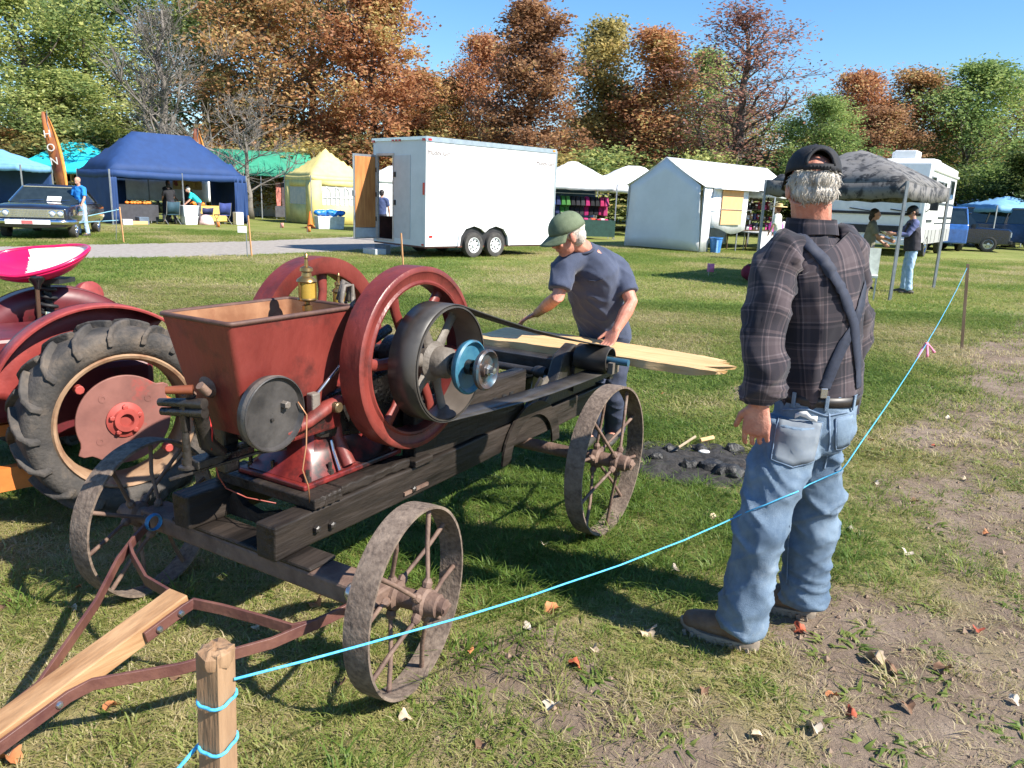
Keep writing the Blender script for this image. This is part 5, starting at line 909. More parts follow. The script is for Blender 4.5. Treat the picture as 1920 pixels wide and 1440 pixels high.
def tractor_wheel(cv, sg, full=True):
    hub = TT(0, cv, TZ); ax = tn*sg
    w = MB().lathe([(.325, -.1), (.36, -.128), (.41, -.135), (.445, -.12), (.455, -.05), (.458, 0), (.455, .05), (.445, .12), (.41, .135), (.36, .128), (.325, .1), (.33, 0)], hub, ax, 56, closed=True).build('rear_wheel', M_tyre, tk, smooth=60)
    nl = 17
    for k in range(nl):
        for s in (-1, 1):
            a0 = 2*math.pi*(k+(.5 if s > 0 else 0))/nl; secs = []
            for t in (0, .25, .5, .75, 1):
                a = a0+sg*(-.30*t+.05); v_ = s*sg*(-.012+.158*t); r1 = (.488, .489, .486, .475, .435)[int(t*4)]; r0_ = (.44, .44, .44, .42, .385)[int(t*4)]; hw = .040-.010*t
                secs.append([ring_pt(a-hw*1.15, r0_, v_, cv), ring_pt(a+hw*1.15, r0_, v_, cv), ring_pt(a+hw*.72, r1, v_, cv), ring_pt(a-hw*.72, r1, v_, cv)])
            MB().rings(secs).build('tread_lug', M_tyre, w, bevel=.006)
    rm = MB().lathe([(.338, .105), (.328, .118), (.315, .112), (.312, .09), (.30, .07), (.295, .0), (.30, -.07), (.312, -.1), (.33, -.11), (.322, -.06), (.315, 0), (.322, .08)], hub, ax, 56, closed=True).build('rim', M_rim, w, smooth=50)
    if full:
        lobes = []
        for k in range(64):
            a = 2*math.pi*k/64; r = .222+.045*max(0, math.cos(2*(a+.62)))**40 ; lobes.append((math.cos(a)*r, math.sin(a)*r))
        x_ = th; MB().prism(lobes, hub+ax*.045, x_, Vector((0, 0, 1)), ax*.014).build('wheel_disc', M_disc, w, bevel=.004)
        MB().lathe([(.085, .046), (.088, .066), (.06, .075), (.056, .09), (.034, .09), (.03, .07), (.001, .07)], hub, ax, 28, cap=False).build('hub', M_hubred, w, smooth=40)
        for k in range(5): a = 2*math.pi*k/5+.3; MB().lathe([(.013, 0), (.013, .018), (.008, .02), (.001, .02)], hub+ax*.066+x_*(.066*math.cos(a))+Vector((0, 0, .066*math.sin(a))), ax, 6, cap=False).build('hub_bolt', M_hubred, w)
        for k in range(4): a = math.pi/2*k+.9; MB().lathe([(.02, 0), (.02, .014), (.009, .014), (.008, .0), (.001, .0)], hub+ax*.047+x_*(.15*math.cos(a))+Vector((0, 0, .15*math.sin(a))), ax, 10, cap=False).build('disc_boss', M_disc, w)
        for a in (.75, .75+math.pi): q = hub+ax*.03+x_*(.265*math.cos(a))+Vector((0, 0, .265*math.sin(a))); MB().tube([q, q+ax*.055], .022, 8).build('rim_clamp', M_hubred, w, bevel=.004)
    return w
tractor_wheel(0, 1); tractor_wheel(-1.28, -1, False)
def fender(cv, s):
    pts = np.linspace(R(12), R(128), 26); m1 = MB()
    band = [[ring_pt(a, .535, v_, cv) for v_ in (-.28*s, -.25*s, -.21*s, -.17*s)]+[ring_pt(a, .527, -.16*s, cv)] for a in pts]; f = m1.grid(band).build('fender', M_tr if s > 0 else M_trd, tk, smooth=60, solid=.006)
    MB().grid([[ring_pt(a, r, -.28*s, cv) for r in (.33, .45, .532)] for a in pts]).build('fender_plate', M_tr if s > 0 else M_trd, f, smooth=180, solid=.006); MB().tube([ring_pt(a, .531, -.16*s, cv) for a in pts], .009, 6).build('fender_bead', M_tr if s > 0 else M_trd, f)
fender(0, 1); fender(-1.28, -1)
MB(TT).box((-.28, -1.0, .34), (.32, -.28, .72)).build('rear_housing', M_trd, tk, bevel=.04); MB().lathe([(.11, -.62), (.09, .0)], TT(0, -.05, TZ), tn, 20).build('axle_housing', M_trd, tk, smooth=40); MB().lathe([(.11, .62), (.09, .0)], TT(0, -1.23, TZ), tn, 20).build('axle_housing', M_trd, tk, smooth=40)
MB(TT).box((.32, -.86, .42), (1.5, -.42, .80)).build('transmission', M_trd, tk, bevel=.04); MB(TT).box((1.5, -.87, .45), (2.5, -.41, 1.0)).build('engine_hood', M_trd, tk, bevel=.07); MB(TT).box((2.5, -.85, .48), (2.55, -.43, .98)).build('grille', M_black, tk, bevel=.02); MB(TT).box((.0, -.9, .72), (.62, -.38, .86)).build('platform_box', M_trd, tk, bevel=.02)
for v_ in (-1.15, -.13): car_wheel(tk, TT(2.1, v_, .28), tn, .28, .14, M_tr, name='front_wheel', spokes=0)
MB(TT).tube([(2.1, -1.15, .3), (2.1, -.13, .3)], .035, 8).build('front_axle', M_trd, tk)
MB(TT).tube([(1.05, -.64, .8), (.85, -.64, 1.12)], .02, 8).build('steering_column', M_black, tk); MB().tube([TT(.84, -.64, 1.12)+Vector((0, 0, .0))+(th*math.cos(t)*.06+tn*math.sin(t)*.19+Vector((0, 0, math.cos(t)*.17))) for t in np.linspace(0, 2*math.pi, 25)[:-1]], .013, 8, closed=True).build('steering_wheel', M_black, tk, smooth=180)
MB(TT).box((-.45, -.78, .34), (.9, -.5, .4)).build('drawbar', mat('drawbar_orange', (.55, .16, .03), .6), tk)
MB(TT).box((.3, -.05, .22), (1.2, .0, .33)).build('side_rail', MATS['drawbar_orange'], tk)
# seat
sc_ = Vector((-2.68, 4.34, 1.13)); M_pink2 = mat('seat_hot_pink', (.62, .008, .09), .25, var=.12, coat=.5); M_seatw = mat('seat_ivory', (.80, .76, .66), .3, var=.05)
sx = Vector((1, .05, 0)).normalized(); sy = Vector((-.05, 1, 0)); rows = []; rows_o = []
for i in range(25):
    q = i/24; r_ = []
    for k in range(96):
        t = 2*math.pi*k/96; rx, ry = .275*q**.8, .20*q**.8; z_ = .07*q**2.6+.012*q*math.cos(t)+(.03*q**4*max(0, math.cos(t)))-.02*q*abs(math.sin(t))+.33*math.sin(t)*ry; r_.append(sc_+sx*(math.cos(t)*rx)+sy*(math.sin(t)*ry)+Vector((0, 0, z_)))
    rows.append(r_)
st_ = MB(); st_.grid(rows[1:], closed=True); st_.add(rows[1], [tuple(range(96))]); seat = st_.build('seat', M_seatw, tk, smooth=180, solid=.008); seat.data.materials.append(M_pink2)
for p_ in seat.data.polygons:
    c_ = p_.center+ORG[tk.name]-sc_; d_ = Vector((c_.x, c_.y)); 
    if c_.x < -.06-.45*c_.y or (c_.y < -.135 and c_.x < .12) : p_.material_index = 1
ot = MB(); ot.grid([[p+Vector((0, 0, -.012-.012*(1-i/23))) for p in r_] for i, r_ in enumerate(rows[1:])], closed=True).build('seat_shell', M_pink2, seat, smooth=180, solid=.006)
MB().tube([p+Vector((0, 0, .0)) for p in rows[24]], .011, 8, closed=True).build('seat_lip', M_pink2, seat, smooth=180)
pb = sc_+Vector((.04, .0, -.03)); MB().tube([pb+Vector((math.cos(t)*.04, math.sin(t)*.04, -.03-.0075*t)) for t in np.linspace(0, 38, 150)], .011, 6).build('seat_spring', M_black, tk, smooth=180); MB().box((-.12, -.08, -.035), (.12, .08, -.01), Matrix.Translation(pb)).build('seat_bracket', M_black, tk); MB().tube([pb+Vector((0, 0, -.03)), pb+Vector((0, .02, -.36))], .02, 8).build('seat_post', M_black, tk)
lk = Vector((-2.6, 4.19, 1.095)); MB().tube([lk+Vector((-.01, 0, -.33)), lk+Vector((-.005, 0, -.15)), lk], .011, 8).build('gear_lever', mat('rod_brown_steel', (.16, .09, .06), .4, .6), tk); MB().lathe([(.016, -.05), (.02, -.03), (.042, .0), (.045, .02), (.03, .038), (.001, .042)], lk, (0, 0, 1), 16, cap=False).build('lever_knob', mat('knob_black_gloss', (.012, .012, .013), .1, var=.1), tk, smooth=60)
ll = Vector((-2.68, 4.84, .925)); MB().lathe([(.001, -.12), (.05, -.10), (.085, -.04), (.09, .0), (.085, .012), (.09, .02), (.05, .035), (.001, .035)], ll, (.85, -.35, .1), 20, cap=False).build('fender_lamp', M_tr, tk, smooth=50); MB().tube([ll, ll+Vector((0, .02, -.25))], .015, 6).build('lamp_bracket', M_trd, tk)
MB().box((-.06, -.04, -.13), (.06, .04, .06), Matrix.Translation((-2.38, 4.0, .86))@Matrix.Rotation(.2, 4, 'Y')).build('battery_case', M_black, tk, bevel=.01); MB().tube([Vector((-2.40, 3.95, .96)), Vector((-2.41, 3.94, .88)), Vector((-2.35, 3.94, .74))], .022, 8, flat=.5).build('chrome_strap', M_chrome, tk, smooth=60)
for i in range(4): MB().tube([Vector((-2.55+.03*i, 3.72, .78-.03*i)), Vector((-2.5, 3.78, .68)), Vector((-2.6, 3.85, .58+.03*i))], .012, 6).build('hose', M_black, tk, smooth=180)

# ================================================================== wagon
wa_ = Vector((.508, .861, 0)).normalized(); wn_ = Vector((wa_.y, -wa_.x, 0)); WO = Vector((-.344, 2.271, 0))-wn_*.645
WF = lambda u_, v_, z_: WO+wa_*u_+wn_*v_+Vector((0, 0, z_))
M_beam = mat('timber_oily_black', (.013, .011, .010), .5, c2=(.042, .032, .026), scale=5, detail=9, stretch=(.35, 2.5, 2.5), rotz=R(-59.5), spec=.28, bump=.8, bscale=16, c3=(.07, .05, .038), s3=3, f3=(.62, .85), rvar=.2); M_iron = mat('iron_rust_brown', (.095, .055, .042), .7, c2=(.21, .135, .10), scale=9, detail=8, bump=.35, bscale=70, c3=(.30, .24, .19), s3=5, f3=(.6, .8)); M_rimd = mat('wheel_iron_dusty', (.085, .06, .046), .9, c2=(.20, .15, .115), scale=55, detail=8, bump=.45, bscale=70, c3=(.28, .215, .165), s3=6, f3=(.5, .75)); M_grease = mat('greasy_black_iron', (.012, .011, .011), .32, c2=(.04, .034, .03), scale=12, bump=.35, bscale=60, rvar=.15)
wg = thing('engine_wagon', 'four-wheeled iron-wheeled wagon of black timbers carrying the red engine', 'wagon', WF(.8, 0, 0))
BZ0, BZ1 = .392, .522
def timber(u0, u1, v0, v1, z0, z1, name='timber', seed=1, parent=wg, m_=M_beam):
    n_ = 14; rg = random.Random(seed); rings = []
    for i in range(n_+1):
        u_ = u0+(u1-u0)*i/n_; j = lambda: rg.uniform(-.0035, .0035); rings.append([WF(u_+j(), v0+j(), z0+j()), WF(u_+j(), v1+j(), z0+j()), WF(u_+j(), v1+j(), z1+j()), WF(u_+j(), v0+j(), z1+j())])
    return MB().rings(rings).build(name, m_, parent, bevel=.008)
timber(-.115, 2.55, .12, .215, BZ0, BZ1, seed=1); timber(-.115, 2.55, -.33, -.235, BZ0, BZ1, seed=2)
for u_, z_ in ((.07, .452), (.145, .44), (.62, .43)): MB().lathe([(.014, 0), (.014, .014), (.008, .018), (.001, .018)], WF(u_, .216, z_), wn_, 6, cap=False).build('bolt_head', M_grease, wg)
MB(WF).box((.62, .13, .522), (.74, .235, .552)).build('wood_chock', M_beam, wg, bevel=.006); MB(WF).box((.56, .216, .418), (.72, .226, .432)).build('iron_strap', M_iron, wg)
timber(.06, .20, -.30, .225, .524, .566, 'cross_board', 3); timber(.215, .62, -.30, .205, .524, .562, 'cross_board', 4); timber(.66, 1.57, .125, .2, .524, .775, 'upper_timber', 5); timber(.66, 1.57, -.315, -.24, .524, .775, 'upper_timber', 6)
text_on('D P F', .085, WF(1.34, .2065, .655), wa_, (0, 0, 1), MATS['black'], wg, name='carved_letters', ext=.004)
# axles, bolsters, arched hangers
MB(WF).box((-.07, -.60, .30), (.05, .60, .372)).build('front_axle', M_iron, wg, bevel=.01); MB(WF).box((-.075, -.40, .372), (.055, .33, .390)).build('front_bolster', M_beam, wg, bevel=.01); MB().tube([WF(1.613, -.6, .37), WF(1.613, .6, .37)], .032, 12).build('rear_axle', M_iron, wg, smooth=40)
for v_ in (.205, -.335): MB(WF).prism([(1.613+.30*math.cos(t), .33+.27*math.sin(t)) for t in np.linspace(0, math.pi, 16)]+[(1.613+.22*math.cos(t), .33+.2*math.sin(t)) for t in np.linspace(math.pi, 0, 16)], (0, v_+.018, 0), (1, 0, 0), (0, 0, 1), (0, .012, 0)).build('axle_hanger', M_beam, wg)
MB(WF).prism([(-.235, .40), (-.235, .46), (-.2, .5), (-.15, .455), (-.07, .44), (.02, .47), (.12, .455), (.12, .40)], (.06, 0, 0), (0, 1, 0), (0, 0, 1), (.03, 0, 0)).build('front_spacer', M_beam, wg)
def spoke_wheel(u_, v_, r, name='wagon_wheel', ns=10, w=.088, steer=0.0, rot=0.0):
    c = WF(u_, v_, r); sg = 1 if v_ > 0 else -1; ax = (Matrix.Rotation(steer, 3, 'Z')@wn_)*sg; h = w/2
    o = MB().lathe([(r-.011, -h), (r-.001, -h), (r, -h*.5), (r+.001, 0), (r, h*.5), (r-.001, h), (r-.011, h), (r-.013, 0)], c, ax, 72, closed=True).build(name, M_rimd, wg, smooth=60)
    MB().lathe([(.024, -.10), (.036, -.095), (.038, -.07), (.05, -.066), (.05, -.04), (.034, -.03), (.034, .03), (.05, .04), (.05, .066), (.04, .074), (.039, .11), (.028, .115), (.028, .135), (.017, .14), (.001, .14)], c, ax, 24, cap=False).build('hub', M_iron, o, smooth=35)
    x_ = Vector((0, 0, 1)); y_ = ax.cross(x_)
    for k in range(ns):
        t = 2*math.pi*k/ns+rot; d = x_*math.cos(t)+y_*math.sin(t); s_ = .055 if k % 2 else -.055; rg = random.Random(k+int(r*100)+int(u_*7)); bend = y_*math.cos(t)*rg.uniform(-.012, .012)
        MB().tube([c+ax*s_+d*.055, c+ax*s_*.95+d*.085, c+ax*s_*.5+d*(r*.6)+bend, c+ax*s_*.15+d*(r-.008)], [.011, .0075, .0078, .009], 8).build('spoke', M_iron, o, smooth=60)
        MB().lathe([(.016, -.01), (.018, .006), (.01, .02)], c+ax*s_+d*.06, d, 8).build('spoke_boss', M_iron, o)
    MB().lathe([(.010, 0), (.010, .05)], c+ax*.135-y_*.025, y_, 6).build('cotter_pin', M_iron, o)
    return o
spoke_wheel(0.06, .645, .318, steer=.15, rot=.25); spoke_wheel(-.02, -.625, .318, steer=.15, rot=.1); spoke_wheel(1.613, .655, .375, ns=10, rot=.1); spoke_wheel(1.613, -.72, .375, ns=10)
M_stl = mat('clevis_steel', (.45, .46, .48), .25, .9, var=.2); MB().lathe([(.03, -.012), (.036, 0), (.03, .012), (.024, 0)], WF(-.05, .50, .345), wn_, 16, closed=True).build('shackle', M_stl, wg, smooth=60); MB().lathe([(.03, -.012), (.036, 0), (.03, .012), (.024, 0)], WF(-.10, -.47, .36), wn_, 16, closed=True).build('shackle', mat('band_blue', (.05, .22, .42), .4), wg, smooth=60)
# tongue
M_pole_w = mat('tongue_new_wood', (.29, .15, .066), .65, c2=(.49, .295, .15), scale=4, detail=9, stretch=(.5, 5, 5), rotz=R(-59.5), bump=.35, bscale=12); M_strap = mat('strap_iron_red_brown', (.085, .030, .028), .5, c2=(.17, .075, .055), scale=7, bump=.25, bscale=50)
tA, tB = WF(-.37, .055, .325), WF(-1.75, .10, .03); tgd = (tB-tA).normalized(); m1 = MB(); m1.beam(tA, tB, .085, .062); m1.build('tongue', M_pole_w, wg, bevel=.004)
def strap(pts, w=.011, h=.036, nm='tongue_strap'):
    rings = []; pts = [Vector(p) for p in pts]
    for i, p in enumerate(pts):
        d = (pts[min(i+1, len(pts)-1)]-pts[max(i-1, 0)]).normalized(); x_ = d.cross(Vector((0, 0, 1))).normalized(); y_ = x_.cross(d); rings.append([p-x_*w/2-y_*h/2, p+x_*w/2-y_*h/2, p+x_*w/2+y_*h/2, p-x_*w/2+y_*h/2])
    return MB().rings(rings).build(nm, M_strap, wg, smooth=25, bevel=.0015)
tp_ = lambda s, v_, z_=0: tA+tgd*s+wn_*v_+Vector((0, 0, z_))
strap([tp_(.98, .051), tp_(.62, .051), tp_(.42, .054), tp_(.36, .075), WF(-.55, .30, .265), WF(-.33, .43, .28), WF(-.16, .50, .305), WF(-.03, .55, .33)]); strap([tp_(.17, .050), tp_(.03, .051), tp_(-.005, .058), WF(-.33, .20, .318), WF(-.29, .32, .305), WF(-.26, .44, .295), WF(-.20, .49, .30)])
strap([tp_(.98, -.049), tp_(.55, -.05), tp_(.44, -.06), WF(-.50, -.20, .285), WF(-.32, -.36, .315), WF(-.2, -.44, .335), WF(-.1, -.50, .345)]); strap([tp_(.05, -.049), tp_(-.0, -.06), WF(-.34, -.17, .31), WF(-.28, -.33, .325), WF(-.24, -.41, .33)])
for s in (.045, .125, .45, .80):
    MB().lathe([(.011, 0), (.011, .004), (.007, .010), (.001, .011)], tp_(s, .0575), wn_, 12, cap=False).build('strap_bolt', M_stl, wg, smooth=40)

# ================================================================== stationary engine
M_er = mat('engine_red', (.135, .022, .018), .45, c2=(.225, .04, .03), scale=4, detail=10, stretch=(1, 1, .45), c3=(.045, .016, .014), s3=5, f3=(.5, .72), bump=.25, bscale=40, rvar=.12); M_erd = mat('engine_red_greasy', (.09, .012, .012), .3, c2=(.24, .03, .025), scale=9, c3=(.02, .012, .012), s3=7, f3=(.45, .62)); M_hin = mat('hopper_rust', (.20, .08, .034), .8, c2=(.34, .17, .085), scale=8, detail=9, c3=(.20, .07, .03), s3=10, f3=(.55, .7)); M_brass = mat('aged_brass', (.42, .27, .10), .32, .85, c2=(.28, .17, .07), scale=20); M_amber2 = mat('oil_glass_amber', (.55, .33, .05), .1, c2=(.75, .5, .10), scale=8, trans=.45); M_grey_iron = mat('cast_iron_grey', (.10, .085, .072), .6, c2=(.19, .165, .14), scale=9, bump=.3, bscale=70)
en = thing('stationary_engine', 'red hit-and-miss engine with open water hopper and two flywheels', 'engine', WF(.4, -.06, .566))
# pedestal
M_ped = M_erd
MB(WF).hexa([(.09, -.21, .566), (.64, -.21, .566), (.64, .145, .566), (.09, .145, .566)], [(.09, -.21, .588), (.64, -.21, .588), (.64, .145, .588), (.09, .145, .588)]).build('base_flange', M_ped, en, bevel=.006)
secs = [[WF(.1+.02*k*(1 if k else 0)+(.10*(k/4)**.5), s*w-.033, .589+.052*k) for s in (0,)] for k, w in ((0, 0),)]
rings = []
for k in range(6):
    t = k/5; q = 1-(1-t)**2; u0, u1 = .11+.09*q, .62-.11*q; vh = .165-.075*q; z_ = .589+.20*t; cc = .03
    rings.append([WF(u0+cc, -.033-vh, z_), WF(u1-cc, -.033-vh, z_), WF(u1, -.033-vh+cc, z_), WF(u1, -.033+vh-cc, z_), WF(u1-cc, -.033+vh, z_), WF(u0+cc, -.033+vh, z_), WF(u0, -.033+vh-cc, z_), WF(u0, -.033-vh+cc, z_)])
MB().rings(rings).build('pedestal', M_erd, en, smooth=40); MB().tube([WF(.33, .135, .6), WF(.33, .075, .70), WF(.33, .058, .80)], [.03, .024, .03], 10).build('pedestal_rib', M_er, en, smooth=60); MB().tube([WF(.27, .145, .597), WF(.285, .1, .66), WF(.29, .085, .70)], .006, 6).build('oil_pipe', M_stl, en)
for u_, v_ in ((.13, .12), (.6, .12), (.13, -.18), (.24, .125), (.13, -.06)): MB().lathe([(.014, 0), (.014, .016), (.008, .017), (.008, .045), (.001, .046)], WF(u_, v_, .588), (0, 0, 1), 6, cap=False).build('base_bolt', M_grease, en)
# cylinder and crankcase
MB().lathe([(.135, 0), (.135, .03), (.118, .04), (.118, .42), (.13, .43), (.13, .46)], WF(.05, -.06, .87), wa_, 28).build('cylinder', M_erd, en, smooth=40); MB(WF).hexa([(.22, -.2, .72), (.98, -.2, .60), (.98, .09, .60), (.22, .09, .72)], [(.28, -.2, .88), (.92, -.2, .96), (.92, .09, .96), (.28, .09, .88)]).build('crankcase', M_grease, en, bevel=.02)
for v_ in (-.205, .09): MB().lathe([(.075, 0), (.075, .05), (.05, .06)], WF(.63, v_, .99), wn_, 20).build('main_bearing', M_grease, en, smooth=40)
for k, (u_, v_, z_) in enumerate(((.75, .0, .97), (.55, -.1, .98), (.85, .04, .93), (.5, .05, .95))): MB(WF).box((u_-.05, v_-.03, z_-.05), (u_+.05, v_+.03, z_+.03+.01*k)).build('bearing_cap', M_grease, en, bevel=.01)
MB().tube([WF(.45, -.06, .93), WF(.80, -.06, 1.05)], .022, 8).build('connecting_rod', M_grease, en)
# water hopper
hu0, hu1, hv0, hv1, hz1, hz0 = -.172, .402, -.24, .107, 1.2, .80; bu0, bu1, bv0, bv1 = -.085, .33, -.19, .062
def hop(du, z0_, z1_, nm, m_):
    bot = [(bu0+du, bv0+du, z0_), (bu1-du, bv0+du, z0_), (bu1-du, bv1-du, z0_), (bu0+du, bv1-du, z0_)]; top = [(hu0+du, hv0+du, z1_), (hu1-du, hv0+du, z1_), (hu1-du, hv1-du, z1_), (hu0+du, hv1-du, z1_)]; rows = []
    def rr(c, k): # corner-rounded ring
        out = []
        for i in range(4):
            p, a, b_ = Vector(c[i]), Vector(c[i-1]), Vector(c[(i+1) % 4]); da = (a-p).normalized()*k; db = (b_-p).normalized()*k
            for t in (0, .33, .67, 1): out.append((p+da)*(1-t)**2+p*2*t*(1-t)+(p+db)*t*t)
        return [tuple(q) for q in out]
    m1 = MB(WF); rows = [rr([tuple(Vector(b_).lerp(Vector(t_), s)) for b_, t_ in zip(bot, top)], .022) for s in (0, .2, .4, .6, .8, 1)]
    m1.grid(rows, closed=True); m1.add(rows[0], [tuple(range(16))]); return m1.build(nm, m_, en, smooth=50), rows[-1]
hp_, rimp = hop(0, hz0, hz1, 'hopper', M_er); hop(.009, hz0+.02, hz1-.001, 'hopper_lining', M_hin); MB(WF).tube(rimp, .0085, 8, closed=True).build('hopper_rim', mat('rim_dark_rust', (.07, .035, .028), .6, c2=(.14, .07, .05), scale=12), hp_, smooth=180)
MB(WF).box((.02, -.13, .72), (.26, .0, .80)).build('hopper_neck', M_erd, en, bevel=.02)
# drip oilers
def oiler(c, k, nm='drip_oiler'):
    c = Vector(c); up = (0, 0, 1); KS = lambda pr_: [(r_*k, h_*k) for r_, h_ in pr_]; o = MB().lathe(KS([(.022, 0), (.024, .03), (.012, .035), (.012, .05), (.02, .055), (.02, .075), (.01, .08), (.01, .09), (.034, .094), (.038, .10), (.034, .105)]), c, up, 18).build(nm, M_brass, en, smooth=35)
    for v in o.data.vertices: pass
    MB().lathe(KS([(.033, .105), (.033, .165)]), c, up, 18).build('oil_glass', M_amber2, o, smooth=40); MB().lathe(KS([(.035, .165), (.04, .17), (.037, .178), (.02, .19), (.018, .205), (.026, .21), (.024, .222), (.008, .23), (.006, .255), (.009, .26), (.006, .275), (.001, .28)]), c, up, 18, cap=False).build('oiler_cap', M_brass, o, smooth=35); MB().lathe(KS([(.008, .11), (.008, .16)]), c, up, 8).build('oil_tube', M_brass, o)
    for a in (0, 2.1, 4.2): q = c+Vector((math.cos(a)*.036*k, math.sin(a)*.036*k, 0)); MB().tube([q+Vector((0, 0, .1*k)), q+Vector((0, 0, .17*k))], .003, 5).build('cage_rod', M_brass, o)
    return o
oiler(WF(.325, -.06, 1.125), .96); o2 = oiler(WF(.60, -.16, 1.10), .7)
MB().tube([WF(.42, .02, 1.21), WF(.44, .02, 1.27), WF(.47, .03, 1.27), WF(.47, .04, 1.2), WF(.43, .03, 1.19)], .011, 8, closed=True).build('lifting_link', M_grey_iron, en, smooth=180); MB().tube([WF(.45, -.02, 1.21), WF(.48, -.02, 1.28), WF(.52, -.02, 1.26), WF(.5, -.02, 1.2)], .011, 8).build('lifting_hook', M_grey_iron, en, smooth=180); MB().tube([WF(.5, -.03, 1.19), WF(.62, -.14, 1.17)], .010, 8).build('oil_pipe', M_grey_iron, en)
# crankshaft, flywheels, pulley
FU, FZ = .63, .985
MB().tube([WF(FU, -.42, FZ), WF(FU, .5, FZ)], .03, 12).build('crankshaft', M_grease, en, smooth=40)
def flywheel(v0, sg, rot):
    c = WF(FU, v0, FZ); ax = wn_*sg
    o = MB().lathe([(.365, -.05), (.366, 0), (.365, .045), (.359, .05), (.345, .05), (.338, .043), (.312, .040), (.304, .048), (.296, .045), (.293, 0), (.296, -.045), (.304, -.05)], c, ax, 80, closed=True).build('flywheel', M_er, en, smooth=40)
    MB().lathe([(.03, -.06), (.062, -.06), (.066, -.04), (.066, .05), (.055, .065), (.03, .065)], c, ax, 24, closed=True).build('hub', M_erd, o, smooth=35); x_ = Vector((0, 0, 1)); y_ = ax.cross(x_)
    for k in range(6):
        t = 2*math.pi*k/6+rot; d = x_*math.cos(t)+y_*math.sin(t); e_ = -x_*math.sin(t)+y_*math.cos(t)
        MB().tube([c+d*.05, c+d*.12+e_*.012, c+d*.22+e_*.014, c+d*.3], [(.032, .02), (.025, .016), (.022, .015), (.028, .018)], 10, ref=e_).build('spoke', M_er, o, smooth=60)
    return o
flywheel(.205, 1, .45); flywheel(-.315, -1, .1)
pc_ = WF(FU, .335, FZ); pw = MB().lathe([(.219, -.068), (.226, -.067), (.2285, 0), (.226, .067), (.219, .068), (.217, .0)], pc_, wn_, 72, closed=True).build('belt_pulley', mat('pulley_belt_black', (.025, .022, .02), .5, c2=(.06, .052, .045), scale=9, rvar=.15), en, smooth=40)
MB().lathe([(.2165, -.066), (.2165, .064)], pc_, wn_, 72, cap=False).build('inner_face', mat('pulley_worn_iron', (.14, .115, .09), .45, .3, c2=(.24, .2, .165), scale=5), pw, smooth=60)
MB().lathe([(.03, -.06), (.075, -.06), (.08, -.02), (.062, .0), (.06, .05), (.045, .07)], pc_, wn_, 24).build('hub', M_grey_iron, pw, smooth=35)
for k in range(6):
    t = 2*math.pi*k/6+.35; x_ = Vector((0, 0, 1)); y_ = wn_.cross(x_); d = x_*math.cos(t)+y_*math.sin(t); e_ = -x_*math.sin(t)+y_*math.cos(t); MB().tube([pc_+d*.05-wn_*.03, pc_+d*.13-wn_*.035, pc_+d*.217-wn_*.035], [(.032, .014), (.02, .012), (.024, .012)], 10, ref=e_).build('spoke', M_grey_iron, pw, smooth=60)
MB().tube([pc_, WF(FU, .56, FZ)], .018, 10).build('shaft_end', M_grease, en, smooth=40)
M_bluep = mat('clutch_blue', (.016, .10, .18), .45, c2=(.05, .18, .26), scale=14, c3=(.05, .07, .08), s3=9, f3=(.58, .7)); M_dwheel = mat('handwheel_dark', (.07, .05, .045), .3, .5, c2=(.14, .10, .085), scale=14, c3=(.05, .14, .2), s3=9, f3=(.5, .66))
MB().lathe([(.02, -.02), (.085, -.02), (.098, -.012), (.106, .004), (.106, .014), (.098, .02), (.092, .012), (.085, .002), (.02, -.002)], WF(FU, .475, FZ), wn_, 40, closed=True).build('clutch_wheel', M_bluep, en, smooth=40); MB().lathe([(.014, -.03), (.03, -.03), (.034, -.015), (.062, -.008), (.07, -.004), (.079, .006), (.079, .018), (.071, .024), (.064, .016), (.058, .006), (.03, .004), (.026, .018), (.014, .02)], WF(FU, .545, FZ), wn_, 40, closed=True).build('hand_wheel', M_dwheel, en, smooth=40); MB().lathe([(.022, 0), (.022, .018), (.014, .02), (.013, .04), (.001, .042)], WF(FU, .555, FZ), wn_, 6, cap=False).build('shaft_nut', M_stl, en)
# round cover plate, rocker, igniter, wires
dc = WF(-.045, .15, .89); dp = MB().lathe([(.118, -.03), (.1255, -.03), (.129, -.01), (.129, .012), (.1245, .014), (.1215, .006), (.1165, -.002), (.06, -.004), (.001, -.004)], dc, wn_, 56, cap=False).build('cover_plate', mat('cover_dark_steel', (.03, .028, .028), .42, c2=(.075, .068, .064), scale=7, bump=.2, bscale=30, rvar=.15), en, smooth=40); MB().lathe([(.014, 0), (.014, .022), (.011, .024), (.001, .024)], dc+wa_*.048+Vector((0, 0, .022))-wn_*.004, wn_, 6, cap=False).build('plate_bolt', M_grey_iron, dp); MB().lathe([(.006, 0), (.006, .008), (.001, .009)], dc-wa_*.006-Vector((0, 0, .02))-wn_*.004, wn_, 8, cap=False).build('plate_stud', M_grease, dp); MB().lathe([(.1285, -.012), (.1305, 0), (.1285, .013), (.1265, .0)], dc, wn_, 56, closed=True).build('plate_rim', M_grey_iron, dp, smooth=40)
MB().tube([dc-wn_*.02, WF(-.0, .0, .88)], .05, 14).build('cover_neck', M_grease, en, smooth=40)
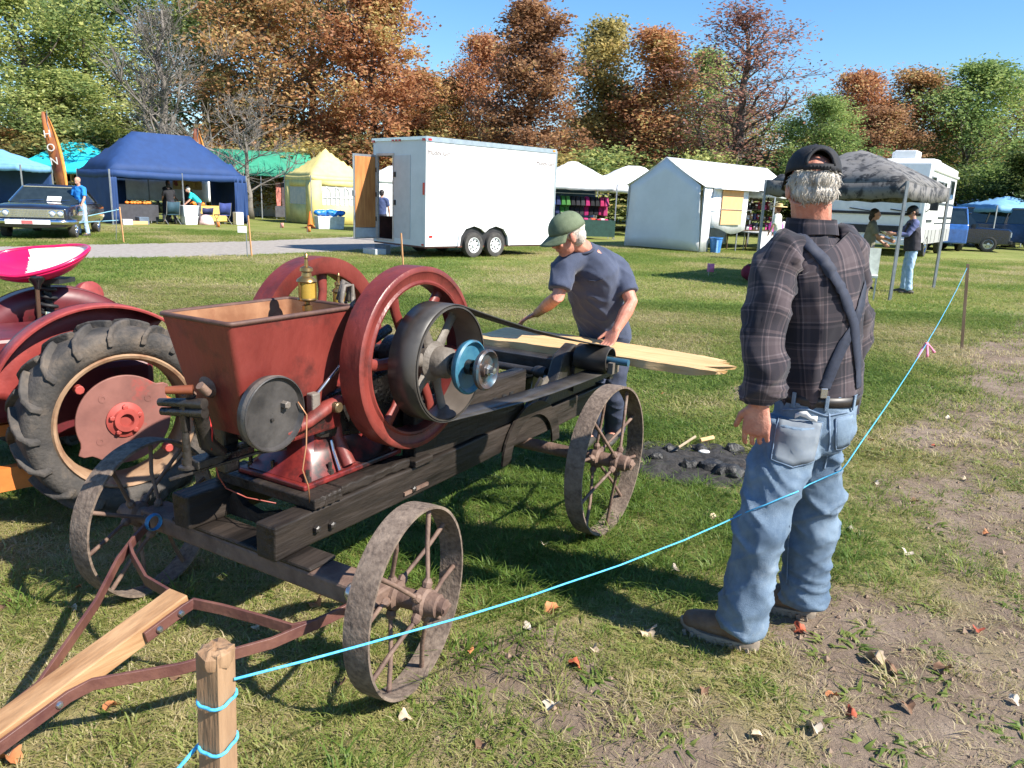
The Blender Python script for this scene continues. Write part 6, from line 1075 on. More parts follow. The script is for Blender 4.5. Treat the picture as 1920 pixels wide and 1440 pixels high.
MB().tube([WF(.02, .125, .80), WF(.13, .125, .815), WF(.23, .125, .85), WF(.30, .125, .862)], [(.02, .024), (.022, .028), (.026, .03), (.022, .026)], 10, ref=(0, 0, 1)).build('rocker_arm', M_er, en, smooth=60); MB().lathe([(.02, 0), (.02, .02), (.016, .024), (.001, .024)], WF(.245, .15, .852), wn_, 14, cap=False).build('rocker_pin', mat('pin_bronze', (.18, .13, .07), .4, .6), en, smooth=40); MB(WF).box((.05, .09, .755), (.31, .12, .83)).build('rocker_bracket', M_erd, en, bevel=.01); MB().tube([WF(.19, .10, .87), WF(.19, .11, .90), WF(.33, .10, .99)], .006, 6).build('governor_rod', M_stl, en, smooth=60); MB(WF).box((.165, .085, .83), (.205, .12, .91)).build('rod_bracket', M_grey_iron, en, bevel=.006)
ig = WF(-.135, -.08, .965); MB().lathe([(.045, -.02), (.048, 0), (.04, .02), (.02, .028)], ig+wa_*.03, -wa_, 18).build('igniter_flange', M_iron, en, smooth=40)
for (du, dv, z0_, z1_, r_, nm, m_) in ((-.02, .045, -.012, .02, .015, 'igniter_boss', M_iron), (-.03, -.02, -.03, -.01, .016, 'igniter_boss', M_iron)): MB().tube([ig+wa_*du+wn_*dv+Vector((0, 0, z0_)), ig+wa_*(du-.03)+wn_*dv+Vector((0, 0, z1_))], r_, 10).build(nm, m_, en, smooth=40)
MB().tube([ig+wa_*(-.05)+wn_*.01, ig+wa_*(-.11)+wn_*(-.05)], [.017, .013], 10).build('igniter_plug', mat('copper_red', (.30, .09, .045), .4, .4), en, smooth=40)
for dz_, l_ in ((-.045, .13), (-.075, .12)): MB().tube([ig+wn_*.05+wa_*(-.04)+Vector((0, 0, dz_)), ig+wn_*(-l_)+wa_*(-.08)+Vector((0, 0, dz_-.015))], [.02, .014], 10).build('igniter_shaft', M_grease, en, smooth=40)
MB().beam(ig+wa_*(-.06)+wn_*(-.03)+Vector((0, 0, -.04)), ig+wa_*(-.06)+wn_*(-.03)+Vector((0, 0, -.15)), .022, .03, up=wn_).build('igniter_lever', M_grease, en, bevel=.004); MB().tube([ig+wa_*(-.06)+wn_*(-.03)+Vector((0, 0, -.14)), ig+wa_*(-.06)+wn_*(-.03)+Vector((0, 0, -.245))], [.012, .016], 8).build('valve_stem', M_grease, en, smooth=60); MB().lathe([(.03, 0), (.03, .008), (.018, .012), (.018, .035)], ig+wa_*(-.06)+wn_*(-.03)+Vector((0, 0, -.28)), (0, 0, 1), 14).build('valve_seat', M_grease, en, smooth=40); MB().tube([ig+wa_*(-.03)+Vector((0, 0, -.05)), ig+wa_*(0)+Vector((0, 0, -.2)), WF(-.06, -.09, .69)], .028, 10).build('intake_pipe', M_grease, en, smooth=60)
MB(WF).box((-.19, -.13, .685), (.05, -.06, .715)).build('mixer_bracket', M_grease, en, bevel=.004); MB().tube([WF(-.26, -.12, .66), WF(.02, -.02, .70), WF(.1, .05, .71)], .007, 6).build('push_rod', M_grease, en); MB(WF).box((-.02, -.2, .6), (.05, -.14, .82)).build('fuel_pump', M_grease, en, bevel=.01)
sp = [WF(-.0, -.07+.012*math.cos(t), .74+.012*math.sin(t))+wa_*(.0045*t/1.0) for t in np.linspace(0, 30, 100)]; MB().tube(sp, .0035, 5).build('valve_spring', M_grease, en, smooth=180)
M_cop = mat('copper_wire', (.42, .20, .10), .4, .4); MB().tube([WF(.06, .155, .91), WF(.085, .17, .86), WF(.06, .19, .76), WF(.03, .20, .68), WF(.045, .21, .62), WF(.06, .2, .55)], .0028, 5).build('copper_wire', M_cop, en, smooth=180); MB().tube([ig+Vector((0, 0, -.1)), WF(-.11, -.09, .72), WF(-.08, -.1, .62), WF(-.02, -.14, .55), WF(.02, -.08, .515), WF(.05, .04, .512)], .0025, 5).build('ignition_wire', mat('wire_red_brown', (.32, .07, .05), .5), en, smooth=180); MB().tube([ig+Vector((0, 0, -.06)), ig+wn_*.03+Vector((0, 0, -.15)), ig+wn_*.02+Vector((0, 0, -.22))], .003, 5).build('ignition_wire', mat('wire_red', (.5, .02, .02), .5), en, smooth=180); MB().tube([ig+wa_*.03+Vector((0, 0, -.01)), ig+wa_*.06+wn_*.02+Vector((0, 0, -.05)), ig+wa_*.09+wn_*.02+Vector((0, 0, -.08))], .003, 5).build('ignition_wire', M_stl, en, smooth=180)

# ================================================================== saw rig, belt, slab
sw = thing('saw_bench', 'black cast-iron shingle saw bench on the tail of the wagon', 'saw', WF(2.2, -.05, .522)); M_saw = mat('saw_black_iron', (.014, .013, .013), .45, c2=(.04, .036, .034), scale=8, bump=.3, bscale=50, rvar=.15)
MB(WF).box((2.06, -.55, .63), (2.09, .2, .735)).build('front_plate', M_saw, sw, bevel=.004); MB(WF).box((2.09, -.55, .705), (2.75, .22, .735)).build('table_top', M_saw, sw, bevel=.006); MB(WF).box((2.72, -.55, .56), (2.75, .2, .705)).build('rear_plate', M_saw, sw); MB(WF).box((2.09, .19, .56), (2.72, .22, .704)).build('side_plate', M_saw, sw)
MB().tube([WF(1.97, -.52, .675), WF(1.97, .06, .672)], .022, 12).build('cross_pipe', M_saw, sw, smooth=40); MB().lathe([(.03, 0), (.036, .02), (.036, .05), (.028, .07)], WF(1.97, .03, .672), wn_, 14).build('pipe_collar', M_saw, sw, smooth=40)
for u_, v_ in ((2.0, -.29), (2.66, -.29), (2.66, .165)): MB(WF).box((u_, v_-.03, .523), (u_+.05, v_+.03, .63 if u_ < 2.1 else .705)).build('leg', M_saw, sw)
MB(WF).prism([(1.72, .524), (2.45, .524), (2.34, .66), (2.28, .78), (2.12, .83), (1.98, .78), (1.9, .62)], (0, .13, 0), (1, 0, 0), (0, 0, 1), (0, .07, 0)).build('bearing_stand', M_saw, sw, bevel=.01); MB().beam(WF(1.70, .155, .53), WF(1.88, .155, .67), .018, .04).build('brace', M_grey_iron, sw); MB().beam(WF(1.62, .165, .53), WF(1.80, .165, .68), .014, .03).build('brace', M_saw, sw)
MB().tube([WF(2.12, .1, .765), WF(2.12, .53, .765)], .02, 12).build('arbor', mat('arbor_blue_steel', (.06, .16, .24), .35, .4), sw, smooth=40); MB().lathe([(.066, -.10), (.073, -.098), (.0755, 0), (.073, .098), (.066, .1), (.064, 0)], WF(2.12, .325, .765), wn_, 48, closed=True).build('saw_pulley', MATS['pulley_belt_black'], sw, smooth=40); MB().lathe([(.02, -.02), (.064, -.02), (.064, .0), (.02, .0)], WF(2.12, .325, .765), wn_, 32, closed=True).build('pulley_web', M_grey_iron, sw, smooth=40); MB(WF).box((2.07, .43, .70), (2.16, .46, .76)).build('arbor_rest', M_grey_iron, sw)
MB().lathe([(.018, -.0015), (.24, -.0012), (.24, .0012), (.018, .0015)], WF(2.4, -.1, .46), wn_, 60, closed=True).build('saw_blade', mat('blade_steel', (.3, .29, .28), .3, .9), sw)
# flat belt round both pulleys
c1, r1_, c2_, r2_ = (FU, FZ), .2305, (2.12, .765), .0775; dx, dz = c2_[0]-c1[0], c2_[1]-c1[1]; D_ = math.hypot(dx, dz); ang = math.atan2(dz, dx); al = math.acos((r1_-r2_)/D_); loop = []
for t in np.linspace(ang+al, ang+2*math.pi-al, 40): loop.append((c1[0]+r1_*math.cos(t), c1[1]+r1_*math.sin(t)))
for t in np.linspace(ang-al, ang+al, 16): loop.append((c2_[0]+r2_*math.cos(t), c2_[1]+r2_*math.sin(t)))
o_ = []
for i, (p, q) in enumerate(zip(loop, loop[1:]+loop[:1])):
    o_.append(p)
    if math.hypot(q[0]-p[0], q[1]-p[1]) > .5:
        for s in (.2, .4, .6, .8): sag = -.02*math.sin(math.pi*s)*(1 if i > 20 else .5); o_.append((p[0]+(q[0]-p[0])*s, p[1]+(q[1]-p[1])*s+sag))
m1 = MB(); m1.grid([[WF(u_, v_, z_) for u_, z_ in o_] for v_ in (.272, .335, .398)], closed=True); tag(m1.build('drive_belt', mat('belt_grey_canvas', (.032, .029, .026), .38, c2=(.065, .059, .053), scale=7, rvar=.1), smooth=60, solid=.005), 'long flat grey drive belt between engine pulley and saw pulley', 'belt')
M_slab = mat('fresh_sawn_pine', (.55, .33, .14), .6, c2=(.72, .49, .245), scale=4, detail=9, stretch=(.45, 6, 5), rotz=R(30.5), bump=.3, bscale=10); M_barkw = mat('slab_bark', (.13, .06, .03), .9, c2=(.36, .2, .09), scale=14, bump=.6)
rg = random.Random(9); n_ = 34; nc_ = 10; ends = [1.0, .985, 1.02, .93, .99, 1.03, .955, .99, .94, .965]; mb_ = MB(); top_ = []; bot_ = []
for i in range(n_+1):
    t = i/n_; un = 2.17+.018*math.sin(t*5)+.09*max(0, t-.5)+.006*math.sin(t*31); uf = 2.66-.03*t+.012*math.sin(t*9)-.14*max(0, t-.55); rt, rb2 = [], []
    for k in range(nc_):
        w_ = k/(nc_-1); v_ = -.58+1.58*t*(1 if t < .85 else 1+(ends[k]-1)*(t-.85)/.15); u_ = un+(uf-un)*w_; zt = .768+.010*math.sin(t*3)+rg.uniform(-.0015, .0015)+.004*math.sin(w_*9+t*2); th_ = .045*(1-.6*max(0, t-.9)/.1)
        rt.append(WF(u_, v_, zt)); rb2.append(WF(u_+(.006*math.sin(t*40) if k == 0 else 0), v_-.01*(i == n_), zt-th_))
    top_.append(rt); bot_.append(rb2)
rings = [a_+b_[::-1] for a_, b_ in zip(top_, bot_)]
sb = MB().rings(rings).build('sawn_slab', M_slab, smooth=30); tag(sb, 'long pale fresh-sawn wood slab being fed across the saw', 'plank')
# ================================================================== the two men by the engine
from mathutils.bvhtree import BVHTree
def bvh_of(ob):
    org = ORG[ob.name]; me_ = ob.data; return BVHTree.FromPolygons([v.co+org for v in me_.vertices], [tuple(p.vertices) for p in me_.polygons])
def on(bv, px, py, off=.005):        # the spot on a garment where the photograph shows a strap, seam or pocket
    o = Vector(_C); d = Vector(ray(px, py)).normalized(); h = bv.ray_cast(o, d)
    if h[0] is None: return None
    n_ = h[1] if h[1].dot(d) < 0 else -h[1]; return h[0]+n_*off
def strip_px(bv, pts, w, name, mt, parent, off=.006, th=.002, steps=14, extra=()):
    P_ = []
    for (a, b_) in zip(pts[:-1], pts[1:]):
        for k in range(steps): t = k/steps; P_.append((a[0]+(b_[0]-a[0])*t, a[1]+(b_[1]-a[1])*t))
    P_.append(pts[-1]); rows = []
    L_ = [on(bv, *p, off) for p in P_]; ok = [q for q in L_ if q is not None]
    for _ in range(4): ok = [ok[0]]+[(ok[i-1]+ok[i]*2+ok[i+1])/4 for i in range(1, len(ok)-1)]+[ok[-1]]
    ok = ok+list(extra); cam_ = Vector(_C)
    for i, q in enumerate(ok):
        d = (ok[min(i+1, len(ok)-1)]-ok[max(i-1, 0)]).normalized(); nn = bv.find_nearest(q)[1]; nn = nn if nn.dot(cam_-q) > 0 else -nn; x_ = d.cross(nn).normalized(); rows.append([q-x_*w/2, q+x_*.0, q+x_*w/2])
    return MB().grid(rows).build(name, mt, parent, smooth=60, solid=th, recalc=False)
def fabric(name, stops, px_, py_, base_b=.35):
    mt = bpy.data.materials.new(name); mt.use_nodes = True; nt_ = mt.node_tree; n_ = nt_.nodes; k_ = nt_.links; b = n_['Principled BSDF']; b.inputs['Roughness'].default_value = .9; b.inputs['Specular IOR Level'].default_value = .2; b.inputs['Sheen Weight'].default_value = .15
    a = n_.new('ShaderNodeAttribute'); a.attribute_name = 'fab'; s = n_.new('ShaderNodeSeparateXYZ'); k_.new(a.outputs['Vector'], s.inputs[0]); outs = []
    for i, per in ((0, px_), (1, py_)):
        m1 = n_.new('ShaderNodeMath'); m1.operation = 'DIVIDE'; k_.new(s.outputs[i], m1.inputs[0]); m1.inputs[1].default_value = per; m2 = n_.new('ShaderNodeMath'); m2.operation = 'FRACT'; k_.new(m1.outputs[0], m2.inputs[0])
        r = n_.new('ShaderNodeValToRGB'); r.color_ramp.interpolation = 'CONSTANT'; k_.new(m2.outputs[0], r.inputs[0]); e = r.color_ramp.elements; sts = [(0, .12), (.30, .5), (.36, .12), (.42, .8), (.455, .5), (.52, .62), (.60, .5), (.78, .8), (.81, .5), (.87, .12), (.93, .62), (.96, .12)]
        while len(e) < len(sts): e.new(.5)
        for q, (p, v) in zip(e, sts): q.position = p; q.color = (v, v, v, 1)
        outs.append(r.outputs[0])
    mx = n_.new('ShaderNodeMix'); mx.data_type = 'RGBA'; mx.inputs[0].default_value = .5; k_.new(outs[0], mx.inputs[6]); k_.new(outs[1], mx.inputs[7])
    r = n_.new('ShaderNodeValToRGB'); k_.new(mx.outputs[2], r.inputs[0]); e = r.color_ramp.elements
    while len(e) < len(stops): e.new(.5)
    for q, (p, c) in zip(e, stops): q.position = p; q.color = (*c, 1)
    tc_ = n_.new('ShaderNodeTexCoord'); nz = n_.new('ShaderNodeTexNoise'); nz.inputs['Scale'].default_value = 350; k_.new(tc_.outputs['Object'], nz.inputs['Vector']); bp_ = n_.new('ShaderNodeBump'); bp_.inputs['Strength'].default_value = .25; bp_.inputs['Distance'].default_value = .002; k_.new(nz.outputs[0], bp_.inputs['Height']); k_.new(bp_.outputs[0], b.inputs['Normal'])
    k_.new(r.outputs[0], b.inputs['Base Color']); return mt
def cat_rom(pts, rad, m_):
    pts = [Vector(p) for p in pts]; out = []; ro = []
    for i in range(len(pts)-1):
        p0, p1, p2, p3 = pts[max(0, i-1)], pts[i], pts[i+1], pts[min(len(pts)-1, i+2)]; r0_, r1, r2, r3 = [np.array(rad[j]) for j in (max(0, i-1), i, i+1, min(len(pts)-1, i+2))]
        for k in range(m_):
            t = k/m_; h = lambda a, b_, c, d: .5*((2*b_)+(c-a)*t+(2*a-5*b_+4*c-d)*t*t+(3*b_-a-3*c+d)*t**3); out.append(h(p0, p1, p2, p3)); ro.append(h(r0_, r1, r2, r3))
    out.append(pts[-1]); ro.append(np.array(rad[-1])); return out, ro
def loft_fab(path, rad, ref, n, seam, disp, name, mt, parent, m_=8):
    pts, rr = cat_rom(path, rad, m_); rows = []; fab = []; L_ = 0; ref = Vector(ref)
    for i, p in enumerate(pts):
        d = (pts[min(i+1, len(pts)-1)]-pts[max(i-1, 0)]).normalized(); x_ = (ref-d*ref.dot(d)).normalized(); y_ = d.cross(x_)
        if i: L_ += (p-pts[i-1]).length
        for k in range(n+1): a = seam+2*math.pi*k/n; rows.append(p+x_*(math.cos(a)*rr[i][0])+y_*(math.sin(a)*rr[i][1])); fab.append((k/n*2*math.pi*(rad[1][0]+rad[1][1])/2, L_, 0))
    co = np.array([tuple(q) for q in rows]); ctr = np.repeat(np.array([tuple(q) for q in pts]), n+1, 0); nr = co-ctr; nr /= np.linalg.norm(nr, axis=1)[:, None]+1e-9
    dd = disp(co, np.array(fab)); dd = dd.reshape(-1, n+1); dd[:, -1] = dd[:, 0]; co = co+nr*dd.reshape(-1, 1)
    f = [(i*(n+1)+k, i*(n+1)+k+1, (i+1)*(n+1)+k+1, (i+1)*(n+1)+k) for i in range(len(pts)-1) for k in range(n)]
    me_ = bpy.data.meshes.new(name); org = ORG[parent.name]; me_.from_pydata([tuple(Vector(q)-org) for q in co], [], f); at_ = me_.attributes.new('fab', 'FLOAT_VECTOR', 'POINT'); at_.data.foreach_set('vector', np.array(fab, dtype=np.float32).ravel())
    return put(name, me_, mt, parent, org, smooth=180)
def crease(p, seed, st, sh=.5, pw=4): p = np.asarray(p); q = np.stack([p[:, 0]*st[0], p[:, 1]*st[1], (p[:, 2]+sh*(p[:, 0]-p[:, 1]))*st[2]], 1); return (1-np.abs(vnoise(q, seed)))**pw-.25
def ridges(p, seed, sc_, st): q = np.asarray(p)*np.array(st)*sc_; return 1-2*np.abs(vnoise(q, seed))
M_plaid = fabric('plaid_flannel', [(0, (.012, .012, .018)), (.3, (.034, .030, .038)), (.52, (.08, .061, .067)), (.72, (.125, .10, .107)), (1, (.22, .19, .20))], .135, .15)
M_denim = mat('denim_faded', (.068, .112, .175), .9, c2=(.185, .255, .335), scale=6, detail=9, bump=.3, bscale=300, c3=(.29, .345, .40), s3=5, f3=(.56, .8)); M_denim_w = mat('denim_worn_pocket', (.12, .15, .19), .9, c2=(.23, .26, .29), scale=7, c3=(.11, .18, .30), s3=5, f3=(.55, .75)); M_seam = mat('denim_seam', (.17, .235, .33), .9, var=.2, scale=60); M_belt = mat('belt_leather', (.025, .02, .018), .45, var=.3, scale=30); M_susp = mat('suspender_navy', (.022, .028, .05), .75, var=.15, scale=90)
M_white_hair = mat('hair_white_blond', (.40, .365, .32), .55, c2=(.66, .61, .54), scale=26, detail=6, stretch=(1, 1, .25), bump=1, bscale=90); M_skin2 = mat('skin_ruddy', (.46, .17, .115), .5, c2=(.60, .28, .20), scale=18, bump=.25, bscale=150, spec=.4); M_cap = mat('cap_black', (.012, .013, .017), .8, var=.3, scale=30, bump=.2, bscale=200); M_boot = mat('boot_brown', (.14, .085, .052), .75, c2=(.22, .145, .095), scale=12, bump=.3, bscale=80); M_sole = mat('sole_taupe', (.23, .185, .145), .85, c2=(.32, .26, .2), scale=20, bump=.3)
def boot(parent, heel, d, L_=.31):
    d = Vector((d[0], d[1], 0)).normalized(); s_ = d.cross(Vector((0, 0, 1))); o = Vector((heel[0], heel[1], 0)); Z_ = Vector((0, 0, 1)); m1 = MB()
    m1.tube([o+d*.045+Z_*.062, o+d*.11+Z_*.07, o+d*.19+Z_*.062, o+d*.265+Z_*.05], [(.042, .052), (.046, .05), (.052, .042), (.046, .034)], 16, ref=s_, round_=True); m1.tube([o+d*.06+Z_*.05, o+d*.065+Z_*.13], [(.043, .052), (.045, .055)], 14, ref=s_)
    b = put_mesh('shoe', remesh(m1, .007, 3, folds(.003, 30, 1)), M_boot, parent); secs = []
    for i in range(22):
        a = 2*math.pi*i/22; x_ = .155*math.cos(a); w_ = (.053 if x_ > 0 else .044)*math.sin(a)*(1-.12*(abs(x_)/.155)**3); secs.append((x_+.155, w_))
    m2 = MB(); rr = []
    for z_, k in ((.0, .95), (.008, 1.0), (.022, 1.02), (.03, .97)): rr.append([o+d*(x_*L_/.31+(.155-x_)*(1-k)*.5)+s_*(w_*k)+Z_*(z_+.018*max(0, (x_-.24)/.07)+(.012 if k > 1 else 0)*0+.016*max(0, (.05-x_)/.05)*(1 if z_ > .02 else 0)) for x_, w_ in secs])
    so_ = m2.rings(rr).build('sole', M_sole, b, smooth=50)
    for i in range(9): q = .03+.03*i; MB().box((-.006, -.004, 0), (.006, .004, .022), Matrix.Translation(o+d*q-s_*(.0485 if q > .12 else .0425)+Z_*.0)@Matrix.Rotation(math.atan2(d.y, d.x), 4, 'Z')@Matrix.Rotation(.35, 4, 'Y')).build('sole_lug', M_sole, so_)
    return b
# ---- man in the plaid shirt
pm = dict(head=P(1521, 353, 2.76), neck=P(1521, 420, 2.78), sl=P(1462, 482, 2.68), sr=P(1580, 474, 2.84), el=P(1432, 625, 2.60), wl=P(1426, 752, 2.575), er=P(1598, 610, 2.93), wr=P(1580, 700, 3.05), pel=P(1530, 742, 2.77), hl=P(1482, 808, 2.70), hr=P(1528, 812, 2.83), kl=P(1426, 985, 2.63), kr=P(1526, 975, 2.85), al=P(1392, 1160, 2.60), ar=P(1506, 1112, 2.85))
fbp = Vector((-.3, .95, 0)).normalized(); sdp = fbp.cross(Vector((0, 0, 1))); hf = Vector((.12, .96, -.2)).normalized(); Zv = Vector((0, 0, 1))
pr = thing('person', 'man in plaid flannel shirt, suspenders and faded jeans watching with his back turned', 'person', (1.08, 2.72, 0))
b = MB(); head_shape(b, pm['head'], hf, Zv, .95, True); b.tube([pm['neck']-Zv*.08, pm['neck'], pm['head']-Zv*.03-hf*.01], [.07, .066, .068], 14)
b.tube([pm['pel'], pm['pel'].lerp(pm['neck'], .5), pm['neck']-Zv*.09], [(.14, .1), (.15, .1), (.13, .08)], 14, ref=sdp, round_=True)
for q in 'lr':
    b.tube([pm['s'+q], pm['e'+q], pm['e'+q].lerp(pm['w'+q], .4), pm['w'+q]], [.05, .04, .043, .031], 10, round_=True); b.tube([pm['neck']-Zv*.07, pm['s'+q]], .045, 8); b.tube([pm['h'+q], pm['k'+q], pm['a'+q]+Zv*.03], [.07, .05, .03], 10)
hand_shape(b, pm['wl']+Vector((-.004, 0, -.012)), (.02, .06, -1), (.35, .75, 0), (-.6, .8, .2), curl=.36, k=1.12, thumb=.5, fr=.0082); hand_shape(b, pm['wr'], (-.3, .5, -.7), (-.7, -.6, 0), (-.6, .6, 0), curl=.5, k=1.0)
put_mesh('body', remesh(b, .0042, 2), M_skin2, pr)
def dtor(co, fb_): return .006*vnoise(co*8, 31)+.018*crease(co, 33, (9, 9, 5), .6)+.009*crease(co, 34, (8, 8, 9), -.8)+.016*np.clip((.24-fb_[:, 1])/.24, 0, 1)*crease(co, 35, (12, 12, 14), .3, 3)+.002*crease(co, 37, (25, 25, 25), .3)
spine = [pm['pel']-Zv*.055, pm['pel']+Zv*.03, pm['pel'].lerp(pm['neck'], .28)+fbp*.0, pm['pel'].lerp(pm['neck'], .55)-fbp*.015, pm['pel'].lerp(pm['neck'], .76)-fbp*.015, pm['neck']-Zv*.105-fbp*.012, pm['neck']-Zv*.055, pm['neck']-Zv*.025+fbp*.0]
to = loft_fab(spine, [(.135, .118), (.152, .132), (.162, .138), (.17, .138), (.176, .128), (.158, .105), (.105, .086), (.072, .076)], sdp, 72, math.pi/2, dtor, 'shirt', M_plaid, pr)
def dslv(co, fb_): return .006*vnoise(co*8, 41)+.020*crease(co, 43, (6, 6, 14), .7)+.015*crease(co, 45, (6, 6, 12), -.6)+.010*np.clip((fb_[:, 1]-.36)/.15, 0, 1)*crease(co, 47, (5, 5, 34), .1, 3)+.002*crease(co, 49, (25, 25, 25), .3)
loft_fab([pm['sl']+sdp*.075+Zv*.03, pm['sl']+sdp*.02+Zv*.012, pm['sl'].lerp(pm['el'], .35), pm['el']+Vector((-.004, -.01, 0)), pm['el'].lerp(pm['wl'], .5)+Vector((.005, -.012, 0)), pm['wl']+Vector((0, 0, .03)), pm['wl']+Vector((0, 0, -.008))], [(.05, .05), (.072, .068), (.070, .072), (.068, .074), (.069, .079), (.062, .072), (.042, .047)], fbp, 48, 0, dslv, 'sleeve', M_plaid, pr); loft_fab([pm['sr']-sdp*.075+Zv*.03, pm['sr']-sdp*.02+Zv*.012, pm['sr'].lerp(pm['er'], .4), pm['er'], pm['er'].lerp(pm['wr'], .6), pm['wr']], [(.055, .055), (.076, .073), (.074, .075), (.068, .072), (.06, .064), (.043, .043)], fbp, 48, 0, dslv, 'sleeve', M_plaid, pr)
loft_fab([pm['neck']-Zv*.045-fbp*.005, pm['neck']-Zv*.01, pm['neck']+Zv*.018], [(.092, .09), (.088, .086), (.083, .08)], sdp, 48, math.pi/2, lambda co, f_: .003*ridges(co, 3, 20, (1, 1, 1)), 'collar', M_plaid, pr)
t = MB(); pl = pm['pel']
t.tube([pl+Zv*.035, pl-Zv*.04, pl-Zv*.11-fbp*.012, pl-Zv*.17], [(.138, .122), (.146, .13), (.15, .138), (.128, .115)], 24, ref=sdp)
for q, kk in (('l', 1), ('r', 1)):
    h, k, a = pm['h'+q], pm['k'+q], pm['a'+q]; t.tube([h+Zv*.04, h-Zv*.04, h.lerp(k, .5), k, k.lerp(a, .45), a+Zv*.05, a-Zv*.035], [(.09, .10), (.100, .112), (.094, .104), (.088, .095), (.086, .091), (.088, .094), (.085, .092)], 20, ref=sdp)
def djean(co, no):
    z_ = co[:, 2]; low = np.clip((.3-z_)/.25, 0, 1); kn = np.exp(-((z_-.52)/.14)**2); seat_ = np.exp(-((z_-.74)/.1)**2)
    return .007*vnoise(co*7, 51)+.017*crease(co, 52, (5, 5, 13), .55)*(.5+.8*kn+.3*seat_)+.014*crease(co, 53, (5, 5, 15), -.6)*(.45+.9*kn)+.020*low*crease(co, 55, (4, 4, 26), .15, 3)+.016*seat_*crease(co, 57, (6, 6, 12), 1.0)+.002*crease(co, 59, (18, 18, 30), .4)
jn = put_mesh('jeans', remesh(t, .0085, 5, djean), M_denim, pr); bvj = bvh_of(jn); bvt = bvh_of(to)
# pockets, seams, belt, loops
def pocket(pts, nm, mt_, rows_n=9, off=.004):
    (tl_, tr_, br_, bm_, bl_) = pts; rows = []
    for i in range(rows_n):
        s = i/(rows_n-1); a = (tl_[0]+(bl_[0]-tl_[0])*s, tl_[1]+(bl_[1]-tl_[1])*s); c = (tr_[0]+(br_[0]-tr_[0])*s, tr_[1]+(br_[1]-tr_[1])*s); r_ = []
        for k in range(9): w_ = k/8; x_ = a[0]+(c[0]-a[0])*w_; y_ = a[1]+(c[1]-a[1])*w_+(1-abs(2*w_-1))*s*(bm_[1]-(bl_[1]+br_[1])/2); r_.append(on(bvj, x_, y_, off))
        if all(q is not None for q in r_): rows.append(r_)
    o = MB().grid(rows).build(nm, mt_, pr, smooth=180, solid=.004, recalc=False); ed = rows[0]+[r_[-1] for r_ in rows[1:]]+rows[-1][::-1][1:]+[r_[0] for r_ in rows[::-1][1:]]
    MB().tube(ed, .0028, 5, closed=True).build('pocket_stitching', M_seam, o, smooth=180); return o
pocket([(1460, 783), (1542, 792), (1524, 864), (1480, 876), (1446, 862)], 'back_pocket', M_denim_w); pocket([(1566, 785), (1596, 778), (1590, 840), (1578, 848), (1566, 850)], 'back_pocket', M_denim)
tag(MB().grid([[on(bvj, 1492+10*k, 784-6*math.sin(k*1.3)-i*9, .012-.002*i) for k in range(5)] for i in range(2)]).build('folded_paper', M_paper, smooth=60, solid=.004, recalc=False), 'white folded paper poking out of the jeans back pocket', 'paper')
for nm, pts, w_ in (('yoke_seam', [(1468, 768), (1510, 766), (1548, 780), (1590, 772)], .006), ('back_seam', [(1554, 775), (1556, 830), (1545, 880)], .006), ('inseam', [(1480, 985), (1478, 1050), (1476, 1095)], .005)): strip_px(bvj, pts, w_, nm, M_seam, jn, .003, .002)
bel = [];
for k in range(56): a = 2*math.pi*k/56; bel.append(pl+Zv*.008+sdp*(.153*math.cos(a))+fbp*(.137*math.sin(a)))
MB().rings([[q+Zv*h for q in bel] for h in (-.018, .018)], cap=False).build('belt', M_belt, pr, smooth=180, solid=.005, recalc=False)
for k in range(56): pass
for aa in (-1.95, -1.2, -2.7, .6, 2.2): q = pl+sdp*(.158*math.cos(aa))+fbp*(.142*math.sin(aa)); n_ = (sdp*math.cos(aa)+fbp*math.sin(aa)).normalized(); MB().beam(q+Zv*.034, q-Zv*.022, .014, .006, up=n_).build('belt_loop', M_denim, pr, bevel=.002)
# suspenders crossing on the back
e0 = on(bvt, 1447, 424, .006)
s1 = strip_px(bvt, [(1462, 432), (1500, 445), (1545, 490), (1580, 550), (1600, 610), (1606, 680), (1607, 728)], .042, 'suspender', M_susp, pr, .006, .0018); s2 = strip_px(bvt, [(1622, 530), (1612, 575), (1600, 612), (1578, 650), (1560, 690), (1545, 728)], .042, 'suspender', M_susp, pr, .004, .0018)
c_ = on(bvt, 1541, 735, .012)
if c_ is not None: MB().box((-.012, -.006, -.02), (.012, .006, .016), Matrix.Translation(c_)).build('suspender_clip', M_stl, s2, bevel=.003)
boot(pr, G(1428, 1232)+Vector((0, .035, 0)), (-.82, .50)); boot(pr, G(1548, 1168)+Vector((-.03, .03, 0)), (-.85, .42))
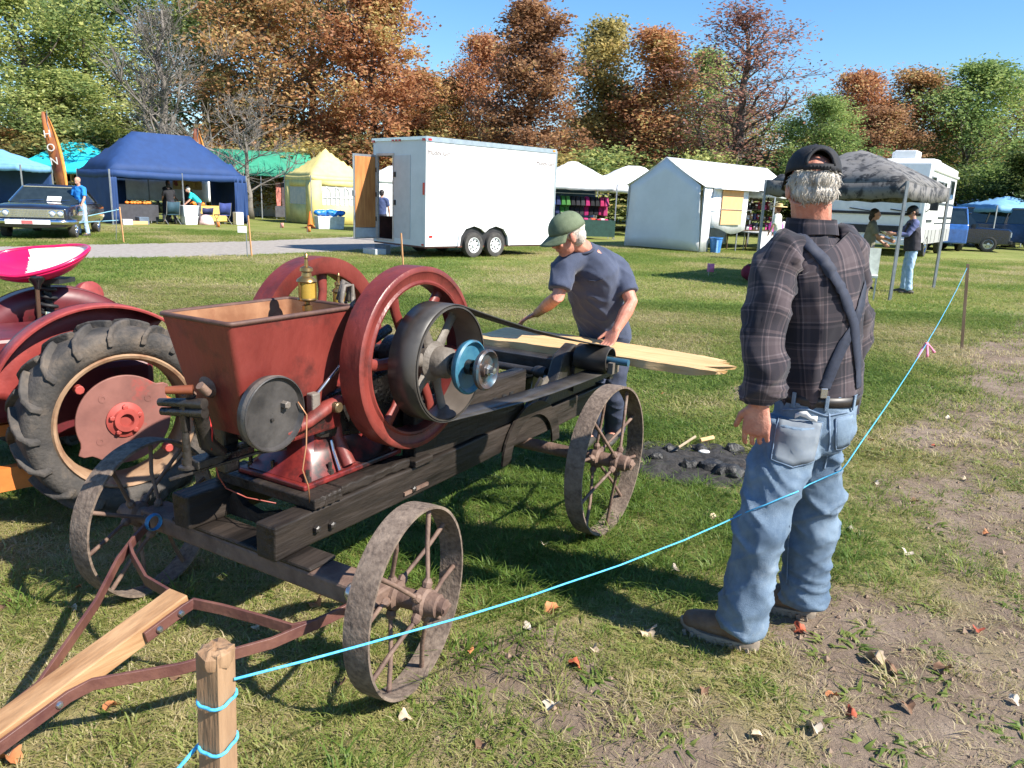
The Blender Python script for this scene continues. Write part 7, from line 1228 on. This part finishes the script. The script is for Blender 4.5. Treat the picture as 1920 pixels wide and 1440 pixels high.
# head: hair, cap with open back and strap, glasses
hk = .95; hc = pm['head']; hs = hf.cross(Zv).normalized(); hu_ = hs.cross(hf).normalized(); HL = lambda a, b_, c: hc+hs*(a*hk)+hf*(b_*hk)+hu_*(c*hk)
hm = MB(); ell(hm, HL(0, -.03, .012), (.081*hk, .084*hk, .054*hk), hf, hu_); ell(hm, HL(0, -.052, -.022), (.073*hk, .05*hk, .044*hk), hf, hu_)
def dh(co, no): return .007*ridges(co, 71, 42, (1, 1, .35))+.003*ridges(co, 73, 110, (1, 1, .3))
hr_ = put_mesh('hair', remesh(hm, .0055, 1, dh), M_white_hair, pr)
m1 = MB(); rgh = random.Random(3); vs = hr_.data.vertices; org_ = ORG[pr.name]
for _ in range(1500):
    v_ = vs[rgh.randrange(len(vs))]; p0 = v_.co+org_; nn_ = v_.normal
    if (p0-hc).dot(hf) > .03: continue
    dn = Vector((rgh.gauss(0, .35), rgh.gauss(0, .35), -1)); dn = (dn-nn_*dn.dot(nn_)).normalized(); l_ = rgh.uniform(.014, .03)
    m1.tube([p0-nn_*.002, p0+dn*l_*.5+nn_*.003, p0+dn*l_+nn_*rgh.uniform(-.001, .005)], [.0011, .001, .0004], 3, cap=False)
tag(m1.build('hair_strands', M_white_hair, hr_, smooth=180, recalc=False), kind='stuff')
cf = Vector((hf.x, hf.y, hf.z+.06)).normalized(); cu = hs.cross(cf).normalized(); cc = HL(0, -.006, .048); nr_, nc = 12, 48; pts_ = []; fcs = []
for i in range(nr_):
    a = math.pi/2*i/(nr_-1)*.985; rr = math.cos(a)**.72
    for k in range(nc): th_ = 2*math.pi*k/nc; pts_.append(cc+hs*(math.sin(th_)*.094*hk*rr)+cf*(-math.cos(th_)*.112*hk*rr)+cu*(math.sin(a)*.098*hk))      # angle 0 = back
for i in range(nr_-1):
    for k in range(nc):
        ang_ = abs(((k+.5)/nc*2*math.pi+math.pi) % (2*math.pi)-math.pi)
        if ang_ < .50 and i >= 1 and i < 6 and ang_ < .52*math.sqrt(max(0, 1-((i-1)/5.2)**2)): continue
        fcs.append((i*nc+k, i*nc+(k+1) % nc, (i+1)*nc+(k+1) % nc, (i+1)*nc+k))
cp = MB().add(pts_, fcs).build('cap', M_cap, pr, smooth=180, solid=.004, recalc=False)
arch = []
for t_ in np.linspace(0, math.pi, 17):
    th_ = .52*math.cos(t_); a = math.pi/2*.985/(nr_-1)*(1+5*math.sin(t_)); rr = math.cos(a)**.72; arch.append(cc+hs*(math.sin(th_)*.096*hk*rr)+cf*(-math.cos(th_)*.114*hk*rr)+cu*(math.sin(a)*.098*hk))
MB().tube(arch, .006, 6).build('back_opening_hem', M_cap, cp, smooth=180); MB().grid([[cc+hs*(math.sin(th_)*.0965*hk)+cf*(-math.cos(th_)*.1145*hk)+cu*(h_*hk) for th_ in np.linspace(-.6, .6, 11)] for h_ in (-.004, .018)]).build('adjuster_strap', M_cap, cp, smooth=180, solid=.003)
for th_ in np.linspace(-.35, .35, 7): q = cc+hs*(math.sin(th_)*.0985*hk)+cf*(-math.cos(th_)*.1165*hk)+cu*(.007*hk); MB().ball(q, .0035, 6, 4).build('strap_stud', M_black, cp)
m2 = MB(); m2.grid([[cc+hs*(math.sin(t_)*(.09+.004*q)*hk)+cf*((math.cos(t_)*.11)*hk+q*.075*hk*max(0, math.cos(t_))**.5)+cu*((.004-.03*q*math.cos(t_)-.04*math.sin(t_)**2*q)*hk) for t_ in np.linspace(-1.35, 1.35, 15)] for q in np.linspace(0, 1, 6)]).build('brim', M_cap, cp, smooth=180, solid=.004); MB().ball(cc+cu*.1*hk, .009, 8, 5).build('button', M_cap, cp, smooth=180)
MB().tube([HL(-.082, -.015, .012), HL(-.084, .04, .014), HL(-.07, .095, .01)], .0022, 5).build('glasses_arm', M_brass, pr); MB().tube([HL(-.07, .097, .01), HL(-.035, .112, .012), HL(-.02, .113, -.004), HL(-.035, .110, -.026), HL(-.062, .1, -.02)], .0018, 5, closed=True).build('glasses_lens_rim', M_brass, pr)

# ---- man feeding the saw
sm = dict(head=P(1064, 440, 4.62), neck=P(1094, 466, 4.74), pel=P(1134, 622, 5.0), sr=P(1058, 500, 4.68), sl=P(1158, 502, 4.86), er=P(1046, 556, 4.60), el=P(1184, 566, 4.74), wr=G(1006, 588, .845), wl=G(1156, 618, .87), hr=P(1113, 655, 4.98), hl=P(1155, 655, 5.06), kr=P(1108, 745, 4.93), kl=P(1150, 745, 5.0), ar=G(1108, 832)+Vector((0, 0, .1)), al=G(1150, 828)+Vector((0, 0, .1)), f=Vector((-.88, -.22, -.42)), u=Vector((-.35, -.15, .9)), fb=Vector((-.38, -.92, 0)), dr=Vector((-.78, .12, -.42)), pr=Vector((-.2, -.1, -1)), tr=Vector((.1, -1, -.1)), cr=Vector((.22, 0, 0)), dl=Vector((-.45, -.25, -.78)), pl=Vector((-.45, -.3, -.5)), tl=Vector((-.9, -.2, .1)), cl=Vector((.3, 0, 0)), thr=Vector((.15, 0, 0)), thl=Vector((.2, 0, 0)))
M_tee = mat('tshirt_slate_blue', (.032, .043, .082), .9, c2=(.06, .075, .125), scale=5, sheen=.2, bump=.2, bscale=300); M_gcap = mat('cap_sage_green', (.10, .13, .072), .8, c2=(.145, .18, .105), scale=20, bump=.25, bscale=220); M_navyp = mat('work_trousers_navy', (.028, .036, .065), .85, c2=(.05, .06, .10), scale=6, bump=.2, bscale=260)
smo = person('person', 'man in slate-blue tee and green cap bending to feed the slab through the saw', sm, M_tee, M_navyp, skin=M_skin2, hair=M_hair_grey, hat=M_gcap, sleeve=.38, vox=.008, bulk=1.06, face=True)
tsb = [c for c in smo.children if c.name.startswith('shirt')][0]; bvs = bvh_of(tsb); strip_px(bvs, [(1103, 525), (1118, 527), (1131, 521)], .006, 'pocket_edge', M_navyp, tsb, .003, .003)
nk_ = Vector(sm['neck']); MB().tube([nk_+(Matrix.Rotation(t_, 3, 'Z')@Vector((.068, 0, 0)))+Vector((0, 0, -.018+.02*math.sin(t_+1.2))) for t_ in np.linspace(0, 2*math.pi, 25)[:-1]], .008, 6, closed=True).build('neckband', M_navyp, tsb, smooth=180)

# ================================================================== stakes, twine, markers, litter
M_stake = mat('stake_split_wood', (.22, .125, .066), .8, c2=(.38, .24, .135), scale=7, detail=8, stretch=(3, 3, .4), bump=.5, bscale=25); M_twine = mat('twine_blue', (.05, .38, .66), .7, c2=(.12, .52, .80), scale=120); M_stake2 = mat('stake_weathered', (.20, .125, .07), .85, c2=(.32, .21, .13), scale=6, stretch=(3, 3, .4)); M_stakeo = mat('stake_fresh', (.50, .24, .10), .8, c2=(.62, .33, .16), scale=6)
def stake(label, base, top, r, mt_, group=None, n=8, rough=True):
    base = Vector(base); top = Vector(top); o = thing('wooden_stake', label, 'stake', base, group); rg = random.Random(int(base.x*100)); rings = []
    for i in range(9):
        t_ = i/8; c = base.lerp(top, t_); rings.append([c+Vector((math.cos(2*math.pi*k/n+.4)*r*(1+.08*math.sin(k*7)), math.sin(2*math.pi*k/n+.4)*r*(1+.06*math.cos(k*5)), (rg.uniform(-.006, .01) if i == 8 and rough else 0))) for k in range(n)])
    MB().rings(rings).build('shaft', mt_, o, bevel=.001)
    if rough:
        m1 = MB(); m1.rings([[top+Vector((math.cos(2*math.pi*k/14)*r*.88*q*(1+rg.uniform(-.08, .08)), math.sin(2*math.pi*k/14)*r*.88*q*(1+rg.uniform(-.08, .08)), h_+rg.uniform(-.004, .004))) for k in range(14)] for q, h_ in ((.98, -.018), (1.13, -.008), (1.1, .004), (.7, .009), (.2, .008))]); m1.build('battered_head', M_stake, o, smooth=30)
    return o
s_top = Vector(_C+ray(405, 1222)*1.24); s_base = Vector((s_top.x-.012, s_top.y-.035, 0)); stake('thick split stake with a battered head tied with blue twine', s_base, s_top, .029, M_stake, n=4)
def twine(pts, r=.0028, n=5): return pts
def loop(zc, tilt, ph):
    c = s_base.lerp(s_top, zc/s_top.z); return [c+Vector((math.cos(t_)*(.0235+.0065*abs(math.cos(2*(t_-.4)))), math.sin(t_)*(.0235+.0065*abs(math.cos(2*(t_-.4)))), tilt*math.sin(t_+ph))) for t_ in np.linspace(0, 2*math.pi, 25)]
S0 = s_base.lerp(s_top, .945)+Vector((.027, .004, 0)); z1_ = .815; z2_ = .735
tw_ = thing('twine', 'bright blue twine strung from the battered stake past the jeans to the far stake', 'twine', S0)
jl = []
for t_ in np.linspace(0, 1, 9): q = on(bvj, 1356+(1572-1356)*t_, 984-104*t_, .010); jl.append(q) if q is not None else None
jl.append(P(1588, 868, jl[-1].y-.015))
S1 = P(1813, 503, 9.5); run = [S0.lerp(jl[0], t_)+Vector((0, 0, -.035*4*t_*(1-t_))) for t_ in np.linspace(0, 1, 16)[:-1]]+jl+[jl[-1].lerp(S1, t_)+Vector((0, 0, -.10*4*t_*(1-t_))) for t_ in np.linspace(0, 1, 24)[1:]]
rg = random.Random(4); run = [p+Vector((rg.uniform(-.001, .001), 0, rg.uniform(-.0012, .0012))) for p in run]
MB().tube(run, .0026, 6).build('strand', M_twine, tw_, smooth=180); MB().tube(loop(z1_, .004, .5), .003, 6).build('knot_loop', M_twine, tw_, smooth=180); MB().tube(loop(z2_, .007, .2), .003, 6).build('knot_loop', M_twine, tw_, smooth=180); q0 = s_base.lerp(s_top, z2_/s_top.z)+Vector((-.026, 0, 0)); MB().tube([q0, q0+Vector((-.05, -.02, -.06)), q0+Vector((-.13, -.05, -.16)), q0+Vector((-.3, -.12, -.40))], .0034, 6).build('tail', M_twine, tw_, smooth=180)
sR = G(1803, 655); stake('brown stake holding the far end of the twine', sR, P(1815, 495, sR.y), .022, M_stake2, n=4, rough=False)
rbn = run[int(len(run)*.74)]; M_rib = mat('ribbon_pink', (.85, .25, .38), .7)
best = min(run, key=lambda p: (Vector(_C+ray(1757, 655)*((p-Vector(_C)).dot(Vector(_F))))-p).length)
rb_ = thing('ribbon', 'pink plastic ribbon tied round the twine', 'ribbon', best)
for k, (dx_, dz_) in enumerate(((.02, -.1), (-.05, -.12), (.07, -.07))): MB().grid([[best+Vector((dx_*t_-.008, .005*k, dz_*t_+.02*math.sin(t_*3))), best+Vector((dx_*t_+.012, .005*k, dz_*t_+.015))] for t_ in np.linspace(0, 1, 6)]).build('tail', M_rib, rb_, smooth=180, solid=.001)
MB().ball(best, .014, 8, 6).build('knot', M_rib, rb_, smooth=180)
for (px, yb, yt, lb, lean_) in ((472, 482, 404, 'fresh orange-brown stake by the gravel track carrying a white notice', -7), (232, 455, 388, 'thin stake on the grass beside the classic car', -8), (756, 500, 437, 'thin fresh stake standing in front of the trailer', -4)):
    b_ = G(px, yb); stake(lb, b_, P(px+lean_, yt, b_.y), .02, M_stakeo, n=4, rough=False)
b_ = G(464, 482); tg_ = thing('notice_sign', 'small white notice on a thin dark post by the gravel track', 'sign', b_); MB().tube([b_, P(461, 428, b_.y)], .012, 5).build('post', M_poled, tg_); q = P(454, 430, b_.y-.03); MB().box((-.11, -.004, -.08), (.11, .004, .08), Matrix.Translation(q)).build('sheet', M_paper, tg_)
b_ = G(218, 452); tag(MB().tube([b_, P(218, 390, b_.y)], .012, 5).build('metal_rod', M_stl), 'thin metal rod in the grass beside the blue tent', 'rod')
rp = thing('rope', 'pale blue rope strung in front of the classic car', 'rope', P(230, 412, 24)); r0_, r1_ = P(-60, 421, 21.6), P(222, 413, 23.4); MB().tube([r0_.lerp(r1_, t_)+Vector((0, 0, -.04*math.sin(math.pi*t_))) for t_ in np.linspace(0, 1, 10)], .012, 5).build('strand', mat('rope_pale_blue', (.25, .5, .62), .8), rp); r2_ = P(226, 392, 23.4); MB().tube([r2_, r2_.lerp(P(165, 405, 22.5), 1)], .010, 5).build('strand', MATS['rope_pale_blue'], rp)
for px, py, c_, lb in ((527, 432, (.7, .3, .25), 'faded red marker flag on the grass'), (407, 431, (.75, .22, .05), 'orange marker flag on the grass near the blue tent'), (577, 440, (.75, .25, .06), 'small orange marker flag near the traffic cone'), (1328, 518, (.85, .22, .4), 'pink marker flag on the lawn behind the saw')):
    b_ = G(px, py); mk = thing('marker_flag', lb, 'flag', b_); MB().tube([b_, b_+Vector((0, 0, .3))], .006, 5).build('wire', M_pole, mk); MB().grid([[b_+Vector((-.04+.08*i, .02*math.sin(i*2+k), .1+.1*k)) for i in range(3)] for k in range(3)]).build('flag', mat('flagtape_%d' % px, c_, .7), mk, smooth=180, solid=.002)
# fallen leaves and scraps
def leaf_mesh(seed, s):
    rg = random.Random(seed); n_ = 21; out = []; ph = rg.random()*3
    for k in range(n_): a = 2*math.pi*k/n_; r_ = s*(.5+.38*abs(math.cos(a*2.5))**.6)*rg.uniform(.8, 1.1); out.append((math.cos(a)*r_, math.sin(a)*r_*.75, s*.38*math.cos(a*2+ph)+s*.12*rg.random()))
    me_ = bpy.data.meshes.new('leaf'); me_.from_pydata([(0, 0, 0)]+out, [], [(0, 1+k, 1+(k+1) % n_) for k in range(n_)]); me_.shade_smooth(); return me_
LMs = [leaf_mesh(i, .045) for i in range(6)]; lcol = {'orange-brown': mat('fallen_orange', (.42, .16, .06), .7, var=.3, scale=20), 'russet red': mat('fallen_red', (.34, .07, .03), .7, var=.3, scale=20), 'pale tan': mat('fallen_tan', (.55, .42, .28), .8, var=.2, scale=20), 'brown': mat('fallen_brown', (.17, .09, .05), .8, var=.3, scale=20), 'bleached': mat('fallen_bleached', (.50, .42, .33), .8, var=.1)}
LV = [(1035, 1147, 'orange-brown', 1.1), (1215, 1190, 'pale tan', 1), (1340, 975, 'pale tan', .8), (1265, 1072, 'bleached', .7), (1020, 1022, 'bleached', .6), (1078, 1250, 'russet red', .8), (1640, 1240, 'pale tan', 1.2), (1668, 1266, 'brown', 1), (1768, 1262, 'brown', 1), (1500, 1185, 'russet red', .9), (1832, 1187, 'russet red', .7), (1036, 1328, 'bleached', .9), (1525, 1372, 'bleached', .9), (1700, 1041, 'bleached', .8), (1652, 848, 'orange-brown', .6), (1632, 828, 'russet red', .6), (1592, 998, 'bleached', .7), (1568, 990, 'orange-brown', .8), (20, 1428, 'orange-brown', 1.1), (592, 1135, 'orange-brown', 1), (8, 1142, 'brown', .9), (150, 1106, 'orange-brown', .5), (136, 1146, 'pale tan', .6), (1780, 785, 'bleached', .8), (1642, 908, 'bleached', .6), (640, 1285, 'brown', .6), (1112, 1222, 'pale tan', .7), (990, 1180, 'bleached', .6), (880, 1225, 'orange-brown', .6), (1900, 1320, 'bleached', .6), (1560, 1310, 'orange-brown', .6), (1595, 1345, 'russet red', .7), (1700, 1330, 'brown', .8), (760, 1350, 'pale tan', .7), (905, 1400, 'brown', .7), (1320, 1300, 'brown', .6), (1420, 1390, 'pale tan', .6), (1810, 900, 'pale tan', .6), (1715, 940, 'brown', .6), (1850, 1000, 'orange-brown', .6), (480, 1180, 'pale tan', .6), (330, 1280, 'brown', .6), (210, 1330, 'orange-brown', .7), (1240, 740, 'orange-brown', .6), (1410, 980, 'orange-brown', .5), (1750, 840, 'russet red', .5)]
for i, (px, py, c_, s) in enumerate(LV):
    p = G(px, py); zg = float(gz(p.x, p.y)[0]); o = bpy.data.objects.new('fallen_leaf', LMs[i % 6]); col.objects.link(o); o.location = (p.x, p.y, zg+.016); o.rotation_euler = (random.uniform(-.4, .4), random.uniform(-.4, .4), random.uniform(0, 6.28)); o.scale = (s, s, s)
    if not LMs[i % 6].materials: LMs[i % 6].materials.append(lcol[c_])
    o.material_slots[0].link = 'OBJECT'; o.material_slots[0].material = lcol[c_]; tag(o, c_+' dry leaf lying on the trampled grass', 'leaf', 'fallen leaves on the grass')
# pebbles and clods on the bare earth
M_clod = mat('soil_clod', (.19, .125, .085), .95, c2=(.33, .24, .17), scale=20); rn = np.random.default_rng(5); m1 = MB(); cnt = 0
cx_, cy_ = cover(9000, 1.15, 5, .8); tv = trail(cx_, cy_)
for x_, y_, t_ in zip(cx_, cy_, tv):
    if t_ < .45 or rn.random() > .35: continue
    s = abs(rn.normal(0, .006))+.003; a = rn.random()*6; z_ = float(gz(x_, y_)[0]); p = Vector((x_, y_, z_+s*.3)); cnt += 1
    m1.add([p+Vector((math.cos(a)*s, math.sin(a)*s, 0)), p+Vector((-math.sin(a)*s, math.cos(a)*s, 0)), p+Vector((-math.cos(a)*s*.8, -math.sin(a)*s, 0)), p+Vector((math.sin(a)*s, -math.cos(a)*s*.7, 0)), p+Vector((0, 0, s*.9)), p+Vector((0, 0, -s))], [(0, 1, 4), (1, 2, 4), (2, 3, 4), (3, 0, 4), (1, 0, 5), (2, 1, 5), (3, 2, 5), (0, 3, 5)])
tag(m1.build('soil_crumbs', M_clod, recalc=False), 'crumbs of soil and grit on the bare earth', kind='stuff')
# burnt heap
M_char = mat('charcoal_ash', (.009, .009, .009), .9, c2=(.045, .041, .039), scale=18, detail=9, bump=1, bscale=40, c3=(.12, .095, .078), s3=5, f3=(.6, .74)); nn = 44; rows = []
for i in range(nn):
    r_ = []
    for k in range(nn):
        u_, v_ = i/(nn-1)*2-1, k/(nn-1)*2-1; x_, y_ = char_c.x+u_*char_r[0]*1.08, char_c.y+v_*char_r[1]*1.08; q = max(0, 1-(u_*u_+v_*v_)**.9); r_.append((x_, y_, q))
    rows.append(r_)
fl_ = np.array([q for r_ in rows for q in r_]); h_ = .035*np.sqrt(fl_[:, 2])*(.7+.6*n2(fl_[:, 0], fl_[:, 1], 4, 61, 3))+.03*n2(fl_[:, 0], fl_[:, 1], 14, 62, 3)*np.minimum(1, fl_[:, 2]*3)+np.where(fl_[:, 2] > 0, .0, -.04)
MBh = MB(); MBh.grid([[(fl_[i*nn+k, 0], fl_[i*nn+k, 1], h_[i*nn+k]+.0) for k in range(nn)] for i in range(nn)]); tag(MBh.build('ash_heap', M_char, smooth=60, recalc=False), 'black ash and charcoal heap burnt into the grass', kind='stuff')
rg = random.Random(8); M_coal = mat('charred_wood', (.01, .01, .011), .55, c2=(.04, .038, .036), scale=20, bump=.8, bscale=60)
for i, (px, py, s) in enumerate(((1335, 885, .11), (1365, 895, .12), (1290, 880, .07), (1255, 850, .06), (1375, 850, .08), (1310, 850, .06), (1230, 865, .05))):
    p = G(px, py); m1 = MB(); m1.ball(p+Vector((0, 0, .03)), (s*.8, s*.5, s*.38), 10, 7); o = thing('charred_lump', 'black charred wood lump lying in the ash heap', 'charcoal', p, 'charred lumps in the ash heap'); put_mesh('lump', remesh(m1, .012, 0, lambda co, no: .018*ridges(co, 3, 22, (1, 1, 1))), M_coal, o, smooth=30)
p = G(1318, 866); m1 = MB(); m1.ball(p+Vector((0, 0, .07)), (.04, .022, .012), 9, 6); tag(m1.build('white_scrap', M_paper, smooth=180), 'white scrap lying on the ash heap', 'scrap'); tag(MB().tube([G(1270, 858)+Vector((0, 0, .07)), G(1302, 834)+Vector((0, 0, .06))], .009, 6).build('stick', mat('stick_grey_tan', (.36, .27, .18), .8)), 'pale stick lying across the ash heap', 'stick'); tag(MB().tube([G(1312, 836)+Vector((0, 0, .04)), G(1336, 833)+Vector((0, 0, .05))], .016, 7).build('wood_chunk', M_slab), 'pale wood offcut at the edge of the ash heap', 'offcut')
for px, py in ((1025, 1020), (1268, 1068)): 
    pass
